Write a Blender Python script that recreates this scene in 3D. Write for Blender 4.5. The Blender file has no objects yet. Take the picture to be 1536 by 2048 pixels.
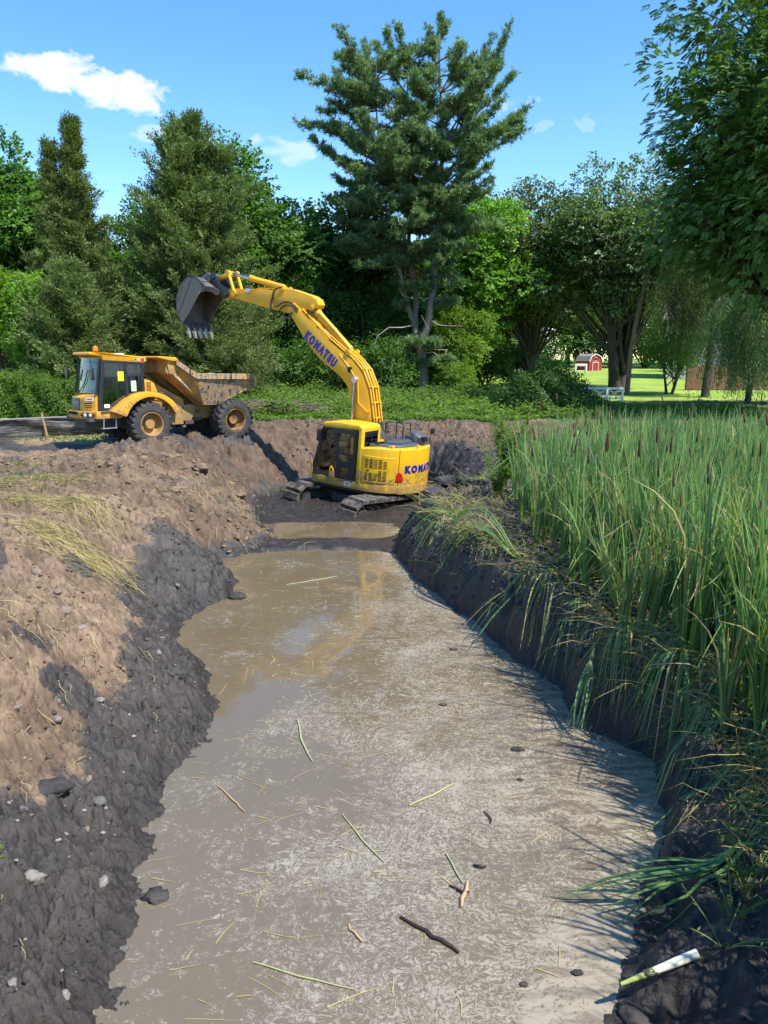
import bpy, math, random
import numpy as np
from mathutils import Vector, Matrix
C = bpy.context.scene.collection
PI = math.pi
rad = math.radians

# ---------------------------------------------------------------- noise
_pr = np.random.RandomState(7)
_perm = np.concatenate([_pr.permutation(256)] * 3)
_ang = _pr.rand(256) * 2 * PI
_gx, _gy = np.cos(_ang), np.sin(_ang)
def pn(x, y, s=0):
    x = np.asarray(x, float) + s * 17.31; y = np.asarray(y, float) + s * 9.77
    xi = np.floor(x).astype(int); yi = np.floor(y).astype(int)
    xf = x - xi; yf = y - yi; xi &= 255; yi &= 255
    u = xf * xf * xf * (xf * (xf * 6 - 15) + 10); v = yf * yf * yf * (yf * (yf * 6 - 15) + 10)
    def g(ix, iy, fx, fy):
        h = _perm[_perm[ix & 255] + (iy & 255)]
        return _gx[h] * fx + _gy[h] * fy
    a = g(xi, yi, xf, yf); b = g(xi + 1, yi, xf - 1, yf); c = g(xi, yi + 1, xf, yf - 1); d = g(xi + 1, yi + 1, xf - 1, yf - 1)
    return (a + u * (b - a)) + v * ((c + u * (d - c)) - (a + u * (b - a)))
def clods(x, y, s=0, r0=.45, r1=.85):
    """packed lumps: every grid cell holds one dome of its own size and height; returns 0..1"""
    x = np.asarray(x, float) + s*3.7; y = np.asarray(y, float) + s*5.3; xi = np.floor(x).astype(int); yi = np.floor(y).astype(int); best = np.zeros(x.shape)
    for i in (-1, 0, 1):
        for j in (-1, 0, 1):
            cx, cy = xi+i, yi+j; h = _perm[_perm[cx & 255] + (cy & 255)]; h2 = _perm[h + 37]; h3 = _perm[h2 + 91]
            px = cx + .15+.7*h/255.; py = cy + .15+.7*h2/255.; r = r0+(r1-r0)*h3/255.; k = h3/255.*.8+.2; el = .6+.8*_perm[h3+11]/255.
            d2 = ((x-px)**2*el + (y-py)**2/el)/(r*r); best = np.maximum(best, k*np.sqrt(np.clip(1-d2, 0, 1)))
    return best
def sstep(a, b, x):
    t = np.clip((np.asarray(x, float) - a) / (b - a), 0, 1); return t * t * (3 - 2 * t)

# ---------------------------------------------------------------- object helpers
def tag(o, label=None, cat=None, group=None, kind=None):
    if label: o['label'] = label
    if cat: o['category'] = cat
    if group: o['group'] = group
    if kind: o['kind'] = kind
    return o
def empty(name, loc=(0, 0, 0), rz=0, parent=None):
    o = bpy.data.objects.new(name, None); C.objects.link(o); o.empty_display_size = .2
    o.location = loc; o.rotation_euler = (0, 0, rz)
    if parent: o.parent = parent
    return o
def link(name, me, mat=None, parent=None):
    o = bpy.data.objects.new(name, me); C.objects.link(o)
    if mat is not None:
        for m in (mat if isinstance(mat, (list, tuple)) else [mat]): me.materials.append(m)
    if parent: o.parent = parent
    return o
def copy_tree(o, parent=None):
    c = o.copy(); C.objects.link(c); c.parent = parent
    for ch in list(o.children): copy_tree(ch, c)
    return c
def np_mesh(name, verts, faces, attr=None, smooth=False, midx=None):
    """verts (N,3), faces (M,k) ; attr: dict name -> (N,) float"""
    verts = np.asarray(verts, np.float32); faces = np.asarray(faces, np.int32)
    me = bpy.data.meshes.new(name); k = faces.shape[1]
    me.vertices.add(len(verts)); me.vertices.foreach_set('co', verts.ravel())
    me.loops.add(faces.size); me.loops.foreach_set('vertex_index', faces.ravel())
    me.polygons.add(len(faces)); me.polygons.foreach_set('loop_start', np.arange(0, faces.size, k, dtype=np.int32))
    me.polygons.foreach_set('loop_total', np.full(len(faces), k, np.int32))
    if smooth: me.polygons.foreach_set('use_smooth', np.ones(len(faces), bool))
    if midx is not None: me.polygons.foreach_set('material_index', np.asarray(midx, np.int32))
    for n, a in (attr or {}).items():
        at = me.attributes.new(n, 'FLOAT', 'POINT'); at.data.foreach_set('value', np.asarray(a, np.float32))
    me.update(); return me

class MB:
    def __init__(s): s.v = []; s.f = []; s.m = []; s.cur = 0
    def add(s, vs, fs):
        b = len(s.v); s.v += [tuple(p) for p in vs]; s.f += [tuple(i + b for i in f) for f in fs]; s.m += [s.cur] * len(fs); return s
    def box(s, a, b):
        (x0, y0, z0), (x1, y1, z1) = a, b
        return s.add([(x0,y0,z0),(x1,y0,z0),(x1,y1,z0),(x0,y1,z0),(x0,y0,z1),(x1,y0,z1),(x1,y1,z1),(x0,y1,z1)],
                     [(0,3,2,1),(4,5,6,7),(0,1,5,4),(1,2,6,5),(2,3,7,6),(3,0,4,7)])
    def prismY(s, poly, y0, y1):     # poly in (x,z)
        n = len(poly); vs = [(p[0], y0, p[1]) for p in poly] + [(p[0], y1, p[1]) for p in poly]
        return s.add(vs, [tuple(range(n)), tuple(range(2*n-1, n-1, -1))] + [(i, i+n, (i+1) % n + n, (i+1) % n) for i in range(n)])
    def prismZ(s, poly, z0, z1):
        n = len(poly); vs = [(p[0], p[1], z0) for p in poly] + [(p[0], p[1], z1) for p in poly]
        return s.add(vs, [tuple(range(n-1, -1, -1)), tuple(range(n, 2*n))] + [(i, (i+1) % n, (i+1) % n + n, i+n) for i in range(n)])
    def prismX(s, poly, x0, x1):     # poly in (y,z)
        n = len(poly); vs = [(x0, p[0], p[1]) for p in poly] + [(x1, p[0], p[1]) for p in poly]
        return s.add(vs, [tuple(range(n-1, -1, -1)), tuple(range(n, 2*n))] + [(i, (i+1) % n, (i+1) % n + n, i+n) for i in range(n)])
    def ringY(s, outer, inner, y0, y1):   # frame between two equally long outlines in (x,z)
        n = len(outer); vs = [(p[0], y0, p[1]) for p in outer] + [(p[0], y0, p[1]) for p in inner] + [(p[0], y1, p[1]) for p in outer] + [(p[0], y1, p[1]) for p in inner]
        fs = []
        for i in range(n):
            j = (i+1) % n
            fs += [(i, j, n+j, n+i), (2*n+i, 3*n+i, 3*n+j, 2*n+j), (i, 2*n+i, 2*n+j, j), (n+i, n+j, 3*n+j, 3*n+i)]
        return s.add(vs, fs)
    def tube(s, pts, r, n=8, caps=True):
        P = [Vector(p) for p in pts]; m = len(P); rs = r if isinstance(r, (list, tuple)) else [r]*m
        vs = []; up = None
        for i in range(m):
            t = (P[min(i+1, m-1)] - P[max(i-1, 0)])
            t = t.normalized() if t.length > 1e-9 else Vector((0, 0, 1))
            if up is None:
                up = Vector((0, 0, 1)) if abs(t.z) < .9 else Vector((1, 0, 0))
            a = t.cross(up)
            if a.length < 1e-6: a = t.orthogonal()
            a.normalize(); b = t.cross(a).normalized(); up = a.cross(t).normalized()*-1 if False else up
            for k in range(n):
                w = 2*PI*k/n; q = P[i] + (a*math.cos(w) + b*math.sin(w))*rs[i]; vs.append(tuple(q))
        fs = [(i*n+k, i*n+(k+1) % n, (i+1)*n+(k+1) % n, (i+1)*n+k) for i in range(m-1) for k in range(n)]
        if caps: fs += [tuple(range(n-1, -1, -1)), tuple(range((m-1)*n, m*n))]
        return s.add(vs, fs)
    def cyl(s, p0, p1, r, n=20, r1=None): return s.tube([p0, p1], [r, r if r1 is None else r1], n)
    def latheY(s, prof, cx, cz, n=40):   # prof list (radius, y): about the Y axis
        vs = []; m = len(prof)
        for r, y in prof:
            for k in range(n):
                w = 2*PI*k/n; vs.append((cx + r*math.cos(w), y, cz + r*math.sin(w)))
        return s.add(vs, [(i*n+k, (i+1)*n+k, (i+1)*n+(k+1) % n, i*n+(k+1) % n) for i in range(m-1) for k in range(n)])
    def build(s, name, mat, parent=None, bevel=0, smooth=None, seg=2):
        me = bpy.data.meshes.new(name); me.from_pydata(s.v, [], s.f); me.update()
        me.polygons.foreach_set('material_index', s.m)
        import bmesh as _b
        bm = _b.new(); bm.from_mesh(me); _b.ops.recalc_face_normals(bm, faces=bm.faces)
        if bevel:
            es = [e for e in bm.edges if len(e.link_faces) == 2 and e.calc_face_angle(0) > rad(28)]
            _b.ops.bevel(bm, geom=es, offset=bevel, segments=seg, affect='EDGES', clamp_overlap=True, profile=.6)
        bm.to_mesh(me); bm.free()
        if smooth or bevel:
            me.polygons.foreach_set('use_smooth', np.ones(len(me.polygons), bool))
            me.set_sharp_from_angle(angle=rad(smooth or 32))
        return link(name, me, mat, parent)

# ---------------------------------------------------------------- materials
def new_mat(name):
    m = bpy.data.materials.new(name); m.use_nodes = True; nt = m.node_tree; nt.nodes.clear()
    return m, nt
def N(nt, t, **kw):
    n = nt.nodes.new(t)
    for k, v in kw.items():
        if k.startswith('i_'):
            k = k[2:]; k = int(k) if k.isdigit() else k.replace('_', ' ')
            n.inputs[k].default_value = v
        else: setattr(n, k, v)
    return n
def ramp(nt, fac, stops):
    r = N(nt, 'ShaderNodeValToRGB'); e = r.color_ramp.elements
    while len(e) < len(stops): e.new(.5)
    for q, (p, c) in zip(e, stops):
        q.position = p; q.color = (*c, 1) if len(c) == 3 else c
    nt.links.new(fac, r.inputs[0]); return r.outputs[0]
def mix(nt, f, a, b, t='MIX'):
    m = N(nt, 'ShaderNodeMix', data_type='RGBA', blend_type=t)
    for v, i in ((f, 0), (a, 6), (b, 7)):
        if hasattr(v, 'links') or hasattr(v, 'is_linked'): nt.links.new(v, m.inputs[i])
        else: m.inputs[i].default_value = v if i == 0 else ((*v, 1) if len(v) == 3 else v)
    return m.outputs[2]
def mth(nt, op, a, b=None, clamp=False):
    m = N(nt, 'ShaderNodeMath', operation=op, use_clamp=clamp)
    for v, i in ((a, 0), (b, 1)):
        if v is None: continue
        if hasattr(v, 'is_linked'): nt.links.new(v, m.inputs[i])
        else: m.inputs[i].default_value = v
    return m.outputs[0]
def noise(nt, vec, scale, detail=4, rough=.55, dist=0, out='Fac'):
    n = N(nt, 'ShaderNodeTexNoise'); n.inputs['Scale'].default_value = scale; n.inputs['Detail'].default_value = detail
    n.inputs['Roughness'].default_value = rough; n.inputs['Distortion'].default_value = dist
    if vec is not None: nt.links.new(vec, n.inputs['Vector'])
    return n.outputs[out]
def bsdf(nt, col, rough=.5, metal=0, spec=.5, bump=None, bstr=.3, bdist=.02, **kw):
    b = N(nt, 'ShaderNodeBsdfPrincipled'); o = N(nt, 'ShaderNodeOutputMaterial')
    for v, k in ((col, 'Base Color'), (rough, 'Roughness'), (metal, 'Metallic'), (spec, 'Specular IOR Level')):
        if hasattr(v, 'is_linked'): nt.links.new(v, b.inputs[k])
        else: b.inputs[k].default_value = (*v, 1) if k == 'Base Color' else v
    for k, v in kw.items(): b.inputs[k.replace('_', ' ')].default_value = v
    if bump is not None:
        bp = N(nt, 'ShaderNodeBump'); bp.inputs['Strength'].default_value = bstr; bp.inputs['Distance'].default_value = bdist
        nt.links.new(bump, bp.inputs['Height']); nt.links.new(bp.outputs[0], b.inputs['Normal'])
    nt.links.new(b.outputs[0], o.inputs[0]); return b
def objvec(nt): return N(nt, 'ShaderNodeTexCoord').outputs['Object']
def attr(nt, name): return N(nt, 'ShaderNodeAttribute', attribute_name=name).outputs['Fac']

def paint(name, col, rough=.35, dirt=.3, dirtcol=(.16, .11, .075), scale=2.2, metal=0, streak=False, thresh=.5, low=None):
    m, nt = new_mat(name); v = objvec(nt)
    a = noise(nt, v, scale, 6, .65)
    if streak:
        mp = N(nt, 'ShaderNodeMapping'); mp.inputs['Scale'].default_value = (5, 5, .8); nt.links.new(v, mp.inputs[0])
        a = mth(nt, 'ADD', mth(nt, 'MULTIPLY', noise(nt, mp.outputs[0], scale, 6, .7), .75), mth(nt, 'MULTIPLY', a, .25))
    f = ramp(nt, a, [(thresh - .04, (0, 0, 0)), (thresh + .16, (1, 1, 1))])
    f2 = mth(nt, 'MULTIPLY', f, dirt)
    fine = noise(nt, v, 30, 3)
    if low is not None:
        sp = N(nt, 'ShaderNodeSeparateXYZ'); nt.links.new(v, sp.inputs[0])
        g = mth(nt, 'DIVIDE', mth(nt, 'SUBTRACT', low[1], sp.outputs[2]), low[1]-low[0], True)
        splash = ramp(nt, mth(nt, 'ADD', mth(nt, 'MULTIPLY', g, .34), noise(nt, v, 7, 6, .7)), [(.62, (0, 0, 0)), (.72, (1, 1, 1))])
        f = mth(nt, 'MAXIMUM', f, splash); f2 = mth(nt, 'MAXIMUM', f2, mth(nt, 'MULTIPLY', splash, .8))
    c = mix(nt, f2, col, dirtcol)
    c = mix(nt, mth(nt, 'MULTIPLY', fine, .14), c, tuple(x*.6 for x in col))
    r = mth(nt, 'ADD', rough, mth(nt, 'MULTIPLY', f2, .45), True)
    bsdf(nt, c, r, metal, bump=mth(nt, 'ADD', mth(nt, 'MULTIPLY', f2, fine), 0), bstr=.35, bdist=.01)
    return m
def plain(name, col, rough=.5, metal=0, spec=.5, **kw):
    m, nt = new_mat(name); v = objvec(nt); n_ = noise(nt, v, 14, 4)
    c = mix(nt, mth(nt, 'MULTIPLY', n_, .4), tuple(min(1, x*1.12) for x in col), tuple(x*.7 for x in col))
    bsdf(nt, c, rough, metal, spec, bump=n_, bstr=.08, **kw); return m
def glass(name, tint=(.55, .62, .6), refl=.0):
    m, nt = new_mat(name); o = N(nt, 'ShaderNodeOutputMaterial')
    t = N(nt, 'ShaderNodeBsdfTransparent'); t.inputs[0].default_value = (*tint, 1)
    g = N(nt, 'ShaderNodeBsdfGlossy'); g.inputs['Roughness'].default_value = .02
    fr = N(nt, 'ShaderNodeFresnel'); fr.inputs[0].default_value = 1.5
    s = N(nt, 'ShaderNodeMixShader'); nt.links.new(mth(nt, 'ADD', fr.outputs[0], .05 + refl, True), s.inputs[0])
    nt.links.new(t.outputs[0], s.inputs[1]); nt.links.new(g.outputs[0], s.inputs[2]); nt.links.new(s.outputs[0], o.inputs[0]); return m
def leafmat(name, dark, light, back=None, trans=.35, rough=.5, spec=.25):
    trans += .08
    """foliage: colour varies per leaf through the attribute 'rnd'"""
    m, nt = new_mat(name); o = N(nt, 'ShaderNodeOutputMaterial'); a = attr(nt, 'rnd')
    c = ramp(nt, a, [(0, dark), (.75, light), (1, tuple(min(1, x*1.35) for x in light))])
    oi = N(nt, 'ShaderNodeObjectInfo').outputs['Random']
    hs = N(nt, 'ShaderNodeHueSaturation'); nt.links.new(c, hs.inputs['Color'])
    nt.links.new(mth(nt, 'ADD', mth(nt, 'MULTIPLY', oi, .03), .485), hs.inputs['Hue']); nt.links.new(mth(nt, 'ADD', mth(nt, 'MULTIPLY', oi, .3), .85), hs.inputs['Value'])
    c = hs.outputs[0]
    b = N(nt, 'ShaderNodeBsdfPrincipled'); nt.links.new(c, b.inputs['Base Color']); b.inputs['Roughness'].default_value = rough; b.inputs['Specular IOR Level'].default_value = spec
    t = N(nt, 'ShaderNodeBsdfTranslucent'); tc = mix(nt, 1., c, (1.25, 1.5, .55), 'MULTIPLY'); nt.links.new(tc, t.inputs[0])
    s = N(nt, 'ShaderNodeMixShader'); s.inputs[0].default_value = trans
    nt.links.new(b.outputs[0], s.inputs[1]); nt.links.new(t.outputs[0], s.inputs[2]); nt.links.new(s.outputs[0], o.inputs[0]); return m

def text_mesh(txt, size, depth=.004, bold=.0, shear=0, sx=1.0):
    cu = bpy.data.curves.new('t', 'FONT'); cu.body = txt; cu.size = size; cu.extrude = depth; cu.offset = bold; cu.shear = shear
    cu.align_x = 'LEFT'; cu.resolution_u = 3; cu.space_character = 1.0 + bold*6/size
    ob = bpy.data.objects.new('t', cu); C.objects.link(ob)
    dg = bpy.context.evaluated_depsgraph_get(); dg.update()
    me = bpy.data.meshes.new_from_object(ob.evaluated_get(dg)); bpy.data.objects.remove(ob)
    n = len(me.vertices); co = np.empty(n*3, np.float32); me.vertices.foreach_get('co', co); co = co.reshape(-1, 3)
    co[:, 0] *= sx; me.vertices.foreach_set('co', co.ravel()); me.update()
    return me, float(co[:, 0].max())
def map_mesh(me, fn):
    n = len(me.vertices); co = np.empty(n*3, np.float32); me.vertices.foreach_get('co', co); co = co.reshape(-1, 3)
    co = np.array([fn(*p) for p in co], np.float32); me.vertices.foreach_set('co', co.ravel()); me.update(); return me
# ================================================================ GROUND
# x to the right, y away from the viewer, z up; z = 0 is the water level of the cut channel
LE = np.array([(-5,-1.6),(2,-1.75),(4.33,-1.87),(5.08,-1.99),(6.16,-2.14),(6.79,-2.28),(7.3,-2.24),(8.07,-2.12),(8.97,-2.08),(9.7,-2.35),(10.4,-2.6),(11.2,-3.2),(12.0,-3.45),(12.9,-3.3),(13.8,-2.85),(14.7,-3.0),(15.6,-3.6),(16.4,-3.7),(17.2,-2.9),(18.2,-2.6),(19.2,-3.1),(20.2,-3.3),(22,-3.7),(23.5,-3.6),(25,-2.9),(26.5,-1.2),(27.2,.3)])
RE = np.array([(-5,1.3),(2,1.4),(4.33,1.52),(5.23,1.95),(6.02,2.42),(6.62,2.58),(7.1,2.75),(7.58,3.0),(8.1,2.75),(8.44,2.46),(9.0,2.42),(9.48,2.45),(10.0,2.15),(10.41,1.95),(11.2,1.8),(12.11,1.59),(13,1.3),(13.76,.95),(15,.6),(16,.42),(17,.3),(18.2,.4),(19.5,.8),(21,1.35),(23,1.8),(25,2.0),(26.5,1.5),(27.2,.3)])
def edges(y):
    return np.interp(y, LE[:, 0], LE[:, 1]), np.interp(y, RE[:, 0], RE[:, 1])
_poly = np.vstack([LE[:, ::-1], RE[::-1][1:, ::-1]])      # closed outline (x,y)
def sdist(x, y):
    x = np.asarray(x, float); y = np.asarray(y, float); best = np.full(x.shape, 1e9)
    n = len(_poly)
    for i in range(n):
        ax, ay = _poly[i]; bx, by = _poly[(i+1) % n]
        if ay <= -4.9 and by <= -4.9: continue
        dx, dy = bx-ax, by-ay; L = dx*dx+dy*dy
        if L < 1e-9: continue
        t = np.clip(((x-ax)*dx + (y-ay)*dy)/L, 0, 1)
        best = np.minimum(best, (x-ax-t*dx)**2 + (y-ay-t*dy)**2)
    d = np.sqrt(best); l, r = edges(y)
    inside = (x > l) & (x < r) & (y < 27.2)
    return np.where(inside, -d, d)
def fbm(x, y, f, o, s=0, g=.5, ridge=False):
    a = 1.; t = 0.
    for i in range(o):
        n_ = pn(x*f, y*f, s+i); t = t + a*((.35-np.abs(n_)) if ridge else n_); a *= g; f *= 2.03
    return t
def crumbs(x, y):
    wx = x + .05*pn(x*6, y*6, 61) + .018*pn(x*21, y*21, 63); wy = y + .05*pn(x*6, y*6, 62) + .018*pn(x*21, y*21, 64)
    return clods(wx*3.1, wy*3.1, 1, .35, .8), clods(wx*7.5, wy*7.5, 2, .32, .7), clods(wx*17, wy*17, 3, .32, .7), clods(wx*34, wy*34, 4, .35, .7)
def height(x, y, full=True):
    """ground height and zone weights"""
    x = np.asarray(x, float); y = np.asarray(y, float)
    d = sdist(x, y)
    near = sstep(60, 30, y) * sstep(45, 25, np.abs(x))
    d = d + near*(.16*pn(x*1.1, y*1.1, 3) + .09*pn(x*3.1, y*3.1, 4) + .05*pn(x*8, y*8, 5)) * sstep(1.6, .1, np.abs(d))
    l, r = edges(y); mid = (l + r)/2
    side = sstep(-.6, .6, (x-mid)/np.maximum(r-l, .5)*1.5)           # 0 left, 1 right
    side = side*sstep(31, 26, y)
    hl = 1.38 + .3*sstep(9, 20, y) + .25*sstep(22, 34, y)
    hr = 1.12 + .75*sstep(25, 34, y)
    # rising ground farther away
    far = -.12*sstep(-8, -10, x)*sstep(19, 22, y)*sstep(30, 27, y) + .9*sstep(48, 85, y)*sstep(2, 16, x) + 1.5*sstep(85, 160, y)
    plat = hl*(1-side) + hr*side + far
    W = (2.3 + .9*sstep(12, 18, y) + .5*sstep(8, 5, y) - 1.0*sstep(21, 24, y))*(1-side) + (.40 + .35*sstep(12, 17, y) + 1.3*sstep(7.6, 6.2, y))*side
    t = np.clip(d/W, 0, 1)
    prof = t*(1.45-.45*t)*(1-side) + (t**(.55+.75*sstep(6.3, 5.0, y)))*side
    prof = np.minimum(prof, 1)
    out = plat*prof
    # tongue of heaped soil under the truck and at the left
    out = out + .28*np.exp(-((x+5.2)/2.2)**2-((y-21.6)/1.5)**2) + .22*np.exp(-((x+4.6)/1.3)**2-((y-14.6)/1.6)**2)
    out = out - .10*np.exp(-((x+8)/3)**2-((y-25)/2.2)**2)
    # floor of the cut
    yy = y + .35*pn(x*.9, 1.7, 12) + .14*pn(x*3.1, y*1.1, 13)
    dam = (.035 + .10*np.clip(fbm(x, y, 1.1, 3, 14) + .25, -.6, 1))*sstep(16.5, 17.5, yy)*sstep(18.9, 18.0, yy - .25*(x+1))*(.25+.75*sstep(-.1, -1.3, x + .5*pn(y*1.1, x, 15)))
    pool = -.10*np.exp(-((x+1.5)/1.9)**4-((y-19.3)/1.05)**4)
    fl = -.45*np.clip(-d/.9, 0, 1)*sstep(17.3, 16.7, yy) + dam + pool + .10*sstep(20.2, 22.5, y) + .03*sstep(16.8, 17.4, yy)
    # the bank in front of the viewer
    out2 = np.where(y < 2.7, 2.7*sstep(2.7, .2, y), -9.)
    z = np.where(d > 0, out, fl)
    z = np.maximum(z, out2)
    if full:
        rough = near*sstep(-.3, .25, d + .15)*(1-.45*sstep(27, 31, y))
        rough = rough + near*(.20+.35*sstep(20, 22, y))*sstep(16.8, 17.6, y)*(d < 0)
        flat = (1 - .72*sstep(4.5, 6.5, x)*sstep(30, 24, y))*(1-.6*sstep(-7.5, -9, x)*sstep(18, 21, y))
        lumps = .24*np.maximum(fbm(x, y, 1.25, 3, 95, .55), -.35)*sstep(14, 16, y)*(1-side) + .17*fbm(x, y, .75, 2, 20) + .20*np.maximum(fbm(x, y, 1.9, 2, 24, .5, True), -.2)*.9
        clod = .085*fbm(x, y, 4.2, 2, 30, .55, True) + .075*np.abs(fbm(x, y, 7.5, 2, 34, .6)) - .03 + .042*fbm(x, y, 17, 3, 38, .65, True)
        rs = 1 - .55*side*sstep(1.2, .6, d)
        big = .12*np.maximum(fbm(x, y, 2.6, 2, 90), 0)*(1-side)*sstep(.1, .6, d)
        z = z + rough*flat*rs*(lumps*sstep(0, 1.2, d) + big + (.8+.2*(1-side))*clod*(.35+.65*sstep(0, .4, np.abs(d))))
        am = .45 + .9*np.clip(.5+1.4*pn(x*.9, y*.9, 65), 0, 1); a_, b_, c_, e_ = crumbs(x, y)
        cl = .13*a_*np.clip(.2+1.6*pn(x*1.3, y*1.3, 66)+.4, 0, 1) + .058*b_ + .034*c_ + .020*e_*sstep(16, 9, y) - .03
        z = z + rough*flat*am*(1-.45*side*sstep(1.5, .8, d))*cl*(.5+.5*sstep(.0, .25, np.abs(d)))
        # vertical gullies and slumps on the right face
        z = z + near*side*sstep(.0, .25, d)*sstep(1.6, .5, d)*(.30*pn(x*1.7, y*1.7, 50) + .14*pn(x*4.3, y*4.3, 51) + .05*pn(x*11, y*11, 52))
    return z, d, side
def H(x, y):
    return float(height(np.array([x]), np.array([y]))[0][0])
def Hs(x, y): return height(np.asarray(x, float), np.asarray(y, float))[0]

def muck_band(y): return .62 + .15*sstep(12, 9, y) + 2.2*sstep(5.9, 4.9, y) + .55*sstep(12, 14.5, y)
def build_ground():
    th = np.concatenate([np.linspace(-180, -40, 60)[:-1], np.linspace(-40, -35, 20)[:-1], np.linspace(-35, 35, 900), np.linspace(35, 40, 20)[1:], np.linspace(40, 180, 60)[1:]])
    th = np.radians(th)
    r = [.4]
    while r[-1] < 900:
        q = r[-1]
        r.append(q*(1+(.06 if q < 3.2 else .0028 if q < 31 else .012 if q < 75 else .07)))
    r = np.array(r); R_, T = np.meshgrid(r, th, indexing='ij')
    x = (R_*np.sin(T)).ravel(); y = (R_*np.cos(T)).ravel()
    z, d, side = height(x, y)
    l_, r_ = edges(y)
    nr, nt_ = R_.shape
    i = np.arange(nr-1)[:, None]*nt_ + np.arange(nt_-1)[None, :]
    f = np.stack([i, i+1, i+1+nt_, i+nt_], -1).reshape(-1, 4)[:, ::-1]
    # zones: muck (black wet), grass, reddish soil
    nb = fbm(x, y, .55, 4, 60); nb2 = fbm(x, y, 1.7, 3, 66)
    band = muck_band(y)
    muck = sstep(.55, -.35, (d - band)/.9 + .55*nb + .45*nb2)
    muck = np.maximum(muck, .8*sstep(.28, .42, fbm(x, y, .42, 3, 71) + .25*pn(x*1.5, y*1.5, 75))*sstep(16, 14, y))      # stray patches of muck
    slope = sstep(15.2, 16.5, y)*sstep(0, .5, d)*(1-side)
    muck = muck*(1-slope) + slope*sstep(.0, .5, nb*1.3+.25*nb2-.02)*.55
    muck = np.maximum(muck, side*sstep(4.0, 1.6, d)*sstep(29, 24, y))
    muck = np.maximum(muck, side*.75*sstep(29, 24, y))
    floor_ = (d < 0.12)*sstep(16.5, 17, y)
    muck = np.maximum(muck, floor_*(.42+.25*sstep(21, 18, y)+.35*nb2))
    rim = sstep(21.5, 23.5, y)*sstep(27.5, 26.0, y)*(x < -3.2)
    muck = np.maximum(muck, rim*.75*sstep(-.25, .2, nb))
    damp = np.clip(sstep(20.5, 23, y + .9*nb)*sstep(-7.0, -5.0, x)*(.7+.5*nb2) + .85*sstep(.55, -.1, nb + .1)*sstep(13, 16.5, y)*sstep(6, 4, d) + .5*sstep(.1, .5, nb2)*sstep(9, 13, y), 0, 1)
    a_, b_, c_, e_ = crumbs(x, y); lump_shade = np.clip(.35*a_ + .45*b_ + .35*c_ + .2*e_, 0, 1)  # mask for the crevice shade painted into soil and muck
    grass = np.maximum(sstep(29.5, 31.5, y - .35*np.maximum(x, 0)*0 + 1.6*nb), sstep(27.0, 27.8, y+.3*nb)*sstep(-9.6, -10.8, x - .35*(y-27)))
    strip = sstep(25.0, 25.8, y + .3*(x+11) + .5*nb)*sstep(-9.0, -10.2, x)*(1-grass)
    dry = np.maximum(strip*.8, .0)
    lawn = np.maximum(sstep(44, 47, y)*sstep(3, 9, x), sstep(27.4, 28.2, y)*sstep(-9.8, -10.8, x))
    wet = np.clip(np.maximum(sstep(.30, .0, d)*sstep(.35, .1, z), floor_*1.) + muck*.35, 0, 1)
    wet = np.maximum(wet, .95*side*sstep(1.9, 1.1, d)*(y < 27))  # right bank face: its shade painted in through the wetness mask
    me = np_mesh('ground', np.stack([x, y, z], 1), f, {'lump_shade': lump_shade, 'damp': damp, 'muck': muck, 'grass': grass, 'dry': dry, 'lawn': lawn, 'wet': wet}, smooth=True)
    m, nt = new_mat('soil and grass'); v = objvec(nt)
    n1 = noise(nt, v, 1.1, 8, .62); n2 = noise(nt, v, 9, 8, .7); n3 = noise(nt, v, 45, 5, .7); n4 = noise(nt, v, .35, 3)
    soil = ramp(nt, n1, [(.28, (.085, .050, .028)), (.45, (.180, .118, .074)), (.58, (.285, .195, .122)), (.75, (.38, .28, .185))])
    soil = mix(nt, ramp(nt, n2, [(.35, (0, 0, 0)), (.7, (.65, .65, .65))]), soil, (.105, .062, .038))

    soil = mix(nt, ramp(nt, n3, [(.55, (0, 0, 0)), (.75, (.45, .45, .45))]), soil, (.38, .31, .25))
    muckc = ramp(nt, n2, [(.3, (.018, .015, .013)), (.5, (.052, .044, .038)), (.75, (.11, .095, .082))])
    muckc = mix(nt, ramp(nt, n1, [(.45, (0, 0, 0)), (.7, (.7, .7, .7))]), muckc, (.085, .064, .052))
    a = attr(nt, 'muck'); e = mth(nt, 'ADD', mth(nt, 'ADD', a, mth(nt, 'MULTIPLY', mth(nt, 'SUBTRACT', n2, .5), 1.1)), mth(nt, 'MULTIPLY', mth(nt, 'SUBTRACT', n1, .5), .8))
    fm = ramp(nt, e, [(.38, (0, 0, 0)), (.60, (1, 1, 1))])
    cr = ramp(nt, attr(nt, 'lump_shade'), [(.10, (0, 0, 0)), (.75, (1, 1, 1))])      # lump tops paled, hollows darkened: crevice shade put into the colour
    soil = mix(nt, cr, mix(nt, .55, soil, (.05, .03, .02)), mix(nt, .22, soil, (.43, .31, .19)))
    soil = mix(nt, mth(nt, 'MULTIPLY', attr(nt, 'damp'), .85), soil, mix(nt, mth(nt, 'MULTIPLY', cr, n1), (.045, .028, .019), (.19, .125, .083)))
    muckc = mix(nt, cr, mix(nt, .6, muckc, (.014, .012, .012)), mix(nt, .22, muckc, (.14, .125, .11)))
    c = mix(nt, fm, soil, muckc)
    gr = ramp(nt, n2, [(.3, (.05, .085, .018)), (.7, (.11, .17, .04))])
    gr = mix(nt, attr(nt, 'lawn'), gr, ramp(nt, n4, [(.3, (.20, .31, .035)), (.7, (.33, .44, .06))]))
    dr = ramp(nt, n2, [(.3, (.16, .15, .06)), (.7, (.36, .33, .17))])
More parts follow.
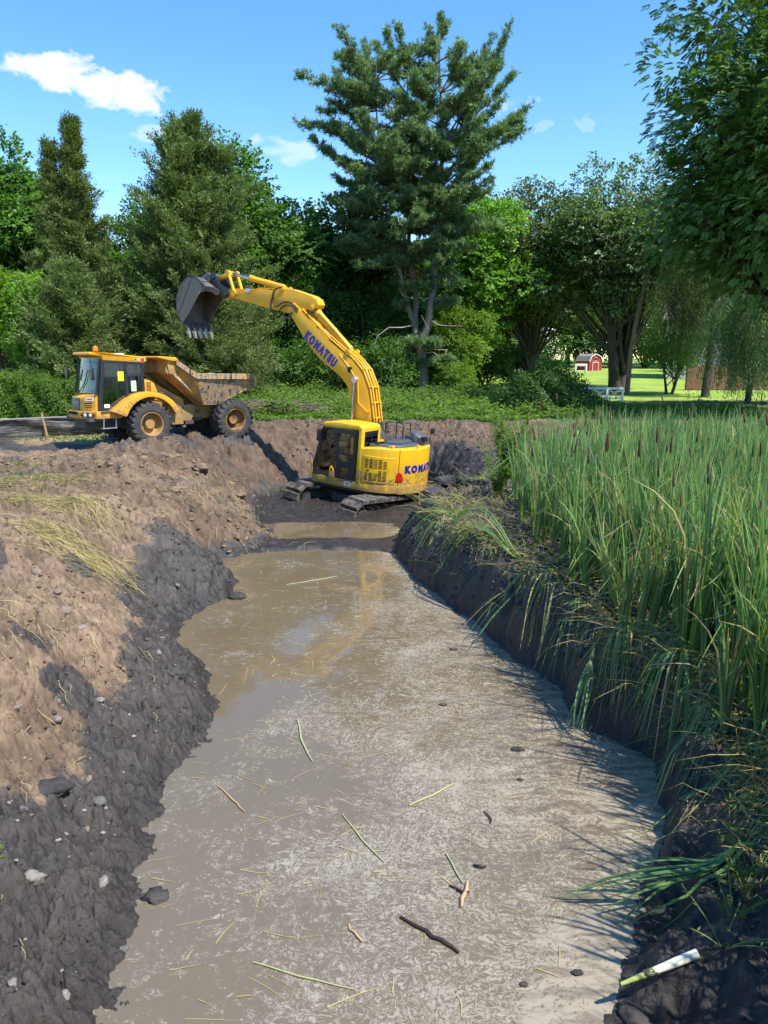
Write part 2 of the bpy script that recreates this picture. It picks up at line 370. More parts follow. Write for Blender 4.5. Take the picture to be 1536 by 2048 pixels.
    c = mix(nt, ramp(nt, mth(nt, 'ADD', attr(nt, 'dry'), mth(nt, 'MULTIPLY', mth(nt, 'SUBTRACT', n2, .5), .8)), [(.4, (0, 0, 0)), (.6, (1, 1, 1))]), c, dr)
    c = mix(nt, ramp(nt, mth(nt, 'ADD', attr(nt, 'grass'), mth(nt, 'MULTIPLY', mth(nt, 'SUBTRACT', n2, .5), .8)), [(.4, (0, 0, 0)), (.6, (1, 1, 1))]), c, gr)
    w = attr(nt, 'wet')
    c = mix(nt, mth(nt, 'MULTIPLY', w, .62), c, (.020, .016, .014))  # darkens wet mud, and paints the shade of the right bank face
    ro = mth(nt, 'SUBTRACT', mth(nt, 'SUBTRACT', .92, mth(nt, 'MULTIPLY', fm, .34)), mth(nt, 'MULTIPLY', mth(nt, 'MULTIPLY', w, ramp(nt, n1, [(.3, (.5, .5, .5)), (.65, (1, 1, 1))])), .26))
    bh = mth(nt, 'ADD', mth(nt, 'MULTIPLY', n2, 1.), mth(nt, 'MULTIPLY', n3, .38))
    bsdf(nt, c, ro, 0, .5, bump=bh, bstr=.9, bdist=.034)
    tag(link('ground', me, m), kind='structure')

def build_water():
    xs = np.linspace(-5, 4.5, 150); ys = np.linspace(1.0, 21.5, 320)
    X, Y = np.meshgrid(xs, ys, indexing='ij'); n = len(ys)
    i = np.arange(len(xs)-1)[:, None]*n + np.arange(n-1)[None, :]
    f = np.stack([i, i+n, i+n+1, i+1], -1).reshape(-1, 4)
    dd = sdist(X.ravel(), Y.ravel()); drift = np.clip(.6*sstep(-.75, -.05, dd)*sstep(-.6, .6, X.ravel()) - .12*sstep(.4, -1.2, X.ravel()) + .45*fbm(X.ravel(), Y.ravel(), .7, 4, 120, .6) + .35*pn(X.ravel()*.35, Y.ravel()*.9, 121), -1, 1)
    me = np_mesh('water', np.stack([X.ravel(), Y.ravel(), X.ravel()*0], 1), f, {'drift': drift})
    m, nt = new_mat('muddy water with scum'); v = objvec(nt)
    sx = N(nt, 'ShaderNodeSeparateXYZ'); nt.links.new(v, sx.inputs[0]); X_, Y_ = sx.outputs[0], sx.outputs[1]
    # flow warp
    wn = N(nt, 'ShaderNodeTexNoise'); wn.inputs['Scale'].default_value = 1.3; wn.inputs['Detail'].default_value = 3; nt.links.new(v, wn.inputs[0])
    wv = N(nt, 'ShaderNodeVectorMath', operation='MULTIPLY_ADD'); nt.links.new(wn.outputs['Color'], wv.inputs[0]); wv.inputs[1].default_value = (.55, .55, 0); nt.links.new(v, wv.inputs[2])
    wn2 = N(nt, 'ShaderNodeTexNoise'); wn2.inputs['Scale'].default_value = 9; wn2.inputs['Detail'].default_value = 2; nt.links.new(v, wn2.inputs[0])
    wv2 = N(nt, 'ShaderNodeVectorMath', operation='MULTIPLY_ADD'); nt.links.new(wn2.outputs['Color'], wv2.inputs[0]); wv2.inputs[1].default_value = (.10, .10, 0); nt.links.new(wv.outputs[0], wv2.inputs[2])
    # curly flakes: thin bands of a warped noise, broken by another
    fl = noise(nt, wv2.outputs[0], 19, 3, .6, 1.0)
    band = mth(nt, 'ABSOLUTE', mth(nt, 'SUBTRACT', fl, .5))
    curls = ramp(nt, band, [(.018, (1, 1, 1)), (.045, (0, 0, 0))])
    brk = mth(nt, 'ADD', mth(nt, 'MULTIPLY', noise(nt, wv.outputs[0], 11, 3, .6), .6), mth(nt, 'MULTIPLY', noise(nt, wv.outputs[0], 2.6, 5, .65), .4))
    blobs = mth(nt, 'ADD', mth(nt, 'MULTIPLY', noise(nt, wv2.outputs[0], 30, 3, .65, .4), .65), mth(nt, 'MULTIPLY', noise(nt, wv.outputs[0], 3.4, 5, .65), .35))
    # density: thin at far left, dense at right and in the foreground
    big = noise(nt, wv.outputs[0], .75, 3, .6)
    dn = mth(nt, 'ADD', mth(nt, 'MULTIPLY', mth(nt, 'ADD', X_, .35), .085), mth(nt, 'MULTIPLY', mth(nt, 'SUBTRACT', 9., Y_), .012))
    dn = mth(nt, 'ADD', dn, mth(nt, 'MULTIPLY', mth(nt, 'SUBTRACT', big, .5), .55))
    dens = mth(nt, 'ADD', dn, mth(nt, 'MULTIPLY', attr(nt, 'drift'), .42))
    f1 = ramp(nt, mth(nt, 'ADD', brk, mth(nt, 'MULTIPLY', dens, .55)), [(.445, (0, 0, 0)), (.53, (1, 1, 1))])
    flakes = mth(nt, 'MULTIPLY', curls, f1)
    f2 = ramp(nt, mth(nt, 'ADD', blobs, mth(nt, 'MULTIPLY', dens, .30)), [(.555, (0, 0, 0)), (.60, (1, 1, 1))])
    scum = mth(nt, 'MAXIMUM', flakes, f2)
    film = ramp(nt, mth(nt, 'ADD', big, mth(nt, 'MULTIPLY', dens, .6)), [(.52, (0, 0, 0)), (.78, (1, 1, 1))])
    swirl = noise(nt, wv2.outputs[0], 7, 6, .7, 2.2)
    smp = N(nt, 'ShaderNodeMapping'); smp.inputs['Scale'].default_value = (.30, 1.25, 1); smp.inputs['Rotation'].default_value = (0, 0, -.12); nt.links.new(wv.outputs[0], smp.inputs[0])
    streak = ramp(nt, noise(nt, smp.outputs[0], 7.5, 5, .68), [(.46, (0, 0, 0)), (.58, (1, 1, 1))])
    streak = mth(nt, 'MULTIPLY', streak, sm(nt, X_, .2, 1.9))
    film2 = mth(nt, 'MULTIPLY', film, ramp(nt, swirl, [(.42, (.0, .0, .0)), (.56, (1, 1, 1))]))
    wat = mix(nt, noise(nt, v, .6, 3), (.125, .094, .055), (.17, .13, .082))
    wat = mix(nt, sm(nt, Y_, 11., 4.), wat, (.155, .125, .085))
    sc = mix(nt, noise(nt, v, 3, 3), (.25, .22, .175), (.38, .34, .275))
    sc = mix(nt, sm(nt, X_, -.5, 2.2), sc, (.34, .285, .205))
    c = mix(nt, mth(nt, 'MULTIPLY', film2, .75), wat, mix(nt, swirl, (.13, .105, .075), (.27, .225, .165)))
    c = mix(nt, scum, c, sc)
    c = mix(nt, mth(nt, 'MULTIPLY', streak, .72), c, (.105, .082, .058))
    rough = mth(nt, 'ADD', .035, mth(nt, 'MAXIMUM', mth(nt, 'MULTIPLY', scum, .32), mth(nt, 'MULTIPLY', film2, .15)))
    bh = mth(nt, 'ADD', mth(nt, 'MULTIPLY', scum, .35), mth(nt, 'ADD', mth(nt, 'MULTIPLY', film2, .2), mth(nt, 'MULTIPLY', noise(nt, v, 2.2, 2), .5)))
    bsdf(nt, c, rough, 0, .5, bump=bh, bstr=.5, bdist=.008)
    tag(link('water', me, m), kind='structure')
def sm(nt, val, a, b):
    r = N(nt, 'ShaderNodeMapRange', interpolation_type='SMOOTHSTEP'); nt.links.new(val, r.inputs[0]); r.inputs[1].default_value = a; r.inputs[2].default_value = b
    return r.outputs[0]
build_ground(); build_water()
# ================================================================ EXCAVATOR
YEL = paint('yellow machine paint', (.86, .47, .008), .40, .30, (.25, .16, .08), 2.0, thresh=.50, low=(.9, 1.8))
YEL2 = paint('boom paint', (.80, .42, .014), .44, .34, (.30, .19, .09), 1.6, thresh=.5)
BLK = plain('black machine paint', (.014, .015, .018), .42)
BLKD = paint('muddy black steel', (.03, .03, .033), .5, .85, (.105, .082, .066), 2.4, thresh=.42)
STEEL = paint('worn bucket steel', (.12, .117, .12), .42, .7, (.22, .185, .155), 3.0, metal=.35, thresh=.48)
BRIGHT = plain('polished steel', (.55, .56, .58), .22, 1.0)
TOOTH = plain('worn tooth steel', (.36, .35, .33), .4, .6)
TRK = paint('track steel', (.06, .055, .052), .6, .95, (.21, .17, .135), 5, metal=.3, thresh=.45)
RUB = plain('black rubber', (.018, .018, .019), .6)
HOSEM = plain('hydraulic hose', (.035, .034, .034), .5)
GREY = plain('grey plastic hood', (.075, .085, .10), .42)
NAVY = plain('navy lettering', (.02, .015, .26), .4)
REDM = plain('red lens', (.55, .012, .015), .25)
WHITE = plain('white paint', (.78, .78, .76), .5)
REDP = plain('red print', (.6, .03, .03), .5)
GLS = glass('cab glass', (.66, .74, .70), .02)
SEATM = plain('seat fabric', (.03, .03, .035), .85)
HOLE = plain('dark opening', (.004, .004, .004), .9)
SILV = plain('silver fitting', (.5, .5, .5), .35, .8)
ORG = plain('amber lens', (.85, .16, .01), .2)

def excavator():
    ph = rad(32); X = Vector((-math.cos(ph), math.sin(ph), 0)); Y = Vector((-math.sin(ph), -math.cos(ph), 0)); Z = Vector((0, 0, 1))
    t = rad(5); Xt = X*math.cos(t) + Z*math.sin(t); Zt = Z*math.cos(t) - X*math.sin(t)
    root = empty('excavator'); root.matrix_world = Matrix(((Xt.x, Y.x, Zt.x, -.43), (Xt.y, Y.y, Zt.y, 23.4), (Xt.z, Y.z, Zt.z, -.36), (0, 0, 0, 1)))
    tag(root, 'yellow tracked excavator working in the muddy cut with its bucket raised', 'excavator')
    # ---------- undercarriage, turned against the house
    A = rad(45-148)
    def part(mb, name, mat, parent=root, rz=0, **k):
        o = mb.build(name, mat, parent, **k)
        if rz: o.rotation_euler = (0, 0, rz)
        return o
    m = MB(); m.prismZ([(1.2,.5),(1.2,-.5),(.5,-.85),(-.5,-.85),(-1.2,-.5),(-1.2,.5),(-.5,.85),(.5,.85)], .42, .72)
    m.box((-.95,-1.0,.34),(-.55,1.0,.66)); m.box((.55,-1.0,.34),(.95,1.0,.66)); m.tube([(0,0,.66),(0,0,.98)], .62, 28)
    uc = part(m, 'undercarriage', BLKD, rz=A, bevel=.03)
    part(MB().box((.30,-.86,.50),(.38,-.853,.58)), 'sticker', WHITE, uc)
    for s in (-1, 1):
        yc = 1.24*s; L0, rr, zc = 1.72, .40, .44
        # loop of shoes
        tr = MB(); per = []; n = 34; tot = 4*L0 + 2*PI*rr
        for i in range(n):
            q = tot*i/n
            if q < 2*L0: x, z, a = -L0+q, zc+rr - .035*math.sin(PI*q/(2*L0)), 0
            elif q < 2*L0+PI*rr: w = (q-2*L0)/rr; x, z, a = L0+rr*math.sin(w), zc+rr*math.cos(w), -w
            elif q < 4*L0+PI*rr: x, z, a = L0-(q-2*L0-PI*rr), zc-rr, PI
            else: w = (q-4*L0-PI*rr)/rr; x, z, a = -L0-rr*math.sin(w), zc-rr*math.cos(w), PI-w
            ca, sa = math.cos(a), math.sin(a); hl = tot/n*.47
            prof = [(-hl,-.03),(hl,-.03),(hl,.012),(hl*.90,.04),(hl*.80,.085),(-hl*.78,.085),(-hl*.9,.04),(-hl,.012)]
            pl = [(x+u*ca-v_*sa, z+u*sa+v_*ca) for u, v_ in prof]
            tr.prismY(pl, yc-.34, yc+.34)
        to = part(tr, 'track', TRK, rz=A, bevel=.008, seg=1)
        f = MB(); f.prismY([(-1.5,.30),(1.45,.30),(1.6,.42),(1.45,.60),(-1.45,.62),(-1.62,.45)], yc-.17, yc+.17)
        f.box((-.9,yc-.2,.60),(.9,yc+.2,.66)); fo = part(f, 'track_frame', BLKD, to, bevel=.02)
        sp = MB(); sp.latheY([(0,yc-.22),(.24,yc-.22),(.26,yc-.12),(.34,yc-.1),(.34,yc+.1),(.26,yc+.12),(.24,yc+.22),(0,yc+.22)], L0, zc, 24); part(sp, 'idler', BLKD, to, smooth=30)
        sp = MB()
        for k in range(21):
            w = 2*PI*k/21; sp.prismY([(-L0+r_*math.cos(w+dw), zc+r_*math.sin(w+dw)) for r_, dw in ((.3,-.1),(.37,-.04),(.37,.04),(.3,.1))], yc-.05, yc+.05)
        sp.latheY([(0,yc-.24),(.2,yc-.24),(.22,yc-.1),(.31,yc-.06),(.31,yc+.06),(.22,yc+.1),(.2,yc+.24),(0,yc+.24)], -L0, zc, 24); part(sp, 'sprocket', BLKD, to, smooth=30)
        for k in range(7):
            x = -1.25+k*.41; part(MB().latheY([(0,yc-.2),(.09,yc-.2),(.11,yc-.12),(.08,yc-.1),(.08,yc+.1),(.11,yc+.12),(.09,yc+.2),(0,yc+.2)], x, .17, 16), 'roller', BLKD, to, smooth=30)
    # ---------- house outline (half), front to tail
    half = [(1.30,1.30),(1.33,1.34),(1.0,1.37),(.3,1.37),(-.36,1.37),(-.62,1.34),(-.85,1.28),(-1.05,1.19),(-1.22,1.07),(-1.37,.92),(-1.49,.74),(-1.58,.54),(-1.64,.34),(-1.675,.16),(-1.685,0)]
    fullp = half + [(x, -y) for x, y in half[::-1][1:]]
    path = half[4:] + [(x, -y) for x, y in half[::-1][1:8]]
    cum = [0]
    for a, b in zip(path, path[1:]): cum.append(cum[-1] + math.hypot(b[0]-a[0], b[1]-a[1]))
    def side(s, z, off):      # point on the curved flank: s metres back from the cab's rear corner
        s = max(0, min(s, cum[-1]-1e-4)); i = max(j for j in range(len(cum)-1) if cum[j] <= s)
        t_ = (s-cum[i])/(cum[i+1]-cum[i])
        def nrm(j):
            j0, j1 = max(j-1, 0), min(j+1, len(path)-1); dx, dy = path[j1][0]-path[j0][0], path[j1][1]-path[j0][1]; q = math.hypot(dx, dy); return (dy/q*-1 if False else dy/q, -dx/q)
        n0, n1 = nrm(i), nrm(i+1); nx, ny = n0[0]*(1-t_)+n1[0]*t_, n0[1]*(1-t_)+n1[1]*t_
        nx, ny = (nx, ny) if (nx*path[i][0]+ny*path[i][1]) > 0 else (-nx, -ny)
        return (path[i][0]*(1-t_)+path[i+1][0]*t_+nx*off, path[i][1]*(1-t_)+path[i+1][1]*t_+ny*off, z)
    # skirt
    m = MB(); m.prismZ(fullp, .98, 1.22); sk = part(m, 'skirt', YEL, bevel=.045, seg=3)
    m = MB(); m.prismZ([(x*.9, y*.86) for x, y in fullp], .86, .99); part(m, 'deck_plate', BLKD, sk)
    for x in (.72, .1): part(MB().box((x,1.366,1.0),(x+.008,1.373,1.2)), 'seam', HOLE, sk)
    # flank panel behind the cab and in front of the counterweight
    def shell(s0, s1, z0, z1, zf=None, off=0., thick=.35, step=.05):
        mb = MB(); n = max(2, int((s1-s0)/step)); vs = []
        for i in range(n+1):
            s = s0+(s1-s0)*i/n; a = side(s, 0, off); b = side(s, 0, off-thick); zt = z1 if zf is None else zf(s)
            zb = z0 if not callable(z0) else z0(s)
            vs += [(a[0],a[1],zb),(a[0],a[1],zt),(b[0],b[1],zt),(b[0],b[1],zb)]
        fs = [(0,1,2,3),(4*n+3,4*n+2,4*n+1,4*n)]
        for i in range(n):
            for k in range(4): fs.append((4*i+k, 4*i+4+k, 4*i+4+(k+1) % 4, 4*i+(k+1) % 4))
        return mb.add(vs, fs)
    S1 = 1.20     # seam between side door and counterweight
    topz = lambda s: 2.22 + .05*min(1, s/.5)
    m = shell(.0, S1-.006, 1.215, 0, topz, 0, .4); body = part(m, 'side_panel', YEL, bevel=.03, seg=3)
    m = shell(S1+.006, cum[-1], 1.215, 2.27, None, .004, .6); m2 = part(m, 'counterweight', YEL, bevel=.05, seg=3)
    m = shell(S1+.006, cum[-1], .955, 1.235, None, .012, .6); part(m, 'counterweight_foot', YEL, m2, bevel=.05, seg=3)
    # mirror side plain house wall
    m = MB(); m.prismZ([(1.2,-.35),(1.2,-1.3),(-.4,-1.33),(-.95,-1.2),(-1.0,-.9),(-1.0,.9),(-.36,.95),(-.36,.35),(-.36,-.35)], 1.2, 2.1); part(m, 'machine_house', YEL, bevel=.03)
    # raised door with louvres
    m = shell(.14, 1.08, lambda s: 1.27 + .0*s + (.16*max(0, (s-.86))/.22), 0, lambda s: 2.04 - .02*s, .012, .02); dr = part(m, 'engine_door', YEL, body, bevel=.006, seg=1)
    lo_ = MB()
    for c in range(5):
        s0 = .20 + c*.135
        for r_ in range(16):
            z = 1.33 + r_*.04
            if 6 <= r_ <= 8 and c < 3 or (r_ == 8): continue
            if c == 4 and r_ > 14: continue
            q = [side(s0, z, .016), side(s0+.105, z, .016), side(s0+.105, z+.019, .016), side(s0, z+.019, .016)]
            lo_.add(q, [(0,1,2,3)])
    part(lo_, 'louvres', HOLE, dr)
    part(MB().add([side(.26,1.60,.018), side(.34,1.60,.018), side(.34,1.64,.018), side(.26,1.64,.018)], [(0,1,2,3)]), 'latch', BLK, dr)
    # tail light
    q = MB(); poly = [(1.13,1.36),(1.36,1.36),(1.30,1.56),(1.24,1.60),(1.15,1.59)]
    q.add([side(s, z, .010) for s, z in poly], [tuple(range(5))]); q.add([side(s, z, .03) for s, z in poly], [tuple(range(5))])
    part(q, 'tail_light', REDM, m2, smooth=20)
    # lettering around the counterweight
    me, wd = text_mesh('KOMATSU', .27, .006, .021, 0, 1.0)
    me = map_mesh(me, lambda x, y, z: side(1.40+x*1.0, 1.60+y, .010+z)); link('lettering', me, NAVY, m2)
    for s in (1.0, 1.96):
        g = MB(); a = side(s, 2.24, -.10); g.box((a[0]-.03,a[1]-.05,2.2),(a[0]+.03,a[1]+.05,2.37)); part(g, 'lifting_lug', YEL, m2, bevel=.02)
    # engine hood, deck on top
    m = MB(); m.prismZ([(-.40,.98),(-1.0,.86),(-1.28,.5),(-1.38,0),(-1.28,-.6),(-.9,-1.0),(-.40,-1.1)], 2.18, 2.33); hd = part(m, 'engine_hood', GREY, bevel=.05, seg=3)
    m = MB(); m.prismZ([(-.80,.62),(-1.12,.35),(-1.12,-.3),(-.80,-.5)], 2.32, 2.40); part(m, 'hood_bulge', GREY, hd, bevel=.03)
    m = MB()
    for k in range(9): m.box((-.48-.0*k,.92-k*.06,2.328),(-.70,.895-k*.06,2.342))
    part(m, 'hood_louvres', BLK, hd)
    m = MB(); m.tube([(-1.12,-.62,2.2),(-1.12,-.62,2.47),(-1.13,-.62,2.56),(-1.16,-.62,2.60)], [.24,.24,.2,.1], 24); m.box((-1.42,-.80,2.2),(-.78,-.40,2.50)); ex = part(m, 'exhaust_cover', GREY, bevel=.05, smooth=40, seg=3)
    part(MB().tube([(-1.30,-.50,2.44),(-1.50,-.42,2.47)], .075, 16).tube([(-1.49,-.425,2.47),(-1.505,-.42,2.47)], .06, 16), 'exhaust_pipe', HOLE, ex)
    m = MB()
    m.tube([(.0,-.55,2.1),(.0,-.55,2.75),(-.12,-.55,2.82),(-.55,-.55,2.82),(-.62,-.55,2.75),(-.62,-.55,2.2)], .02, 8); m.tube([(.0,-1.2,2.1),(.0,-1.2,2.75),(-.5,-1.2,2.75),(-.5,-1.2,2.15)], .02, 8)
    part(m, 'handrail', BLK, smooth=40)
    m = MB(); m.tube([(-1.3,-1.0,2.2),(-1.34,-1.04,2.62)], .015, 6); m.box((-1.40,-1.14,2.58),(-1.34,-.98,2.74)); part(m, 'rear_mirror', BLK, bevel=.01)
    # ---------- cab
    y0, y1 = .40, 1.36
    cp = [(1.27,1.20),(1.30,1.42),(1.02,2.66),(.93,2.74),(-.34,2.80),(-.38,2.74),(-.38,1.20)]
    roof = MB(); roof.prismY([(1.0,2.70),(.94,2.80),(.5,2.86),(-.30,2.86),(-.40,2.80),(-.41,2.66),(-.30,2.66),(-.25,2.715),(.9,2.665)], y0-.01, y1+.015)
    cab = part(roof, 'cab', YEL, bevel=.045, seg=3)
    m = MB(); m.prismY([(-.41,1.18),(-.41,2.72),(-.29,2.72),(-.27,1.18)], y1-.14, y1+.014); m.prismY([(-.41,1.18),(-.41,2.72),(-.29,2.72),(-.27,1.18)], y0-.01, y0+.1)
    m.box((-.40,y0,1.18),(-.30,y1-.1,2.06)); part(m, 'rear_pillar', YEL, cab, bevel=.03, seg=3)
    def frame(outer, inner, ya, yb, name, mat, par): return part(MB().ringY(outer, inner, ya, yb), name, mat, par, bevel=.008, seg=1)
    # side frame: black surround from A pillar to the rear
    O = [(1.28,1.22),(1.31,1.42),(1.03,2.60),(.98,2.70),(-.26,2.71),(-.26,1.22)]
    I = [(1.19,1.26),(1.20,1.42),(.92,2.55),(.90,2.60),(-.20,2.62),(-.20,1.26)]
    frame(O, I, y1-.05, y1, 'cab_frame', BLK, cab); frame(O, I, y0, y0+.05, 'cab_frame', BLK, cab)
    # front: header and screen
    part(MB().prismY([(1.30,1.22),(1.33,1.42),(1.29,1.42),(1.24,1.22)], y0, y1), 'front_sill', BLK, cab)
    part(MB().prismY([(1.30,1.42),(1.025,2.64),(1.015,2.64),(1.285,1.42)], y0+.05, y1-.05), 'windscreen', GLS, cab)
    part(MB().prismY([(1.30,1.24),(1.355,1.46),(1.34,1.62),(1.31,1.60),(1.27,1.24)], y1-.20, y1+.01), 'front_guard', YEL, cab, bevel=.01)
    part(MB().box((-.39,y0+.08,2.08),(-.385,y1-.14,2.66)), 'rear_window', GLS, cab)
    part(MB().box((-.40,y0+.08,2.05),(-.37,y1-.13,2.09)).box((-.40,y0+.08,2.60),(-.37,y1-.13,2.70)).box((-.40,y0+.42,2.05),(-.375,y0+.46,2.66)), 'rear_window_frame', BLK, cab)
    part(MB().prismY([(1.19,1.27),(1.19,1.42),(.93,2.55),(.60,2.61),(.38,1.75),(.45,1.27)], y1-.035, y1-.027), 'side_window', GLS, cab)
    part(MB().prismY([(1.19,1.27),(1.19,1.42),(.93,2.55),(-.19,2.61),(-.19,1.27)], y0+.027, y0+.035), 'side_window', GLS, cab)
    part(MB().box((.42,y1-.03,1.83),(1.1,y1-.012,1.85)), 'grab_bar', BLK, cab)
    # door, a solid black leaf with three openings
    d_out = [(.50,1.24),(.44,1.80),(.60,2.63),(-.21,2.64),(-.21,1.24)]
    dm = MB(); ya, yb = y1-.015, y1+.022
    def hole(outer, inner):
        # fill between a rectangle-like outer and a smooth inner of same count
        dm.ringY(outer, inner, ya, yb)
    # upper window
    up_o = [(.46,1.98),(.60,2.63),(.20,2.635),(-.21,2.64),(-.21,2.30),(-.21,1.95),(.12,1.965)]
    up_i = [(.38,2.02),(.46,2.50),(.38,2.56),(-.10,2.56),(-.14,2.45),(-.14,1.97),(.12,2.00)]
    hole(up_o, up_i)
    mid_o = [(.46,1.98),(.12,1.965),(-.21,1.95),(-.21,1.80),(-.21,1.62),(.20,1.60),(.43,1.62),(.44,1.80)]
    mid_i = [(.37,1.965),(.12,1.93),(-.14,1.93),(-.13,1.85),(-.05,1.80),(.12,1.75),(.26,1.75),(.33,1.82)]
    hole(mid_o, mid_i)
    lo_o = [(.43,1.62),(.20,1.60),(-.21,1.62),(-.21,1.40),(-.21,1.24),(.10,1.24),(.50,1.24),(.46,1.45)]
    lo_i = [(.28,1.56),(.10,1.56),(.0,1.55),(-.01,1.45),(.06,1.30),(.12,1.29),(.29,1.29),(.30,1.45)]
    hole(lo_o, lo_i)
    door = part(dm, 'door', BLK, cab, bevel=.006, seg=1)
    part(MB().prismY(up_i, y1-.004, y1), 'door_window', GLS, door); part(MB().prismY(mid_i, y1-.004, y1), 'door_window', GLS, door); part(MB().prismY(lo_i, y1-.004, y1), 'door_window', GLS, door)
    m = MB(); m.prismY([(.68,1.21),(.66,1.50),(.60,1.56),(.52,1.48),(.47,1.34),(.46,1.21)], y1-.01, y1+.028); hh = part(m, 'latch_cover', YEL, cab, bevel=.01)
    part(MB().prismY([(.61,1.40),(.60,1.49),(.555,1.47),(.55,1.38)], y1+.029, y1+.033), 'latch_hole', HOLE, hh)
    part(MB().prismY([(.62,1.27),(.62,1.34),(.52,1.33),(.52,1.26)], y1+.029, y1+.032), 'warning_sticker', plain('pink sticker', (.7, .2, .45)), hh)
    part(MB().prismY([(.62,2.66),(.62,2.69),(-.12,2.695),(-.12,2.665)], y1+.001, y1+.012), 'gutter', GREY, cab)
    # inside: seat, consoles, wheel-less levers
    m = MB(); m.box((-.05,.66,1.25),(.42,1.08,1.50)); m.box((-.12,.64,1.48),(.42,1.10,1.60)); m.prismY([(-.10,1.58),(.05,1.58),(-.05,2.22),(-.18,2.22)], .66, 1.08); m.box((-.20,.74,2.22),(-.10,1.0,2.42)); part(m, 'seat', SEATM, cab, bevel=.04, seg=3)
    m = MB(); m.box((.05,.50,1.25),(.55,.62,1.72)); m.box((.05,1.12,1.25),(.52,1.22,1.70)); m.tube([(.48,.56,1.7),(.53,.56,1.92)], .02, 8); m.tube([(.48,1.17,1.7),(.53,1.17,1.90)], .02, 8); m.tube([(.85,.8,1.25),(.88,.8,1.75)], .014, 6); m.tube([(.85,.95,1.25),(.88,.95,1.75)], .014, 6); m.box((1.0,.44,1.3),(1.12,.62,1.95)); part(m, 'controls', BLK, cab, bevel=.01)
    part(MB().box((-.34,.5,1.22),(-.31,1.25,2.02)), 'rear_panel', plain('olive panel', (.28, .26, .04)), cab)
    m = MB(); m.tube([(1.05,y1+.02,2.2),(1.12,y1+.10,2.25),(1.08,y1+.13,2.62),(.98,y1+.02,2.64)], .012, 6); m.box((1.02,y1+.03,2.25),(1.06,y1+.19,2.58)); part(m, 'side_mirror', BLK, cab, bevel=.01)
    st = part(MB().add([(.12,1.376,1.05),(-.12,1.376,1.05),(-.12,1.376,1.17),(.12,1.376,1.17)], [(0,1,2,3)]), 'sticker', WHITE, sk)
    part(MB().add([(.08,1.378,1.09),(-.09,1.378,1.085),(-.08,1.378,1.135),(-.02,1.378,1.12),(.02,1.378,1.14),(.08,1.378,1.13)], [(0,1,2,3,4,5)]), 'red_print', REDP, st)
    # ---------- boom
    ya, yb = -.27, .20
    left = [(.68,1.55),(.75,2.6),(.83,3.28),(.92,3.6),(1.05,3.84),(1.3,4.06),(2.12,4.52),(2.71,5.05),(3.20,5.62),(3.40,5.84)]
    right = [(3.44,6.02),(3.30,6.12),(3.10,6.03),(2.4,5.52),(1.82,5.10),(.88,4.56),(.52,4.22),(.27,3.75),(.12,3.2),(.04,2.7),(-.05,1.6)]
    m = MB(); m.prismY(left + right, ya, yb); boom = part(m, 'boom', YEL2, bevel=.018)
    # pin bosses
    for (x, z, r_) in ((.70,4.02,.10),(1.07,4.80,.09),(3.28,5.97,.15)):
        b = MB(); b.latheY([(0,yb+.05),(r_*.55,yb+.05),(r_*.55,yb+.03),(r_,yb+.03),(r_,yb-.02),(r_*.5,yb-.02),(r_*.5,ya+.02),(r_,ya+.02),(r_,ya-.05),(0,ya-.05)], x, z, 20)
        part(b, 'pin_boss', YEL2, boom, smooth=30)
    part(MB().latheY([(0,yb+.012),(.075,yb+.012),(.075,yb)], .95, 4.28, 18), 'work_lamp_hole', HOLE, boom)
    part(MB().box((.88,yb,4.30),(1.0,yb+.09,4.38)), 'work_lamp', BLK, boom, bevel=.01)
    me, wd = text_mesh('KOMATSU', .335, .004, .026, 0, .90)
    p0 = Vector((2.72, 5.16)); dr_ = Vector((1.52-2.72, 4.36-5.16)).normalized(); nr_ = Vector((-dr_.y, dr_.x))
    nr_ = nr_ if nr_.y > 0 else -nr_
    k = 1.44/wd
    def mp_(x, y, z):
        q = p0 + dr_*(x*k) + nr_*(y*k*1.42-.06); return (q.x, yb+.003+z, q.y)
    link('lettering', map_mesh(me, mp_), NAVY, boom)
    # pipes along the back of the boom
    def along(off, yy, i0=0, i1=8):
        pts = right[1:][::-1] if False else [(3.25,6.1),(2.9,5.92),(2.4,5.56),(1.82,5.14),(1.3,4.82),(.86,4.58),(.50,4.25),(.24,3.78),(.09,3.2),(.0,2.75)]
        out = []
        for j, (x, z) in enumerate(pts[i0:i1+1]):
            out.append((x-off*.65 if j > 2 else x-off*.3, yy, z+off*.75))
        return out
    pm = [(.05,.17,1,9),(.05,.09,0,9),(.06,-.12,0,9),(.05,-.22,1,9),(.13,.13,3,9),(.13,-.17,3,9)]
    for off, yy, i0, i1 in pm:
        part(MB().tube(along(off, yy, i0, i1), .026, 8), 'hydraulic_pipe', YEL2, boom, smooth=60)
    for z_, x_ in ((2.95,.02),(3.4,.10),(3.85,.22),(4.35,.52),(4.72,1.05),(5.1,1.72),(5.5,2.28)):
        m = MB(); m.box((x_-.075,ya+.02,z_-.015),(x_+.03,yb-.01,z_+.02))
        part(m, 'pipe_clamp', YEL2, boom, bevel=.006)
    # line down the near face of the boom
    part(MB().tube([(1.35,yb+.03,4.72),(.95,yb+.03,4.35),(.62,yb+.03,3.95),(.55,yb+.03,3.35),(.22,yb+.03,3.12),(.1,yb+.02,3.15)], .016, 6), 'grease_line', YEL2, boom, smooth=60)
    h = MB()
    for k_ in range(7):
        yy = ya+.05+k_*.07
        h.tube([(-.03,yy,2.85),(-.12-.02*k_,yy,2.6),(-.30-.03*k_,yy-.04,2.35),(-.42-.02*k_,yy-.1,2.15),(-.4,yy-.12,1.95)], .021, 6)
    part(h, 'hydraulic_hose', HOSEM, boom, smooth=60)
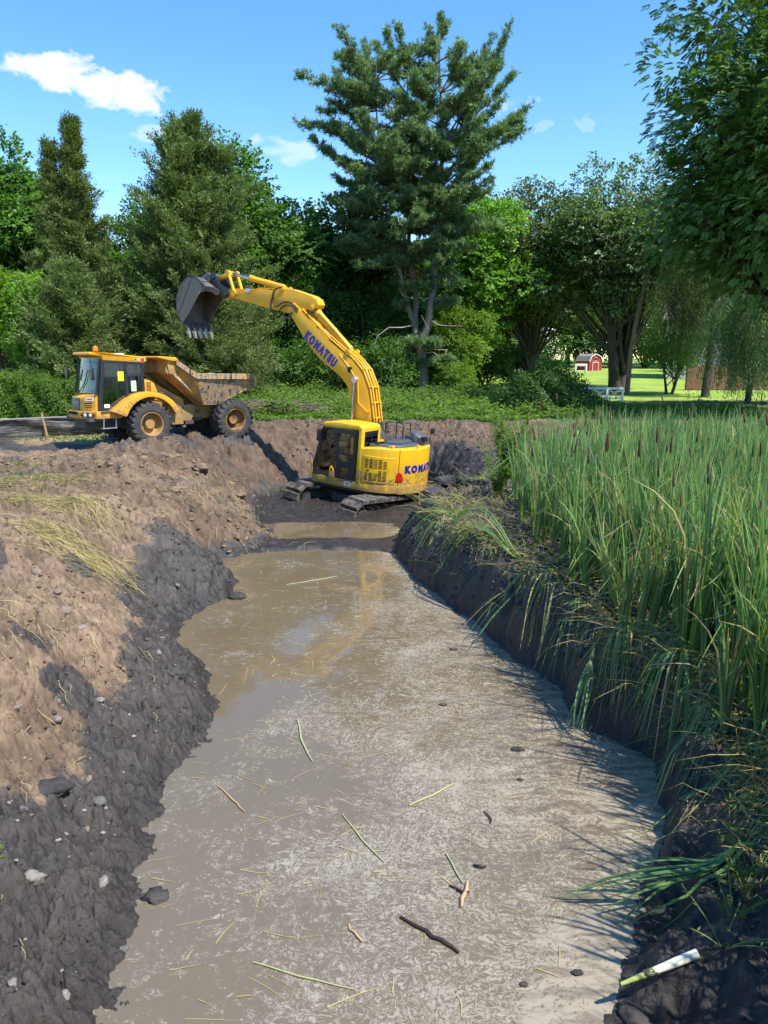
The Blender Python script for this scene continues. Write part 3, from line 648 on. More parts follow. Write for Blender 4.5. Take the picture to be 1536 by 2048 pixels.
    # boom cylinders
    for yy in (yb+.09, ya-.09):
        m = MB().tube([(.72,yy,1.35),(.705,yy,2.25)], .085, 18); bc = part(m, 'boom_cylinder', YEL2, smooth=40)
        part(MB().tube([(.705,yy,2.25),(.70,yy,3.98)], .045, 14), 'rod', BRIGHT, bc, smooth=40)
        part(MB().latheY([(0,yy+.06),(.085,yy+.06),(.10,yy+.04),(.10,yy-.04),(.085,yy-.06),(0,yy-.06)], .70, 4.02, 20), 'rod_eye', SILV, bc, smooth=30)
    # arm cylinder
    a0, a1 = Vector((1.05,-.035,4.80)), Vector((2.58,-.035,6.00)); dd = (a1-a0).normalized()
    m = MB().tube([tuple(a0), tuple(a0+dd*.08), tuple(a0+dd*.09), tuple(a0+dd*1.72)], [.075,.075,.105,.105], 20).tube([tuple(a0+dd*1.66), tuple(a0+dd*1.80)], .12, 20).tube([tuple(a0+dd*.9), tuple(a0+dd*.96)], .115, 20)
    ac = part(m, 'arm_cylinder', YEL2, smooth=40); part(MB().tube([tuple(a0+dd*1.75), tuple(a1)], .06, 14), 'rod', BRIGHT, ac, smooth=40)
    part(MB().tube([tuple(a0+Vector((0,.1,.08))), tuple(a0+dd*.8+Vector((0,.1,.11))), tuple(a0+dd*1.6+Vector((0,.1,.1)))], .018, 6), 'hydraulic_pipe', YEL2, ac, smooth=60)
    # ---------- arm
    ap = [(6.02,6.10),(5.89,6.17),(4.23,5.90),(3.74,5.84),(3.45,5.80),(3.15,5.84),(2.60,5.98),(2.36,6.00),(2.30,6.12),(2.38,6.27),(2.56,6.36),(2.83,6.42),(3.35,6.53),(3.75,6.56),(4.07,6.47),(4.70,6.49),(4.83,6.46),(5.9,6.44),(6.10,6.43),(6.16,6.25)]
    m = MB().prismY(ap, -.21, .14); arm = part(m, 'arm', YEL2, bevel=.018)
    for x, z, r_ in ((3.28,5.97,.17),(6.02,6.27,.12),(3.72,6.52,.09),(5.72,6.30,.10),(2.55,6.02,.10)):
        m = MB(); m.latheY([(0,.20),(r_*.6,.20),(r_*.6,.17),(r_,.17),(r_,.13),(r_*.5,.13),(r_*.5,-.2),(r_,-.2),(r_,-.25),(0,-.25)], x, z, 20)
        part(m, 'pin_boss', YEL2, arm, smooth=30)
    part(MB().box((5.02,.13,6.34),(5.2,.22,6.48)), 'work_lamp', SILV, arm, bevel=.02)
    hs_ = [[(4.02,.17,6.50),(4.10,.22,6.1),(4.05,.24,5.82),(3.8,.24,5.82),(3.55,.24,6.02),(3.25,.24,6.02),(3.05,.22,5.85)], [(3.7,.17,6.58),(3.95,.24,6.48),(3.98,.25,6.15),(3.85,.26,5.98),(3.6,.24,6.12),(3.3,.24,6.12),(3.0,.22,5.95)], [(3.6,.17,5.8),(3.5,.27,5.66),(3.35,.27,5.68),(3.25,.22,5.85)]]
    for p in hs_:
        P = []
        for i in range(len(p)-1):
            a, b_, c_, d_ = (Vector(p[max(i-1, 0)]), Vector(p[i]), Vector(p[i+1]), Vector(p[min(i+2, len(p)-1)]))
            for t_ in (0, .25, .5, .75): P.append(tuple(.5*((2*b_)+(c_-a)*t_+(2*a-5*b_+4*c_-d_)*t_**2+(-a+3*b_-3*c_+d_)*t_**3)))
        P.append(p[-1]); part(MB().tube(P, .024, 8), 'hydraulic_hose', HOSEM, arm, smooth=60)
    part(MB().tube([(4.02,.16,6.52),(4.12,.18,6.52),(4.7,.18,6.50),(4.85,.18,6.44),(5.6,.18,6.44)], .016, 6).tube([(4.08,.17,6.50),(4.08,.18,5.98)], .016, 6), 'hydraulic_pipe', YEL2, arm, smooth=60)
    # bucket cylinder
    m = MB().tube([(3.72,-.035,6.56),(3.80,-.035,6.575),(3.82,-.035,6.58),(5.15,-.035,6.80)], [.06,.06,.088,.088], 18).tube([(5.08,-.035,6.79),(5.2,-.035,6.81)], .1, 18).tube([(4.4,-.035,6.675),(4.46,-.035,6.685)], .097, 18)
    bcy = part(m, 'bucket_cylinder', YEL2, smooth=40); part(MB().tube([(5.15,-.035,6.80),(6.0,-.035,6.92)], .05, 14), 'rod', BRIGHT, bcy, smooth=40)
    # linkage
    for yy in (.17, -.24):
        part(MB().tube([(5.70,yy,6.30),(5.98,yy,6.93)], .05, 8).latheY([(0,yy+.05),(.1,yy+.05),(.1,yy-.05),(0,yy-.05)], 5.72, 6.30, 16).latheY([(0,yy+.05),(.09,yy+.05),(.09,yy-.05),(0,yy-.05)], 6.0, 6.93, 16), 'link_arm', YEL, smooth=30)
    part(MB().prismY([(5.95,6.86),(6.02,7.0),(6.62,6.80),(6.60,6.66)], -.12, .05), 'bucket_link', YEL2, bevel=.02)
    # quick coupler
    m = MB()
    for yy in (.19, -.26): m.prismY([(5.92,6.20),(6.06,6.10),(6.22,6.14),(6.75,6.55),(6.78,6.82),(6.68,6.90),(6.54,6.88),(6.36,6.62),(5.98,6.42)], yy-.02, yy+.025)
    m.box((6.2,-.26,6.3),(6.6,.19,6.5)); m.latheY([(0,.26),(.07,.26),(.07,-.33),(0,-.33)], 6.64, 6.77, 18); m.latheY([(0,.26),(.09,.26),(.09,-.33),(0,-.33)], 6.04, 6.27, 18); m.latheY([(0,.24),(.05,.24),(.05,-.31),(0,-.31)], 6.35, 6.42, 14)
    part(m, 'quick_coupler', plain('black coupler', (.022, .026, .034), .32, .2), bevel=.012)
    # ---------- bucket
    bw0, bw1 = -.62, .60
    shell_o = [(6.80,6.62),(7.05,6.74),(7.42,6.74),(7.72,6.50),(7.92,6.10),(7.93,5.72),(7.80,5.40),(7.62,5.18)]
    shell_i = [(6.86,6.58),(7.07,6.68),(7.40,6.68),(7.67,6.45),(7.86,6.08),(7.87,5.74),(7.75,5.42),(7.58,5.20)]
    m = MB(); ns = len(shell_o); vs = []
    for (a, b_) in zip(shell_o, shell_i): vs += [(a[0],bw0,a[1]),(a[0],bw1,a[1]),(b_[0],bw1,b_[1]),(b_[0],bw0,b_[1])]
    fs = [(0,1,2,3),(4*ns-1,4*ns-2,4*ns-3,4*ns-4)]
    for i in range(ns-1):
        for k_ in range(4): fs.append((4*i+k_, 4*i+(k_+1) % 4, 4*i+4+(k_+1) % 4, 4*i+4+k_))
    m.add(vs, fs)
    side_p = shell_o[:] + [(7.30,5.62),(6.98,6.08),(6.84,6.24),(6.62,6.30),(6.55,6.46)]
    m.prismY(side_p, bw1-.035, bw1); m.prismY(side_p, bw0, bw0+.035)
    m.prismY([(6.78,6.60),(6.55,6.46),(6.62,6.30),(6.70,6.30),(6.84,6.54)], bw0, bw1)
    # wear strips, side cutters and ears
    m.prismY([(7.58,5.22),(7.66,5.30),(7.30,5.70),(7.0,6.12),(6.86,6.28),(6.80,6.22),(6.96,6.02),(7.26,5.58)], bw1, bw1+.03)
    m.prismY([(7.22,6.66),(7.30,6.66),(7.82,5.60),(7.76,5.55)], bw1, bw1+.02); m.prismY([(7.6,6.45),(7.68,6.45),(7.9,5.9),(7.84,5.86)], bw1, bw1+.015)
    for yy in (.22, -.29): m.prismY([(6.72,6.56),(6.55,6.46),(6.30,6.36),(6.32,6.22),(6.42,6.20),(6.70,6.30),(7.0,6.60)], yy, yy+.035); m.prismY([(6.80,6.60),(6.72,6.86),(6.86,6.92),(7.15,6.72)], yy, yy+.035)
    m.latheY([(0,.27),(.05,.27),(.05,-.3),(0,-.3)], 6.80, 6.84, 14)
    bk = part(m, 'bucket', STEEL, bevel=.008, seg=1)
    part(MB().prismY([(7.66,5.22),(7.54,5.26),(7.44,5.10),(7.50,5.04)], bw0, bw1), 'cutting_edge', BLKD, bk, bevel=.008)
    for k_ in range(5):
        yc = bw0+.09 + k_*(bw1-bw0-.18)/4
        part(MB().prismY([(7.60,5.20),(7.48,5.24),(7.36,5.02),(7.50,4.96)], yc-.065, yc+.065), 'tooth_adapter', BLKD, bk, bevel=.01)
        t_ = MB(); t_.add([(7.50,yc-.055,5.02),(7.50,yc+.055,5.02),(7.38,yc+.055,5.08),(7.38,yc-.055,5.08),(7.33,yc-.035,4.74),(7.33,yc+.035,4.74),(7.29,yc+.035,4.76),(7.29,yc-.035,4.76)], [(0,1,2,3),(7,6,5,4),(0,4,5,1),(1,5,6,2),(2,6,7,3),(3,7,4,0)])
        part(t_, 'tooth', TOOTH, bk, bevel=.01)
    return root
excavator()
# ================================================================ DUMP TRUCK
ORA = paint('orange yellow truck paint', (.78, .37, .012), .35, .32, (.26, .17, .09), 2.4, thresh=.50, low=(.5, 1.7))
ORAD = paint('muddy truck paint', (.54, .28, .035), .6, .85, (.245, .165, .10), 2.6, thresh=.40)
BEDM = paint('mud streaked bed', (.50, .25, .05), .62, .97, (.25, .185, .13), 1.5, streak=True, thresh=.33)
TYRE = paint('muddy tyre rubber', (.035, .034, .034), .62, .6, (.12, .10, .085), 6, thresh=.52)
RIMR = paint('rusty muddy rim', (.42, .21, .04), .6, .9, (.06, .045, .035), 5, thresh=.42)
GLT = glass('truck glass', (.70, .78, .77), .03)

def bed_material():
    m, nt = new_mat('streaked dump bed'); v = objvec(nt)
    mp = N(nt, 'ShaderNodeMapping'); mp.inputs['Scale'].default_value = (6.5, 6.5, .45); nt.links.new(v, mp.inputs[0])
    a = noise(nt, mp.outputs[0], 1.6, 6, .7); b = noise(nt, v, 9, 6, .7)
    e = mth(nt, 'ADD', mth(nt, 'MULTIPLY', a, .82), mth(nt, 'MULTIPLY', b, .18))
    c = ramp(nt, e, [(.30, (.03, .025, .022)), (.43, (.06, .046, .036)), (.455, (.30, .225, .155)), (.54, (.36, .275, .195)), (.565, (.55, .27, .03)), (.66, (.60, .29, .03))])
    c = mix(nt, ramp(nt, b, [(.56, (0, 0, 0)), (.64, (1, 1, 1))]), c, (.055, .043, .036))
    bsdf(nt, c, .7, 0, .3, bump=b, bstr=.5, bdist=.012); return m
BEDS = bed_material()

def wheel(par, name, x, yc, z, side_, R=.68, W=.66, rimmat=None):
    """one tyre with lugs and its rim; the axle lies along y"""
    root = empty(name, (0, 0, 0), 0, par); yo = W/2
    m = MB(); pr = [(.36,-yo*.86),(.40,-yo*.98),(.50,-yo*1.02),(.58,-yo*.97),(.625,-yo*.82),(.645,-yo*.5),(.65,0),(.645,yo*.5),(.625,yo*.82),(.58,yo*.97),(.50,yo*1.02),(.40,yo*.98),(.36,yo*.86)]
    m.latheY(pr, 0, 0, 56); m.latheY([(.36,-yo*.86),(.34,-yo*.6),(.34,yo*.6),(.36,yo*.86)], 0, 0, 56)
    nl = 22
    for s in (-1, 1):
        for k in range(nl):
            w0 = 2*PI*(k + (.5 if s > 0 else 0))/nl
            # lug: from the shoulder to the middle, swept back
            st = [(1.00,.0,.075,.575,.60),(.94,.015,.085,.60,.655),(.70,.05,.07,.63,.68),(.35,.13,.06,.635,.682),(.0,.21,.045,.64,.683)]
            vs = []
            for fy, dw, hw, r0, r1 in st:
                for ww, rr in ((-hw, r0), (-hw*.75, r1), (hw*.75, r1), (hw, r0)):
                    w = w0 + (dw + ww); vs.append((rr*math.cos(w)*R/.68, s*fy*yo, rr*math.sin(w)*R/.68))
            fs = [(0,1,2,3),(16,17,18,19)]
            for i in range(4):
                for j in range(4): fs.append((4*i+j, 4*i+(j+1) % 4, 4*i+4+(j+1) % 4, 4*i+4+j))
            m.add(vs, fs)
    t = m.build('tyre', TYRE, root, smooth=35)
    rm = rimmat or ORA; s = side_
    m = MB(); m.latheY([(.365,s*yo*.84),(.375,s*yo*.90),(.355,s*yo*.93),(.335,s*yo*.86),(.325,s*yo*.5),(.30,s*yo*.22),(.26,s*yo*.12),(.16,s*yo*.10),(.16,s*yo*.42),(.14,s*yo*.50),(.0,s*yo*.50)], 0, 0, 40)
    for k in range(10):
        w = 2*PI*k/10; m.latheY([(0,s*yo*.16),(.014,s*yo*.16),(.014,s*yo*.1)], .215*math.cos(w), .215*math.sin(w), 6)
    r = m.build('rim', rm, root, smooth=35)
    m = MB(); m.latheY([(.36,-s*yo*.84),(.33,-s*yo*.86),(.32,-s*yo*.1),(.0,-s*yo*.1)], 0, 0, 32); m.build('rim_back', BLKD, r, smooth=35)
    root.location = (x, yc, z); root.scale = (.966, 1, 1); root.rotation_euler = (0, .3*x + .2*yc, 0)
    return root

def dumper():
    a = rad(42); X = Vector((-math.cos(a), -math.sin(a), 0)); Y = Vector((math.sin(a), -math.cos(a), 0)); Z = Vector((0, 0, 1))
    t = rad(-.6); Xt = X*math.cos(t) + Z*math.sin(t); Zt = Z*math.cos(t) - X*math.sin(t)
    root = empty('dump_truck'); root.matrix_world = Matrix(((Xt.x*1.035, Y.x, Zt.x, -7.87), (Xt.y*1.035, Y.y, Zt.y, 24.49), (Xt.z*1.035, Y.z, Zt.z, 1.66), (0, 0, 0, 1)))
    tag(root, 'muddy orange articulated dump truck parked on the bank beneath the excavator bucket', 'dump truck')
    def part(mb, name, mat, parent=root, **k): return mb.build(name, mat, parent, **k)
    wheel(root, 'wheel', 0, .90, .70, 1); wheel(root, 'wheel', 0, -.90, .70, -1)
    wheel(root, 'wheel', -2.82, .92, .66, 1, rimmat=RIMR); wheel(root, 'wheel', -2.82, -.92, .66, -1, rimmat=RIMR)
    # chassis
    m = MB(); m.box((-1.0,-.42,.62),(1.7,.42,1.05)); m.tube([(0,-.7,.70),(0,.7,.70)], .15, 14); m.box((-.35,-.3,.5),(.35,.3,.9)); part(m, 'chassis', BLKD, bevel=.02)
    m = MB(); m.prismY([(-1.0,.62),(-1.0,1.1),(-1.5,1.2),(-3.6,1.15),(-3.6,.85),(-2.2,.72),(-1.5,.55)], -.38, .38); m.tube([(-2.82,-.7,.66),(-2.82,.7,.66)], .15, 14)
    m.prismY([(-1.25,.70),(-1.25,1.18),(-1.65,1.2),(-1.7,.95),(-1.55,.66)], .38, .62); m.prismY([(-1.25,.70),(-1.25,1.18),(-1.65,1.2),(-1.7,.95),(-1.55,.66)], -.62, -.38)
    rc = part(m, 'rear_frame', ORAD, bevel=.02)
    m = MB(); m.tube([(-1.05,.30,.85),(-1.9,.62,1.0)], .05, 10); m.tube([(-1.1,.25,.70),(-2.0,.5,.7)], .06, 10); m.box((-1.6,.40,.58),(-1.3,.72,.70)); m.tube([(-1.0,.5,1.0),(-1.3,.55,1.1),(-1.5,.5,.8)], .025, 8); part(m, 'tipping_ram', BLKD, rc, bevel=.01)
    # fuel tank / tool box behind the front wheel
    m = MB(); m.prismY([(-.60,.62),(-.62,1.32),(-.82,1.36),(-1.05,1.05),(-1.12,.62)], .45, 1.0); part(m, 'tool_box', ORAD, bevel=.03)
    m = MB(); m.prismY([(-.60,.62),(-.62,1.32),(-.82,1.36),(-1.05,1.05),(-1.12,.62)], -1.0, -.45); part(m, 'tool_box', ORAD, bevel=.03)
    # engine cover
    m = MB(); m.prismY([(.02,1.2),(.02,2.02),(-.16,2.06),(-.34,1.96),(-1.35,1.38),(-1.40,1.0),(-.6,.95)], -.62, .62); en = part(m, 'engine_cover', ORAD, bevel=.05, seg=3)
    m = MB(); m.prismY([(-.02,1.62),(-.02,2.0),(-.14,2.03),(-.32,1.93),(-.42,1.62)], .62, .80); vv = part(m, 'side_vent', ORA, en, bevel=.02)
    m = MB()
    for k in range(8): m.box((-.07,.80,1.655+k*.04),(-.22,.806,1.675+k*.04))
    part(m, 'vent_slots', HOLE, vv)
    part(MB().tube([(-.28,.80,1.60),(-.34,.9,1.56),(-.4,.8,1.60)], .02, 6).box((-.33,.84,1.56),(-.27,.90,1.66)), 'handle', REDM, en, bevel=.005)
    part(MB().tube([(-.42,.78,1.62),(-.62,.8,1.62),(-.95,.78,1.40)], .012, 6), 'cable', BLK, en)
    # lower body: bumper, sills
    bp = [(1.84,-.45),(1.84,.36),(1.56,.98),(.80,1.0),(.80,-1.0),(1.56,-.98)]
    m = MB(); m.prismZ(bp, .93, 1.155); bu = part(m, 'bumper', ORA, bevel=.03, seg=3)
    m = MB(); m.box((1.2,-.88,.86),(1.75,.88,.95)); part(m, 'bumper_bracket', BLKD, bu)
    m = MB(); m.box((1.84,-.38,1.05),(1.854,.30,1.14)); part(m, 'bumper_slot', HOLE, bu)
    # headlights on the bevelled corner
    c0, c1 = Vector((1.84, .36, 0)), Vector((1.56, .98, 0)); e = (c1-c0).normalized(); nrm = Vector((-e.y, e.x, 0)); nrm = nrm if nrm.y > 0 else -nrm
    def corner(u, z, off, s=1): p = c0+e*u+nrm*off; return (p.x, p.y*s, z)
    for s in (1, -1):
        hb = MB(); 
        n = 18; ring = [corner(.36+.28*math.cos(2*PI*k/n), 1.045+.072*math.sin(2*PI*k/n), .004, s) for k in range(n)]; ring2 = [corner(.36+.28*math.cos(2*PI*k/n), 1.045+.072*math.sin(2*PI*k/n), .012, s) for k in range(n)]
        hb.add(ring+ring2, [tuple(range(n, 2*n))] + [(k, (k+1) % n, n+(k+1) % n, n+k) for k in range(n)])
        hp = part(hb, 'lamp_panel', BLK, bu)
        for u in (.26, .46):
            ring = [corner(u+.062*math.cos(2*PI*k/14), 1.045+.055*math.sin(2*PI*k/14), .013, s) for k in range(14)]; c_ = corner(u, 1.045, .045, s)
            hm = MB(); hm.add(ring+[c_], [(k, (k+1) % 14, 14) for k in range(14)]); part(hm, 'headlight', plain('lamp glass', (.75, .76, .75), .12), hp, smooth=50)
        ring = [corner(.59+.03*math.cos(2*PI*k/10), 1.045+.022*math.sin(2*PI*k/10), .016, s) for k in range(10)]
        part(MB().add(ring, [tuple(range(10))]), 'indicator', REDM, hp)
    # nose: hood with grille
    nose_lo = [(1.76,-.42),(1.76,.30),(1.50,.80),(1.36,.80),(1.36,-.80),(1.50,-.80)]
    nose_hi = [(1.70,-.40),(1.70,.26),(1.46,.77),(1.34,.78),(1.34,-.78),(1.46,-.77)]
    m = MB(); zl = [1.155]*6; zh = [1.56,1.56,1.66,1.68,1.68,1.66]
    vs = [(x, y, z) for (x, y), z in zip(nose_lo, zl)] + [(x, y, z) for (x, y), z in zip(nose_hi, zh)]
    m.add(vs, [(5,4,3,2,1,0),(6,7,8,11),(8,9,10,11)] + [(i, (i+1) % 6, 6+(i+1) % 6, 6+i) for i in range(6)])
    no = part(m, 'nose', ORA, bevel=.025, seg=3)
    m = MB(); m.add([(1.775,-.39,1.18),(1.775,.27,1.18),(1.725,.24,1.53),(1.725,-.37,1.53),(1.74,-.39,1.18),(1.74,.27,1.18),(1.69,.24,1.53),(1.69,-.37,1.53)], [(0,1,2,3),(0,4,5,1),(1,5,6,2),(2,6,7,3),(3,7,4,0)]); gr = part(m, 'grille', plain('navy black grille', (.012, .014, .022), .4), no, bevel=.006)
    me, wd = text_mesh('HYDREMA', .085, .002, .003)
    link('lettering', map_mesh(me, lambda x, y, z: (1.754-.14*(y+.04)+z, -.26+x*.9, 1.36+y)), plain('grey badge', (.20, .21, .23), .4), gr)
    m0, m1 = Vector((1.76, .30, 0)), Vector((1.50, .80, 0)); e2 = (m1-m0).normalized(); n2 = Vector((-e2.y, e2.x, 0)); n2 = n2 if n2.y > 0 else -n2
    def chf(u, z, off): p = m0+e2*u+n2*(off-.07*(z-1.155)); return (p.x, p.y, z)
    m = MB()
    for k in range(3):
        z = 1.25+k*.06; m.add([chf(.18,z,.016), chf(.45,z,.016), chf(.45,z+.025,.016), chf(.18,z+.025,.016)], [(0,1,2,3)])
    part(m, 'vent_slots', HOLE, no)
    s_ = part(MB().add([chf(.22,1.46,.018), chf(.52,1.46,.018), chf(.52,1.56,.018), chf(.22,1.56,.018)], [(0,1,2,3)]), 'sticker', WHITE, no)
    part(MB().add([chf(.27,1.49,.021), chf(.47,1.49,.021), chf(.47,1.53,.021), chf(.27,1.53,.021)], [(0,1,2,3)]), 'red_print', REDP, s_)
    # step and fender
    m = MB(); m.tube([(1.36,1.0,.94),(1.40,1.04,.66)], .014, 6); m.tube([(1.0,1.0,.94),(1.04,1.04,.66)], .014, 6); m.box((1.02,.92,.645),(1.44,1.10,.67)); part(m, 'step', SILV, bevel=.004)
    part(MB().box((1.0,.985,1.156),(1.42,1.045,1.165)), 'step_plate', SILV, bu)
    for s in (1, -1):
        arc = []
        for k in range(15):
            w = rad(12 + k*(158-12)/14); arc.append((.84*math.cos(w)*1.02, .72+.90*math.sin(w)))
        arc[0] = (.84, 1.0)
        inner = [(p[0]*.93, .72+(p[1]-.72)*.90) for p in arc]
        outer = [(1.16, 1.16)] + [(.98, 1.28), (.80, 1.42), (.62, 1.53), (.42, 1.62), (.2, 1.67), (-.02, 1.69), (-.22, 1.66), (-.42, 1.60), (-.58, 1.50), (-.72, 1.38), (-.80, 1.26), (-.84, 1.16), (-.86, 1.08), (-.87, 1.02)]
        m = MB(); n = len(outer); vs = [(p[0], s*.80, p[1]) for p in outer] + [(p[0], s*.80, p[1]) for p in inner] + [(p[0], s*1.22, p[1]-.02) for p in outer] + [(p[0], s*1.22, p[1]) for p in inner]
        # outer[0] low front is tied to the sill
        fs = []
        for i in range(n-1): fs += [(i, i+1, n+i+1, n+i), (2*n+i, 3*n+i, 3*n+i+1, 2*n+i+1), (i, 2*n+i, 2*n+i+1, i+1), (n+i, n+i+1, 3*n+i+1, 3*n+i)]
        fs += [(0, n, 3*n, 2*n), (n-1, 2*n+n-1, 4*n-1, 2*n-1)]
        m.add(vs, fs); part(m, 'fender', ORA, bevel=.012)
        m = MB(); m.add([(1.56,s*.98,1.15),(.84,s*1.0,1.15),(.84,s*1.0,.95),(1.56,s*.98,.95)], [(0,1,2,3)])
    # cab
    yc = .84
    cp = [(1.42,1.16),(1.36,1.66),(1.24,2.64),(.03,2.56),(.02,1.62),(.56,1.50),(1.06,1.16)]
    def fr(o, i_, y0_, y1_, name, par, mat=BLK): return part(MB().ringY(o, i_, y0_, y1_), name, mat, par, bevel=.01, seg=1)
    # roof with visor
    rp = [(1.52,2.79),(1.50,2.87),(1.38,2.88),(1.20,2.86),(-.10,2.71),(-.11,2.56),(-.02,2.54),(1.22,2.63),(1.24,2.74),(1.40,2.78)]
    m = MB(); m.prismY(rp, -.86, .87)
    for i_, v_ in enumerate(m.v):
        if v_[0] > 1.37: m.v[i_] = (v_[0], v_[1]*.74, v_[2])
    cab = part(m, 'cab', ORA, bevel=.04, seg=3)
    for x in (.92, .0): pass
    # roof tapers: lamps in the visor, plate with number
    m = MB(); m.add([(.42,.873,2.615),(-.08,.873,2.575),(-.085,.873,2.66),(.22,.873,2.695),(.33,.873,2.66)], [(0,1,2,3,4)]); nb = part(m, 'number_band', BLK, cab)
    q = part(MB().add([(.27,.876,2.612),(.10,.876,2.60),(.10,.876,2.665),(.27,.876,2.68)], [(0,1,2,3)]), 'number_plate', WHITE, nb)
    me, wd = text_mesh('912', .075, .0005, .003); link('lettering', map_mesh(me, lambda x, y, z: (.262-x*1.0, .8785+z, 2.617+y-.07*x)), BLK, q)
    part(MB().add([(.10,.876,2.60),(-.0,.876,2.592),(-.0,.876,2.655),(.10,.876,2.665)], [(0,1,2,3)]), 'red_field', REDP, nb)
    part(MB().latheY([(0,.877),(.024,.877),(.024,.873)], -.045, 2.622, 14), 'round_emblem', WHITE, nb)
    m = MB().tube([(1.02,-.1,2.83),(1.02,-.1,2.90)], .045, 16); bc = part(m, 'beacon', BLK, cab, smooth=40)
    part(MB().tube([(1.02,-.1,2.895),(1.02,-.1,2.91),(1.02,-.1,3.02),(1.02,-.1,3.05),(1.02,-.1,3.065)], [.05,.075,.07,.05,.01], 18), 'beacon_lens', ORG, bc, smooth=40)
    part(MB().box((.55,-.5,2.78),(.25,.1,2.83)), 'roof_hatch', WHITE, cab, bevel=.01)
    # side frames
    O = [(1.44,1.16),(1.40,1.66),(1.26,2.64),(.03,2.56),(.02,1.60),(.56,1.47),(1.04,1.16)]
    I = [(1.31,1.23),(1.28,1.66),(1.16,2.56),(.09,2.50),(.08,1.66),(.60,1.54),(1.08,1.23)]
    for s in (1, -1):
        f_ = fr(O, I, s*yc-.03, s*yc+.03, 'cab_frame', cab)
        part(MB().prismY([(.60,1.50),(.60,2.60),(.52,2.60),(.52,1.50)], s*yc-.028, s*yc+.034), 'pillar', BLK, f_)
        part(MB().prismY([(1.31,1.23),(1.28,1.66),(1.16,2.56),(.60,2.53),(.60,1.54),(1.08,1.23)], s*yc-.006, s*yc+.006), 'door_window', GLT, f_)
        part(MB().prismY([(.52,1.58),(.52,2.52),(.09,2.50),(.08,1.66)], s*yc-.006, s*yc+.006), 'rear_side_window', GLT, f_)
    part(MB().prismY([(.18,1.95),(.18,2.16),(.22,2.16),(.22,1.95)], yc+.03, yc+.07), 'door_handle', BLK, cab, bevel=.01)
    # front: windscreen over the nose, curved corner posts
    m = MB(); pts_lo = [(1.42,-.80),(1.50,-.55),(1.53,0),(1.50,.55),(1.42,.80)]; pts_hi = [(1.27,-.78),(1.34,-.52),(1.37,0),(1.34,.52),(1.27,.78)]
    vs = [(x, y, 1.67) for x, y in pts_lo] + [(x, y, 2.70) for x, y in pts_hi]; m.add(vs, [(i, i+1, 6+i, 5+i) for i in range(4)])
    wsn = part(m, 'windscreen', GLT, cab, smooth=40)
    m = MB(); m.tube([(1.56,-.20,1.68),(1.50,.15,2.0),(1.44,.30,2.35)], .014, 6); part(m, 'wiper', BLK, wsn)
    for s in (1, -1): part(MB().tube([(1.44,s*.80,1.66),(1.28,s*.79,2.66)], .04, 8), 'front_post', BLK, cab, smooth=40)
    for s in (1, -1):
        m = MB(); m.tube([(1.55,s*.82,2.74),(1.62,s*.98,2.70),(1.60,s*1.0,2.40)], .013, 6); m.box((1.56,s*.90,2.08),(1.62,s*1.08,2.42)); part(m, 'side_mirror', BLK, cab, bevel=.012)
    m = MB(); m.box((.0,-.80,1.66),(.03,.80,1.80)); m.box((.0,-.80,2.48),(.03,.80,2.56)); m.box((.0,-.84,1.6),(.05,-.76,2.56)); m.box((.0,.76,1.6),(.05,.84,2.56)); rw = part(m, 'rear_wall', BLK, cab)
    part(MB().box((.012,-.76,1.80),(.018,.76,2.48)), 'rear_window', GLT, rw)
    m = MB(); m.prismZ([(1.36,-.80),(1.36,.80),(1.0,.82),(.6,.82),(.1,.82),(.1,-.82),(1.0,-.82)], 1.10, 1.17); part(m, 'cab_floor', BLK, cab)
    m = MB(); m.box((.30,-.28,1.35),(.80,.24,1.62)); m.prismY([(.22,1.55),(.40,1.55),(.28,2.25),(.12,2.25)], -.28, .24); part(m, 'seat', plain('teal seat', (.03, .07, .085), .9), cab, bevel=.05, seg=3)
    m = MB(); m.box((1.0,-.6,1.3),(1.34,.5,1.72)); m.tube([(.92,-.02,1.55),(1.08,-.02,1.3)], .03, 8)
    rr = [(.92-.08*math.sin(2*PI*k/20), -.02+.19*math.cos(2*PI*k/20), 1.86+.17*math.sin(2*PI*k/20)) for k in range(21)]; m.tube(rr, .016, 6); m.tube([(1.0,-.02,1.6),(.92,-.02,1.86)], .025, 8); m.box((.2,.35,1.3),(.8,.6,1.72)); part(m, 'dashboard', BLK, cab, bevel=.015)
    part(MB().box((.62,.845,2.02),(.80,.850,2.30)), 'yellow_notice', plain('yellow notice', (.85, .68, .02), .6), cab)
    part(MB().box((1.10,.845,1.25),(1.26,.850,1.35)), 'white_notice', WHITE, cab)
    part(MB().box((.26,.845,1.70),(.42,.850,2.02)), 'pale_notice', plain('pale green notice', (.42, .55, .40), .6), cab)
    # ---------- dump bed
    rimN = [(-.80,2.66),(-1.48,2.22),(-3.40,2.14)]           # rim line, near side
    bed = empty('bed', (0, 0, 0), 0, root); W1, W0 = 1.24, .92; T = .05
    for s in (1, -1):
        top = [(-.86,s*W1,2.62),(-1.50,s*W1,2.18),(-3.46,s*W1,2.10)]
        bot = [(-.86,s*1.06,2.30),(-1.86,s*W0,1.19),(-2.36,s*W0,1.17),(-3.50,s*1.06,1.70)]
        # front flared panel (yellower), main side panel
        m = MB(); q = lambda p, dy: (p[0], p[1]-s*dy, p[2])
        def slab(pts, name, mat):
            k = len(pts); vs = pts + [q(p, T) for p in pts]
            return part(MB().add(vs, [tuple(range(k)), tuple(range(2*k-1, k-1, -1))] + [(i, k+i, k+(i+1) % k, (i+1) % k) for i in range(k)]), name, mat, bed, bevel=.006, seg=1)
        slab([top[1], (-1.50,s*W1,2.0), bot[1], bot[2], bot[3], top[2]], 'side_panel', BEDS)
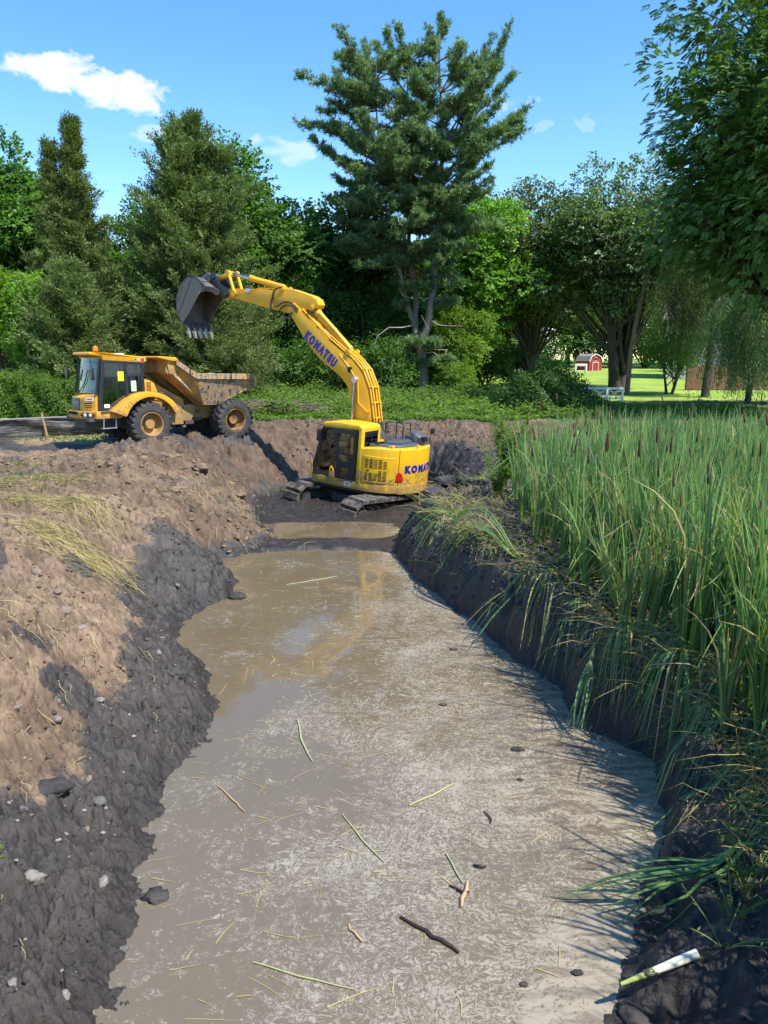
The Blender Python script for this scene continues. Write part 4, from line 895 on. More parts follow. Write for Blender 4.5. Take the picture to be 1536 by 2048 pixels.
        slab([top[0], bot[0], (-1.45,s*1.03,1.62), bot[1], (-1.50,s*W1,2.0), top[1]], 'front_side_panel', ORAD)
        # top rail
        m = MB()
        def rail(a, b, h=.16, wd=.10): 
            vs = []
            for p in (a, b):
                vs += [(p[0], p[1]+s*.03, p[2]-h), (p[0], p[1]+s*.03, p[2]+.02), (p[0], p[1]-s*wd, p[2]+.02), (p[0], p[1]-s*wd, p[2]-h)]
            m.add(vs, [(0,1,2,3),(7,6,5,4)] + [(k, (k+1) % 4, 4+(k+1) % 4, 4+k) for k in range(4)])
        rail(top[0], top[1]); rail(top[1], (-3.42,s*W1,2.12)); part(m, 'rail', BEDS, bed, bevel=.008, seg=1)
        m = MB(); m.add([(-3.40,s*1.27,2.14),(-3.66,s*1.27,1.90),(-3.56,s*1.27,1.68),(-3.42,s*1.27,1.96),(-3.40,s*1.12,2.14),(-3.66,s*1.12,1.90),(-3.56,s*1.10,1.68),(-3.42,s*1.12,1.96)], [(0,1,2,3),(7,6,5,4),(0,4,5,1),(1,5,6,2),(2,6,7,3),(3,7,4,0)]); part(m, 'tail_flange', BEDS, bed, bevel=.01)
        # gusset ribs on the front panel
        m = MB()
        for x0, z0, x1, z1 in ((-.90,2.50,-1.9,1.22),): 
            m.tube([(x0,s*1.10,z0),(x1,s*.75,z1)], .035, 4)
        part(m, 'rib', ORAD, bed)
        m = MB(); m.prismY([(-.60,2.58),(-.66,2.20),(-.80,2.18),(-1.0,2.36),(-1.0,2.56)], s*1.13-.02, s*1.13+.02); part(m, 'bracket', ORAD, bed, bevel=.006, seg=1)
    # front plate, floor, spill guard
    m = MB()
    def plate(p, w0_, w1_, th, n_=(0, 0, 1)):
        (xa, za), (xb, zb) = p; dx, dz = xb-xa, zb-za; L_ = math.hypot(dx, dz); nx, nz = -dz/L_*th, dx/L_*th
        m.add([(xa,-w0_,za),(xa,w0_,za),(xb,w1_,zb),(xb,-w1_,zb),(xa+nx,-w0_,za+nz),(xa+nx,w0_,za+nz),(xb+nx,w1_,zb+nz),(xb+nx,-w1_,zb+nz)], [(3,2,1,0),(4,5,6,7),(0,1,5,4),(1,2,6,5),(2,3,7,6),(3,0,4,7)])
    plate(((-.66,2.26),(-1.86,1.19)), 1.05, .92, -.05); fp = part(m, 'front_plate', ORAD, bed, bevel=.006, seg=1)
    m = MB(); plate(((-1.84,1.18),(-2.38,1.16)), .92, .92, -.05); plate(((-2.36,1.165),(-3.56,1.70)), .92, 1.10, -.05); part(m, 'bed_floor', BEDS, bed, bevel=.006, seg=1)
    m = MB(); m.prismY([(-.56,2.24),(-.62,2.62),(-.68,2.62),(-.72,2.24)], -1.10, 1.10); m.box((-.60,-1.12,2.20),(-.78,1.12,2.30)); part(m, 'head_board', ORAD, bed, bevel=.01)
    m = MB(); m.prismY([(-.28,2.70),(-.30,2.74),(-.86,2.70),(-.95,2.60),(-.90,2.57),(-.62,2.62)], -1.22, 1.24); part(m, 'spill_guard', ORA, bed, bevel=.01)
    m = MB()
    for y in (-.8, -.27, .27, .8): m.prismY([(-.34,2.70),(-.64,2.62),(-.64,2.45)], y-.015, y+.015)
    for y in (-.55, 0, .55): m.tube([(-.70,y,2.22),(-1.84,y*.9,1.2)], .04, 4)
    part(m, 'stiffener', ORAD, bed)
dumper()
# ================================================================ TREES
BARK = None
def bark(name, c0, c1, sc=6):
    m, nt = new_mat(name); v = objvec(nt); mp = N(nt, 'ShaderNodeMapping'); mp.inputs['Scale'].default_value = (1, 1, .22); nt.links.new(v, mp.inputs[0])
    n_ = noise(nt, mp.outputs[0], sc, 7, .7); bsdf(nt, ramp(nt, n_, [(.3, c0), (.7, c1)]), .9, bump=n_, bstr=.8, bdist=.05); return m
B_PINE = bark('pine bark', (.10, .08, .065), (.27, .215, .175)); B_DARK = bark('dark bark', (.035, .028, .024), (.11, .09, .075)); B_CEDAR = bark('cedar bark', (.09, .06, .045), (.22, .15, .11)); B_GREY = bark('grey dead wood', (.25, .22, .19), (.48, .43, .38))
G_MAPLE = leafmat('maple leaves', (.050, .105, .024), (.135, .245, .052))
G_BRIGHT = leafmat('bright leaves', (.08, .16, .026), (.21, .33, .06), trans=.45)
G_CEDAR = leafmat('cedar sprays', (.065, .10, .036), (.19, .25, .085), trans=.2, rough=.65)
G_PINE = leafmat('pine needles', (.085, .145, .066), (.235, .335, .165), trans=.18, rough=.55)
G_OAK = leafmat('grey green leaves', (.060, .105, .038), (.18, .25, .10), trans=.25, rough=.42, spec=.5)
G_WAL = leafmat('walnut leaves', (.055, .115, .030), (.16, .28, .065), trans=.32, rough=.42, spec=.45)
G_WIL = leafmat('willow leaves', (.055, .085, .030), (.125, .165, .065), trans=.35)
G_DARK = leafmat('dark leaves', (.040, .090, .022), (.11, .205, .042), trans=.3)
G_DEAD = leafmat('dead foliage', (.20, .07, .02), (.36, .14, .04), trans=.2)

def unit(a): return a/np.maximum(np.linalg.norm(a, axis=-1, keepdims=True), 1e-9)
def rsph(rs, n): return unit(rs.normal(size=(n, 3)))
class Leaves:
    def __init__(s): s.P = []; s.T = []; s.N = []; s.L = []; s.W = []; s.R = []
    def add(s, P, T, Nn, L, W, R):
        n = len(P); s.P.append(P); s.T.append(unit(T)); s.N.append(Nn); s.L.append(np.broadcast_to(L, n)); s.W.append(np.broadcast_to(W, n)); s.R.append(np.broadcast_to(R, n))
    def build(s, name, mat, parent=None):
        P, T, Nn, L, W, R = [np.concatenate(a) for a in (s.P, s.T, s.N, s.L, s.W, s.R)]
        S = unit(np.cross(T, Nn)); n = len(P); fold = unit(np.cross(S, T))*(W*.18)[:, None]
        V = np.stack([P, P+T*(L*.45)[:, None]+S*(W*.5)[:, None]+fold, P+T*L[:, None], P+T*(L*.45)[:, None]-S*(W*.5)[:, None]+fold], 1).reshape(-1, 3)
        F = np.arange(4*n).reshape(-1, 4)
        me = np_mesh(name, V, F, {'rnd': np.repeat(R, 4)}); s.count = n
        return link(name, me, mat, parent)

def bez(p0, p1, p2, n=7):
    t = np.linspace(0, 1, n)[:, None]; p0, p1, p2 = map(lambda a: np.asarray(a, float), (p0, p1, p2))
    return (1-t)**2*p0 + 2*t*(1-t)*p1 + t*t*p2
def taper(r0, r1, n): return [r0+(r1-r0)*i/(n-1) for i in range(n)]

def broadleaf(seed, h, cr, cb, n_leaf=24000, leaf=.2, blobs=26, trunk=.28, mat=None, bmat=None, lean=(0, 0), name='broadleaf_tree', stems=1, squash=1., blobr=(.24, .38), fill=.66, droop=.1, compound=False, spread=.36):
    """tapered trunk, limbs to leaf masses, leaves grouped in twig sprays"""
    rs = np.random.RandomState(seed); root = empty(name)
    cz = (cb+h)/2; rz = (h-cb)/2; c0 = np.array([lean[0], lean[1], cz])
    D = rsph(rs, blobs); D[:, 2] = D[:, 2]*.9 + .12; rr = rs.uniform(.45, .92, blobs)**.8
    BC = c0 + D*rr[:, None]*np.array([cr, cr*squash, rz])*.86
    BR = cr*rs.uniform(blobr[0], blobr[1], blobs)
    BC = np.vstack([BC, c0 + rsph(rs, max(4, blobs//5))*np.array([cr, cr*squash, rz])*.3]); BR = np.append(BR, np.full(len(BC)-len(BR), cr*.36))
    wood = MB(); bases = []
    for s in range(stems):
        w = 2*PI*s/max(stems, 1) + rs.rand(); off = 0 if stems == 1 else .35*trunk/.28
        b0 = np.array([off*math.cos(w), off*math.sin(w), -.3]); top = np.array([lean[0]*.8 + (0 if stems == 1 else cr*.35*math.cos(w)), lean[1]*.8 + (0 if stems == 1 else cr*.35*math.sin(w)), h*.72])
        mid = (b0+top)/2 + np.array([rs.normal()*.25, rs.normal()*.25, 0]); P = bez(b0, mid, top, 9); tr = taper(trunk*1.15, trunk*.18, 9); tr[0] *= 1.25
        wood.tube(P.tolist(), tr, 9); bases.append((P, tr))
    for c, r in zip(BC, BR):
        P, tr = bases[rs.randint(stems)]; f = np.clip((c[2]-cr*.55)/(h*.72), .22, .95)*rs.uniform(.75, 1.); j = int(f*8); p0 = P[min(j, 8)]
        mid = (p0+c)/2 + np.array([0, 0, -.12*np.linalg.norm(c[:2]-p0[:2])]) + rs.normal(size=3)*.2
        r0 = max(.03, tr[min(j, 8)]*.5); wood.tube(bez(p0, mid, c, 6).tolist(), taper(r0, .018, 6), 6)
        for k in range(3):
            e = c + rsph(rs, 1)[0]*r*.8; wood.tube(bez(p0+(c-p0)*.6, (c+e)/2, e, 4).tolist(), taper(r0*.4, .01, 4), 4)
    wood.build('trunk', bmat or B_DARK, root, smooth=60)
    lv = Leaves(); lps = 12; ns = int(n_leaf/lps); wt = BR**2; wt /= wt.sum(); cnt = rs.multinomial(ns, wt)
    for (c, r, k) in zip(BC, BR, cnt):
        d = rsph(rs, k); d = d[rs.rand(k) < np.where(d[:, 2] < -.35, .45, 1.)]; k = len(d)
        rad_ = rs.uniform(fill**3, 1.12, k)**(1/3)*r*(1+.16*np.sin(d[:, 0]*7+c[0])*np.cos(d[:, 1]*6+c[1])); C_ = c + d*rad_[:, None]*np.array([1, 1, .85])
        T = unit(d + .5*unit(C_-c0) + rs.normal(size=(k, 3))*.35 + np.array([0, 0, -droop]))
        up = unit(np.array([0, 0, .9]) + 1.0*d + rs.normal(size=(k, 3))*.2)
        S = unit(np.cross(T, up)); val = rs.uniform(.15, .85, k)
        if compound:      # leaflets in two rows along a drooping stalk
            for j in range(lps):
                t = (j//2+.5)/(lps/2)*spread*1.5; sd_ = 1 if j % 2 else -1
                Pj = C_ + T*t + np.array([0, 0, -1.])*(t*t*.8); Tj = unit(S*sd_ + T*.55 + np.array([0, 0, -.25])); lv.add(Pj, Tj, unit(up+rs.normal(size=(k, 3))*.25), leaf*rs.uniform(.8, 1.1, k), leaf*.42, val+rs.uniform(-.12, .12, k))
        else:
            for j in range(lps):
                a = rs.uniform(-spread*.6, spread, k)[:, None]; b = rs.normal(size=k)[:, None]*spread*.5; e = rs.normal(size=k)[:, None]*.07
                Pj = C_ + T*a + S*b + up*e
                Tj = unit(T + S*np.sign(b)*rs.uniform(.3, 1.2, (k, 1)) + np.array([0, 0, -.25]) + rs.normal(size=(k, 3))*.3)
                Nj = unit(up + rs.normal(size=(k, 3))*.34)
                lv.add(Pj, Tj, Nj, leaf*rs.uniform(.7, 1.2, k), leaf*.72, np.clip(val+rs.uniform(-.2, .2, k), 0, 1))
    lv.build('crown', mat or G_MAPLE, root)
    return root

def cedar(seed, h, R, n_br=260, leaf=.17, name='cedar_tree', tops=1, mat=None, droop=.0, bare=.0, power=.75, spr=12):
    """pointed evergreen: branches all round the stem, flat feathery sprays"""
    rs = np.random.RandomState(seed); root = empty(name); wood = MB(); lv = Leaves()
    tp = [(0, 0, h)] + [(R*.28*math.cos(2.3*i+seed), R*.2*math.sin(2.3*i+seed), h*(.93-.04*i)) for i in range(tops-1)]
    stems = []
    for i, t in enumerate(tp):
        P = bez((0, 0, -.3), (t[0]*.9, t[1]*.9, h*.4), t, 12); wood.tube(P.tolist(), taper(.026*h*.5+.05, .012, 12), 7); stems.append(P)
    for b in range(n_br):
        P = stems[rs.randint(len(stems)) if rs.rand() < .6 else 0]; f = 1-(1-rs.uniform(.05, .995))**1.0; q = f*11; i = int(q); p0 = P[i]*(1-q+i)+P[min(i+1, 11)]*(q-i)
        prof = (1-f)**power*min(1, .55+f*2.2); L_ = max(.25, R*prof*rs.uniform(.42, 1.22) + .10); w = rs.uniform(0, 2*PI)
        el = rs.uniform(.15, .65) + .5*f - .35*(1-f); d = np.array([math.cos(w)*math.cos(el), math.sin(w)*math.cos(el), math.sin(el)])
        e = p0 + d*L_ + np.array([0, 0, -droop*L_]); m_ = (p0+e)/2 + np.array([0, 0, -.10*L_]); B = bez(p0, m_, e, 6)
        wood.tube(B.tolist(), taper(.012+.008*L_, .006, 6), 4)
        k = int(spr*(.5+L_/R*1.1)*(1.25 if f < .5 else 1)) + 3
        t = rs.uniform(bare, 1.02, k)**.75; C_ = np.array([np.interp(t, np.linspace(0, 1, 6), B[:, j]) for j in range(3)]).T + rs.normal(size=(k, 3))*np.array([.16, .16, .08])*(.35+.5*L_/R)
        side_ = np.cross(d, [0, 0, 1.]); side_ /= np.linalg.norm(side_)+1e-6
        T = unit(d*1. + side_*rs.normal(size=(k, 1))*.75 + np.array([0, 0, 1.])*rs.uniform(-.1, .7, (k, 1))); up = unit(np.array([0, 0, 1.]) + d*.7 + rs.normal(size=(k, 3))*.3); S = unit(np.cross(T, up)); val = rs.uniform(.1, .9, k)
        for j in range(19):
            a = rs.uniform(-.1, .5, (k, 1)); bb = rs.normal(size=(k, 1))*.11
            Tj = unit(T + S*np.sign(bb)*.6 + rs.normal(size=(k, 3))*.28); lv.add(C_+T*a*.8+S*bb+rs.normal(size=(k, 3))*.035, Tj, unit(up+rs.normal(size=(k, 3))*.4), leaf*rs.uniform(.6, 1.3, k)*.9, leaf*.30, np.clip(val+rs.uniform(-.15, .15, k), 0, 1))
    wood.build('trunk', B_CEDAR, root, smooth=60); lv.build('foliage', mat or G_CEDAR, root)
    return root

def place(o, x, y, rz=0, s=1, dz=0, label=None, cat='tree', group=None, sx=None):
    o.location = (x, y, H(x, y)-.05+dz); o.rotation_euler = (0, 0, rz); o.scale = (s*(sx or 1), s*(sx or 1), s); tag(o, label, cat, group); return o

# ---------------------------------------------------------------- the tall white pine
def white_pine():
    rs = np.random.RandomState(11); bx, by = 2.55, 51.; bz = H(bx, by)-.1; k = 51.6/1540
    root = empty('pine_tree', (bx, by, bz)); tag(root, 'tall white pine with forked bare lower trunks towering behind the excavator', 'tree')
    def W(u, v, dy=0):   # height and sideways place of a point of the crown, metres from the foot
        D = by+dy; el = math.atan((1024-v)/1540)-rad(11.2); dep = D*math.cos(rad(11.2))-math.tan(el)*D*math.sin(rad(11.2))
        u = 845+(u-845)*.90; return np.array([(u-768)/1540*dep-bx, dy, 4.3+D*math.tan(el)-bz])
    wood = MB()
    def stem(pts, r0, r1, n=9):
        P = np.array([W(*p) for p in pts]); m_ = len(P); t = np.linspace(0, m_-1, m_*3-2); Q = np.array([np.interp(t, np.arange(m_), P[:, j]) for j in range(3)]).T
        Q[1:-1] = (Q[:-2]+2*Q[1:-1]+Q[2:])/4; wood.tube(Q.tolist(), taper(r0, r1, len(Q)), n); return Q
    s0 = stem([(845, 800), (846, 760), (842, 715), (838, 690)], .40, .33)
    sA = stem([(838, 695), (858, 650, -.2), (862, 610, -.3), (876, 560, -.3), (868, 520), (876, 470), (884, 400), (890, 320), (886, 220), (882, 120), (884, 34)], .27, .02)
    sB = stem([(838, 695), (826, 650, .3), (832, 600, .5), (822, 550, .7), (812, 500, .8), (822, 400, .8), (818, 300, .8), (812, 190, .8), (808, 90, .7)], .25, .02)
    sC = stem([(826, 650, .3), (808, 600, 0), (797, 550, -.2), (778, 500, -.4), (768, 440, -.5), (752, 330, -.4), (742, 220, -.3), (742, 130, -.2)], .17, .02)
    lv = Leaves(); tuft_P = []; tuft_D = []
    def limb(p0, p1, r0=.06, sag=.08, dens=1.):
        p0 = np.asarray(p0); p1 = np.asarray(p1); L_ = np.linalg.norm(p1-p0); m_ = (p0+p1)/2 + np.array([0, 0, -sag*L_]); B = bez(p0, m_, p1, 8); wood.tube(B.tolist(), taper(r0, .012, 8), 5)
        d = unit((p1-p0)[None])[0]; sd_ = np.cross(d, [0, 0, 1.]); sd_ /= np.linalg.norm(sd_)+1e-6
        nsub = int((6+L_*6.2)*dens)
        for i in range(nsub):
            t = rs.uniform(.22, 1)**.8; c = np.array([np.interp(t, np.linspace(0, 1, 8), B[:, j]) for j in range(3)]); l = rs.uniform(.35, .95)*(1.15-.65*t)*(.5+L_*.12)
            e = c + l*unit((d*.9 + sd_*rs.choice([-1, 1])*rs.uniform(.2, 1.1) + np.array([0, 0, rs.uniform(.05, .65)]))[None])[0]
            wood.tube([c.tolist(), ((c+e)/2+[0, 0, -.04]).tolist(), e.tolist()], [.014, .01, .006], 3)
            q = max(3, int(l*8)); tt = np.linspace(.25, 1.05, q)[:, None]; tuft_P.append(c+(e-c)*tt + rs.normal(size=(q, 3))*.09); tuft_D.append(unit(np.repeat((e-c)[None], q, 0)/l + np.array([0, 0, .35]) + rs.normal(size=(q, 3))*.35))
    def on(Q, v):
        z = W(845, v)[2]; j = int(np.argmin(abs(Q[:, 2]-z))); return Q[j]
    # limbs whose ends make the outline of the crown
    for Q, v0, u, v, dy in [(sA, 80, 884, 36, 0), (sA, 100, 898, 50, .3), (sA, 120, 930, 95, -.5), (sA, 150, 858, 62, .5), (sB, 150, 790, 52, -.3), (sB, 180, 742, 92, .5), (sB, 210, 765, 68, -.6), (sA, 200, 948, 122, .8),
                            (sA, 300, 1036, 62, -1.), (sA, 320, 1020, 120, .4), (sA, 300, 1042, 155, -.3), (sA, 330, 990, 90, 1.), (sA, 260, 968, 170, -.8), (sC, 260, 657, 150, -.5), (sC, 250, 665, 172, .8), (sC, 240, 702, 118, -.8), (sC, 230, 720, 96, .6),
                            (sC, 300, 688, 232, 1.2), (sC, 330, 645, 245, -1.2), (sC, 360, 606, 284, -.3), (sC, 370, 622, 300, 1.), (sC, 350, 660, 268, .3), (sA, 340, 1072, 222, -.6), (sA, 350, 1040, 240, .8), (sA, 330, 1018, 205, -1.5), (sA, 370, 1010, 262, .3),
                            (sA, 390, 985, 300, -.8), (sA, 400, 960, 330, .8), (sC, 400, 668, 330, -.9), (sC, 420, 655, 360, .9), (sC, 440, 640, 400, -1.2), (sC, 460, 650, 440, .6), (sC, 470, 672, 480, -1.), (sC, 480, 690, 510, .8), (sB, 470, 700, 450, -2.), (sA, 450, 930, 420, -1.2), (sA, 480, 925, 470, -.8), (sA, 500, 905, 500, -1.5), (sB, 500, 760, 520, -1.8), (sA, 420, 935, 350, -1.5)]:
        limb(on(Q, v0), W(u, v, dy+on(Q, v0)[1]), .075, .07, 1.15)
    for i in range(118):   # limbs in every direction fill the crown
        Q = (sA, sB, sC)[rs.randint(3)]; v0 = rs.uniform(110, 520); p0 = on(Q, v0); w = rs.uniform(0, 2*PI); f = (v0-100)/400
        L_ = rs.uniform(.5, 1.)*(1.6+4.2*math.sin(PI*min(1, f*.75+.15)))*(1 if v0 < 420 else .7)
        limb(p0, p0+np.array([math.cos(w)*L_, math.sin(w)*L_*.9, L_*rs.uniform(.05, .5)*(1.2-f)]), .05, .06)
    for i in range(90):    # the dense middle of the crown, towards the viewer
        Q = (sA, sB, sC)[rs.randint(3)]; v0 = rs.uniform(280, 530); p0 = on(Q, v0); w = -PI/2+rs.uniform(-1.5, 1.5); L_ = rs.uniform(1.2, 4.2); limb(p0, p0+np.array([math.cos(w)*L_, math.sin(w)*L_*.9, L_*rs.uniform(-.05, .35)]), .04, .05, 1.1)
    for i in range(40):    # lower sprays near the fork, pale in the sun
        Q = (sA, sB, s0)[i % 3]; v0 = [560, 610, 540, 500, 520, 725, 580][i % 7]; p0 = on(Q, v0); w = rs.choice([PI, 0, -PI/2, -2.6, -.6]) + rs.normal()*.3; L_ = rs.uniform(.7, 1.9); limb(p0, p0+np.array([math.cos(w)*L_, math.sin(w)*L_, .15]), .03, .0, 1.3)
    for u, v in ((765, 715), (780, 700), (905, 720), (800, 728)): limb(on(s0, 730), W(u, v, -1.), .035, -.03, 1.9)
    P = np.concatenate(tuft_P); D = np.concatenate(tuft_D); n = len(P); val = rs.uniform(.05, .85, n)
    for j in range(12):
        T = unit(D*.8 + rs.normal(size=(n, 3))*.62); lv.add(P, T, unit(np.array([0, 0, 1.])+rs.normal(size=(n, 3))*.6), rs.uniform(.20, .38, n), .046, np.clip(val+rs.uniform(-.15, .25, n), 0, 1))
    # bare dead limbs
    for Q, v0, pts in [(sB, 648, [(800, 655, -.8), (770, 655, -1.2), (745, 672, -1.4), (738, 690, -1.5)]), (sA, 540, [(880, 535, -.5), (893, 527, -.7)]), (sA, 640, [(880, 650, -.9), (905, 652, -1.1), (935, 652, -1.3)]), (s0, 705, [(870, 705, -.6), (895, 722, -1.), (920, 735, -1.2)]), (sA, 600, [(845, 600, -.6), (832, 580, -.9)]), (s0, 690, [(860, 660, -.8), (842, 630, -1.)]), (sA, 590, [(890, 600, -.5), (905, 560, -.8)]), (sB, 600, [(800, 590, -.5), (790, 575, -.6)]), (s0, 700, [(900, 700, -.9), (885, 735, -1.1), (925, 742, -1.2)])]:
        pp = [on(Q, v0)]+[W(*p) for p in pts]; MB().tube([tuple(p) for p in pp], taper(.045, .01, len(pp)), 5).build('dead_limb', B_GREY, root, smooth=60)
    wood.build('trunk', B_PINE, root, smooth=60); lv.build('needles', G_PINE, root)
    dl = Leaves(); c = W(825, 556, -.6); n = 160; dl.add(c+rs.normal(size=(n, 3))*np.array([.35, .15, .28]), rsph(rs, n), rsph(rs, n), .2, .05, rs.rand(n)); dl.build('dead_foliage', G_DEAD, root)
white_pine()

# ---------------------------------------------------------------- left group
t1 = broadleaf(1, 17, 4.8, 3, 44000, .27, 30, .30, G_MAPLE); place(t1, -25.3, 51, label='tall dark maple at the left edge of the view')
t2 = broadleaf(2, 15.6, 3.9, 2, 34000, .26, 26, .28, G_MAPLE); place(t2, -21.6, 53, label='rounded dark green tree between the edge maple and the narrow cedar')
c1 = cedar(3, 14.1, 4.0, 560, .17, tops=2, power=1.0, spr=15); place(c1, -15.9, 42, label='narrow cedar with ragged pointed tips behind the dump truck cab')
c2 = cedar(4, 14.6, 5.0, 620, .185, tops=5, power=.48, spr=24); place(c2, -10.4, 44, label='broad dark cedar standing behind the dump truck bed')
t3 = broadleaf(5, 16.0, 5.5, 3, 38000, .25, 30, .3, G_MAPLE); place(t3, -9.2, 51.5, label='leafy tree partly hidden behind the broad cedar')
e1 = broadleaf(6, 8.0, 2.6, .6, 20000, .21, 18, .14, G_BRIGHT, stems=3); place(e1, -19.4, 40, label='bright green young tree at the left edge above the hedge')
e2 = broadleaf(7, 6.6, 2.3, .4, 17000, .2, 16, .12, G_BRIGHT, stems=3); place(e2, -16.6, 38, label='light green sapling left of the narrow cedar')
c3 = cedar(8, 6.4, 3.0, 340, .16, tops=3, power=.5, droop=.1); place(c3, -14.3, 36.5, label='low spreading olive cedar behind the truck windscreen')
c4 = cedar(9, 5.4, 3.2, 340, .16, tops=3, power=.45, droop=.1); place(c4, -8.6, 39.5, label='low bushy cedar directly behind the truck bed')
# ---------------------------------------------------------------- centre
g1 = broadleaf(12, 15.0, 4.6, 3, 40000, .27, 32, .3, G_DARK); place(g1, -2.4, 57, label='dark leafy tree filling the left side behind the pine')
g2 = broadleaf(13, 14.7, 4.9, 2.5, 42000, .25, 32, .3, G_BRIGHT); place(g2, 6.2, 57, label='sunlit green tree right behind the pine trunks')
g3 = broadleaf(14, 9.6, 3.4, .4, 24000, .18, 24, .2, G_DARK, stems=2); place(g3, -5.6, 52, label='dark bushy tree behind the excavator arm')
g4 = broadleaf(15, 8.0, 3.3, .3, 22000, .18, 24, .2, G_DARK, stems=2); place(g4, -.6, 54, label='dark undergrowth tree behind the excavator boom')
g5 = broadleaf(16, 7.0, 2.4, .5, 14000, .18, 18, .14, G_BRIGHT, stems=2); place(g5, 5.3, 53.4, label='young sunlit tree just right of the pine trunk')
# ---------------------------------------------------------------- right
k1 = broadleaf(21, 15.2, 6.2, 2.2, 66000, .215, 56, .30, G_OAK, blobr=(.20, .32)); place(k1, 11.2, 60, label='wide grey green tree left of the twin dark trunks')
k2 = broadleaf(22, 15.9, 7.2, 2.9, 80000, .215, 66, .38, G_OAK, stems=2, lean=(-.6, 0), blobr=(.18, .30)); place(k2, 17.2, 57, rz=.2, label='large grey green tree on twin dark leaning trunks')
k3 = broadleaf(23, 4.4, 2.4, 1.3, 7000, .16, 16, .10, G_MAPLE, stems=3); place(k3, 19.4, 53, label='small multi stemmed tree beside the twin trunks')
k4 = broadleaf(24, 9.5, 4.2, 2.0, 24000, .18, 26, .2, G_DARK); place(k4, 6.9, 66, label='shadowed tree between the pine and the grey green trees')
wl = broadleaf(25, 21.0, 7.6, 1.6, 360000, .19, 84, .42, G_WAL, compound=True, blobr=(.20, .33), spread=.22, fill=.72, droop=.15, lean=(-2.6, 0)); place(wl, 20.2, 33.5, label='huge overhanging walnut tree at the right edge of the view')
def willow(seed, h, cr, n=900, name='willow_tree', trunk=.25, mat=None, reach=.75):
    rs = np.random.RandomState(seed); root = empty(name); wood = MB(); lv = Leaves()
    wood.tube(bez((0, 0, -.3), (.3, .1, h*.3), (.1, 0, h*.62), 8).tolist(), taper(trunk*1.2, trunk*.5, 8), 8)
    tips = []
    for b in range(26):
        w = rs.uniform(0, 2*PI); r = cr*rs.uniform(.3, 1.); z = h*rs.uniform(.68, 1.0)*(1-.18*(r/cr)**2); e = np.array([r*math.cos(w), r*math.sin(w), z]); p0 = np.array([.1, 0, h*rs.uniform(.4, .62)])
        B = bez(p0, (p0+e)/2+[0, 0, 1.], e, 7); wood.tube(B.tolist(), taper(.07, .012, 7), 5); tips.append(B)
    for i in range(n):
        B = tips[rs.randint(26)]; t = rs.uniform(.35, 1); c = np.array([np.interp(t, np.linspace(0, 1, 7), B[:, j]) for j in range(3)]) + rs.normal(size=3)*.35
        L_ = rs.uniform(.35, 1.)*h*reach*.6; k = int(L_*9); tt = np.linspace(0, 1, k)[:, None]; sw = rs.normal(size=2)*.25
        P = c + np.hstack([sw[0]*tt**2, sw[1]*tt**2, -L_*tt]) + rs.normal(size=(k, 3))*.05; T = unit(np.array([0, 0, -1.]) + rs.normal(size=(k, 3))*.45)
        lv.add(P, T, rsph(rs, k), rs.uniform(.14, .24, k), .035, np.clip(rs.uniform(.2, .9)+rs.normal(size=k)*.1, 0, 1))
    wood.build('trunk', B_DARK, root, smooth=60); lv.build('foliage', mat or G_WIL, root); return root
w1 = willow(31, 11.0, 4.2, 1500); place(w1, 20.4, 49.5, label='tall pale weeping willow behind the walnut')
w2 = willow(32, 6.8, 3.2, 1300, trunk=.16, mat=G_OAK, reach=1.0); place(w2, 19.6, 42, label='weeping tree with a slim trunk beside the brown fence')
w3 = willow(33, 6.4, 3.4, 1400, trunk=.2, mat=G_DARK, reach=1.0); place(w3, 22.8, 40.5, label='dark weeping tree at the far right edge')
# broken willow limb, bare
sn = MB(); sn.tube([(0,0,-.3),(.1,0,3),(.5,0,6),(.9,-.2,8.2),(1.6,-.3,9.6),(2.3,-.3,10.2),(3.6,-.4,10.0)], [.17,.16,.15,.14,.13,.12,.1], 9)
for p in ([(.9,-.2,8.2),(-.4,-.4,8.9),(-1.6,-.5,9.4),(-2.6,-.5,10.2)], [(.3,-.3,8.5),(-.6,-.6,9.6),(-1.4,-.6,10.4)], [(-.4,-.4,8.9),(-1.9,-.4,8.7),(-3.0,-.5,8.8)], [(-1.0,-.4,9.1),(-1.9,-.6,10.0),(-2.9,-.6,10.4)]): sn.tube(p, taper(.07, .012, len(p)), 5)
so = sn.build('dead_tree', bark('brown dead wood', (.09, .07, .055), (.25, .20, .15)), smooth=60); place(so, 16.6, 53.2, label='bare broken grey trunk bent over in front of the leafy trees')
# backdrop: copies of the tree kinds, farther off
bgset = [(t2, -33, 60, 1.1), (t1, -29, 66, 1.05), (t3, -19, 64, .95), (t2, -13.5, 62, .95), (g1, -8.5, 66, .72), (t3, -2.5, 70, .78), (g1, 2.6, 69, .80), (t2, 8.5, 75, .86), (g2, 9.5, 84, .80), (t1, 1.5, 82, .8), (t3, -25, 57, .72),
         (k1, 34, 74, 1.0), (k1, 40, 62, 1.1), (t2, 24, 134, 1.3), (t1, 33, 134, 1.3), (g2, 52, 92, 1.0), (t3, 17, 118, 1.2), (g1, 6, 96, .95), (t3, 45, 78, 1.2), (t2, -7.5, 80, .9), (t1, -16, 78, .9), (g1, -40, 70, 1.), (t3, -28, 44, .6), (t2, -16, 56, .7), (t1, -12.2, 58, .62), (k1, 12, 112, 1.1), (t1, 20, 122, 1.1), (k1, 27, 116, 1.1), (t3, 5, 108, 1.), (t2, 34, 124, 1.3), (g1, 15, 126, 1.2), (k1, 42, 118, 1.2), (k1, 50, 104, 1.3), (t3, 24, 128, 1.2), (k1, -2, 100, 1.1), (t1, -10, 98, 1.), (t2, -22, 90, 1.1), (g1, -32, 84, 1.1)]
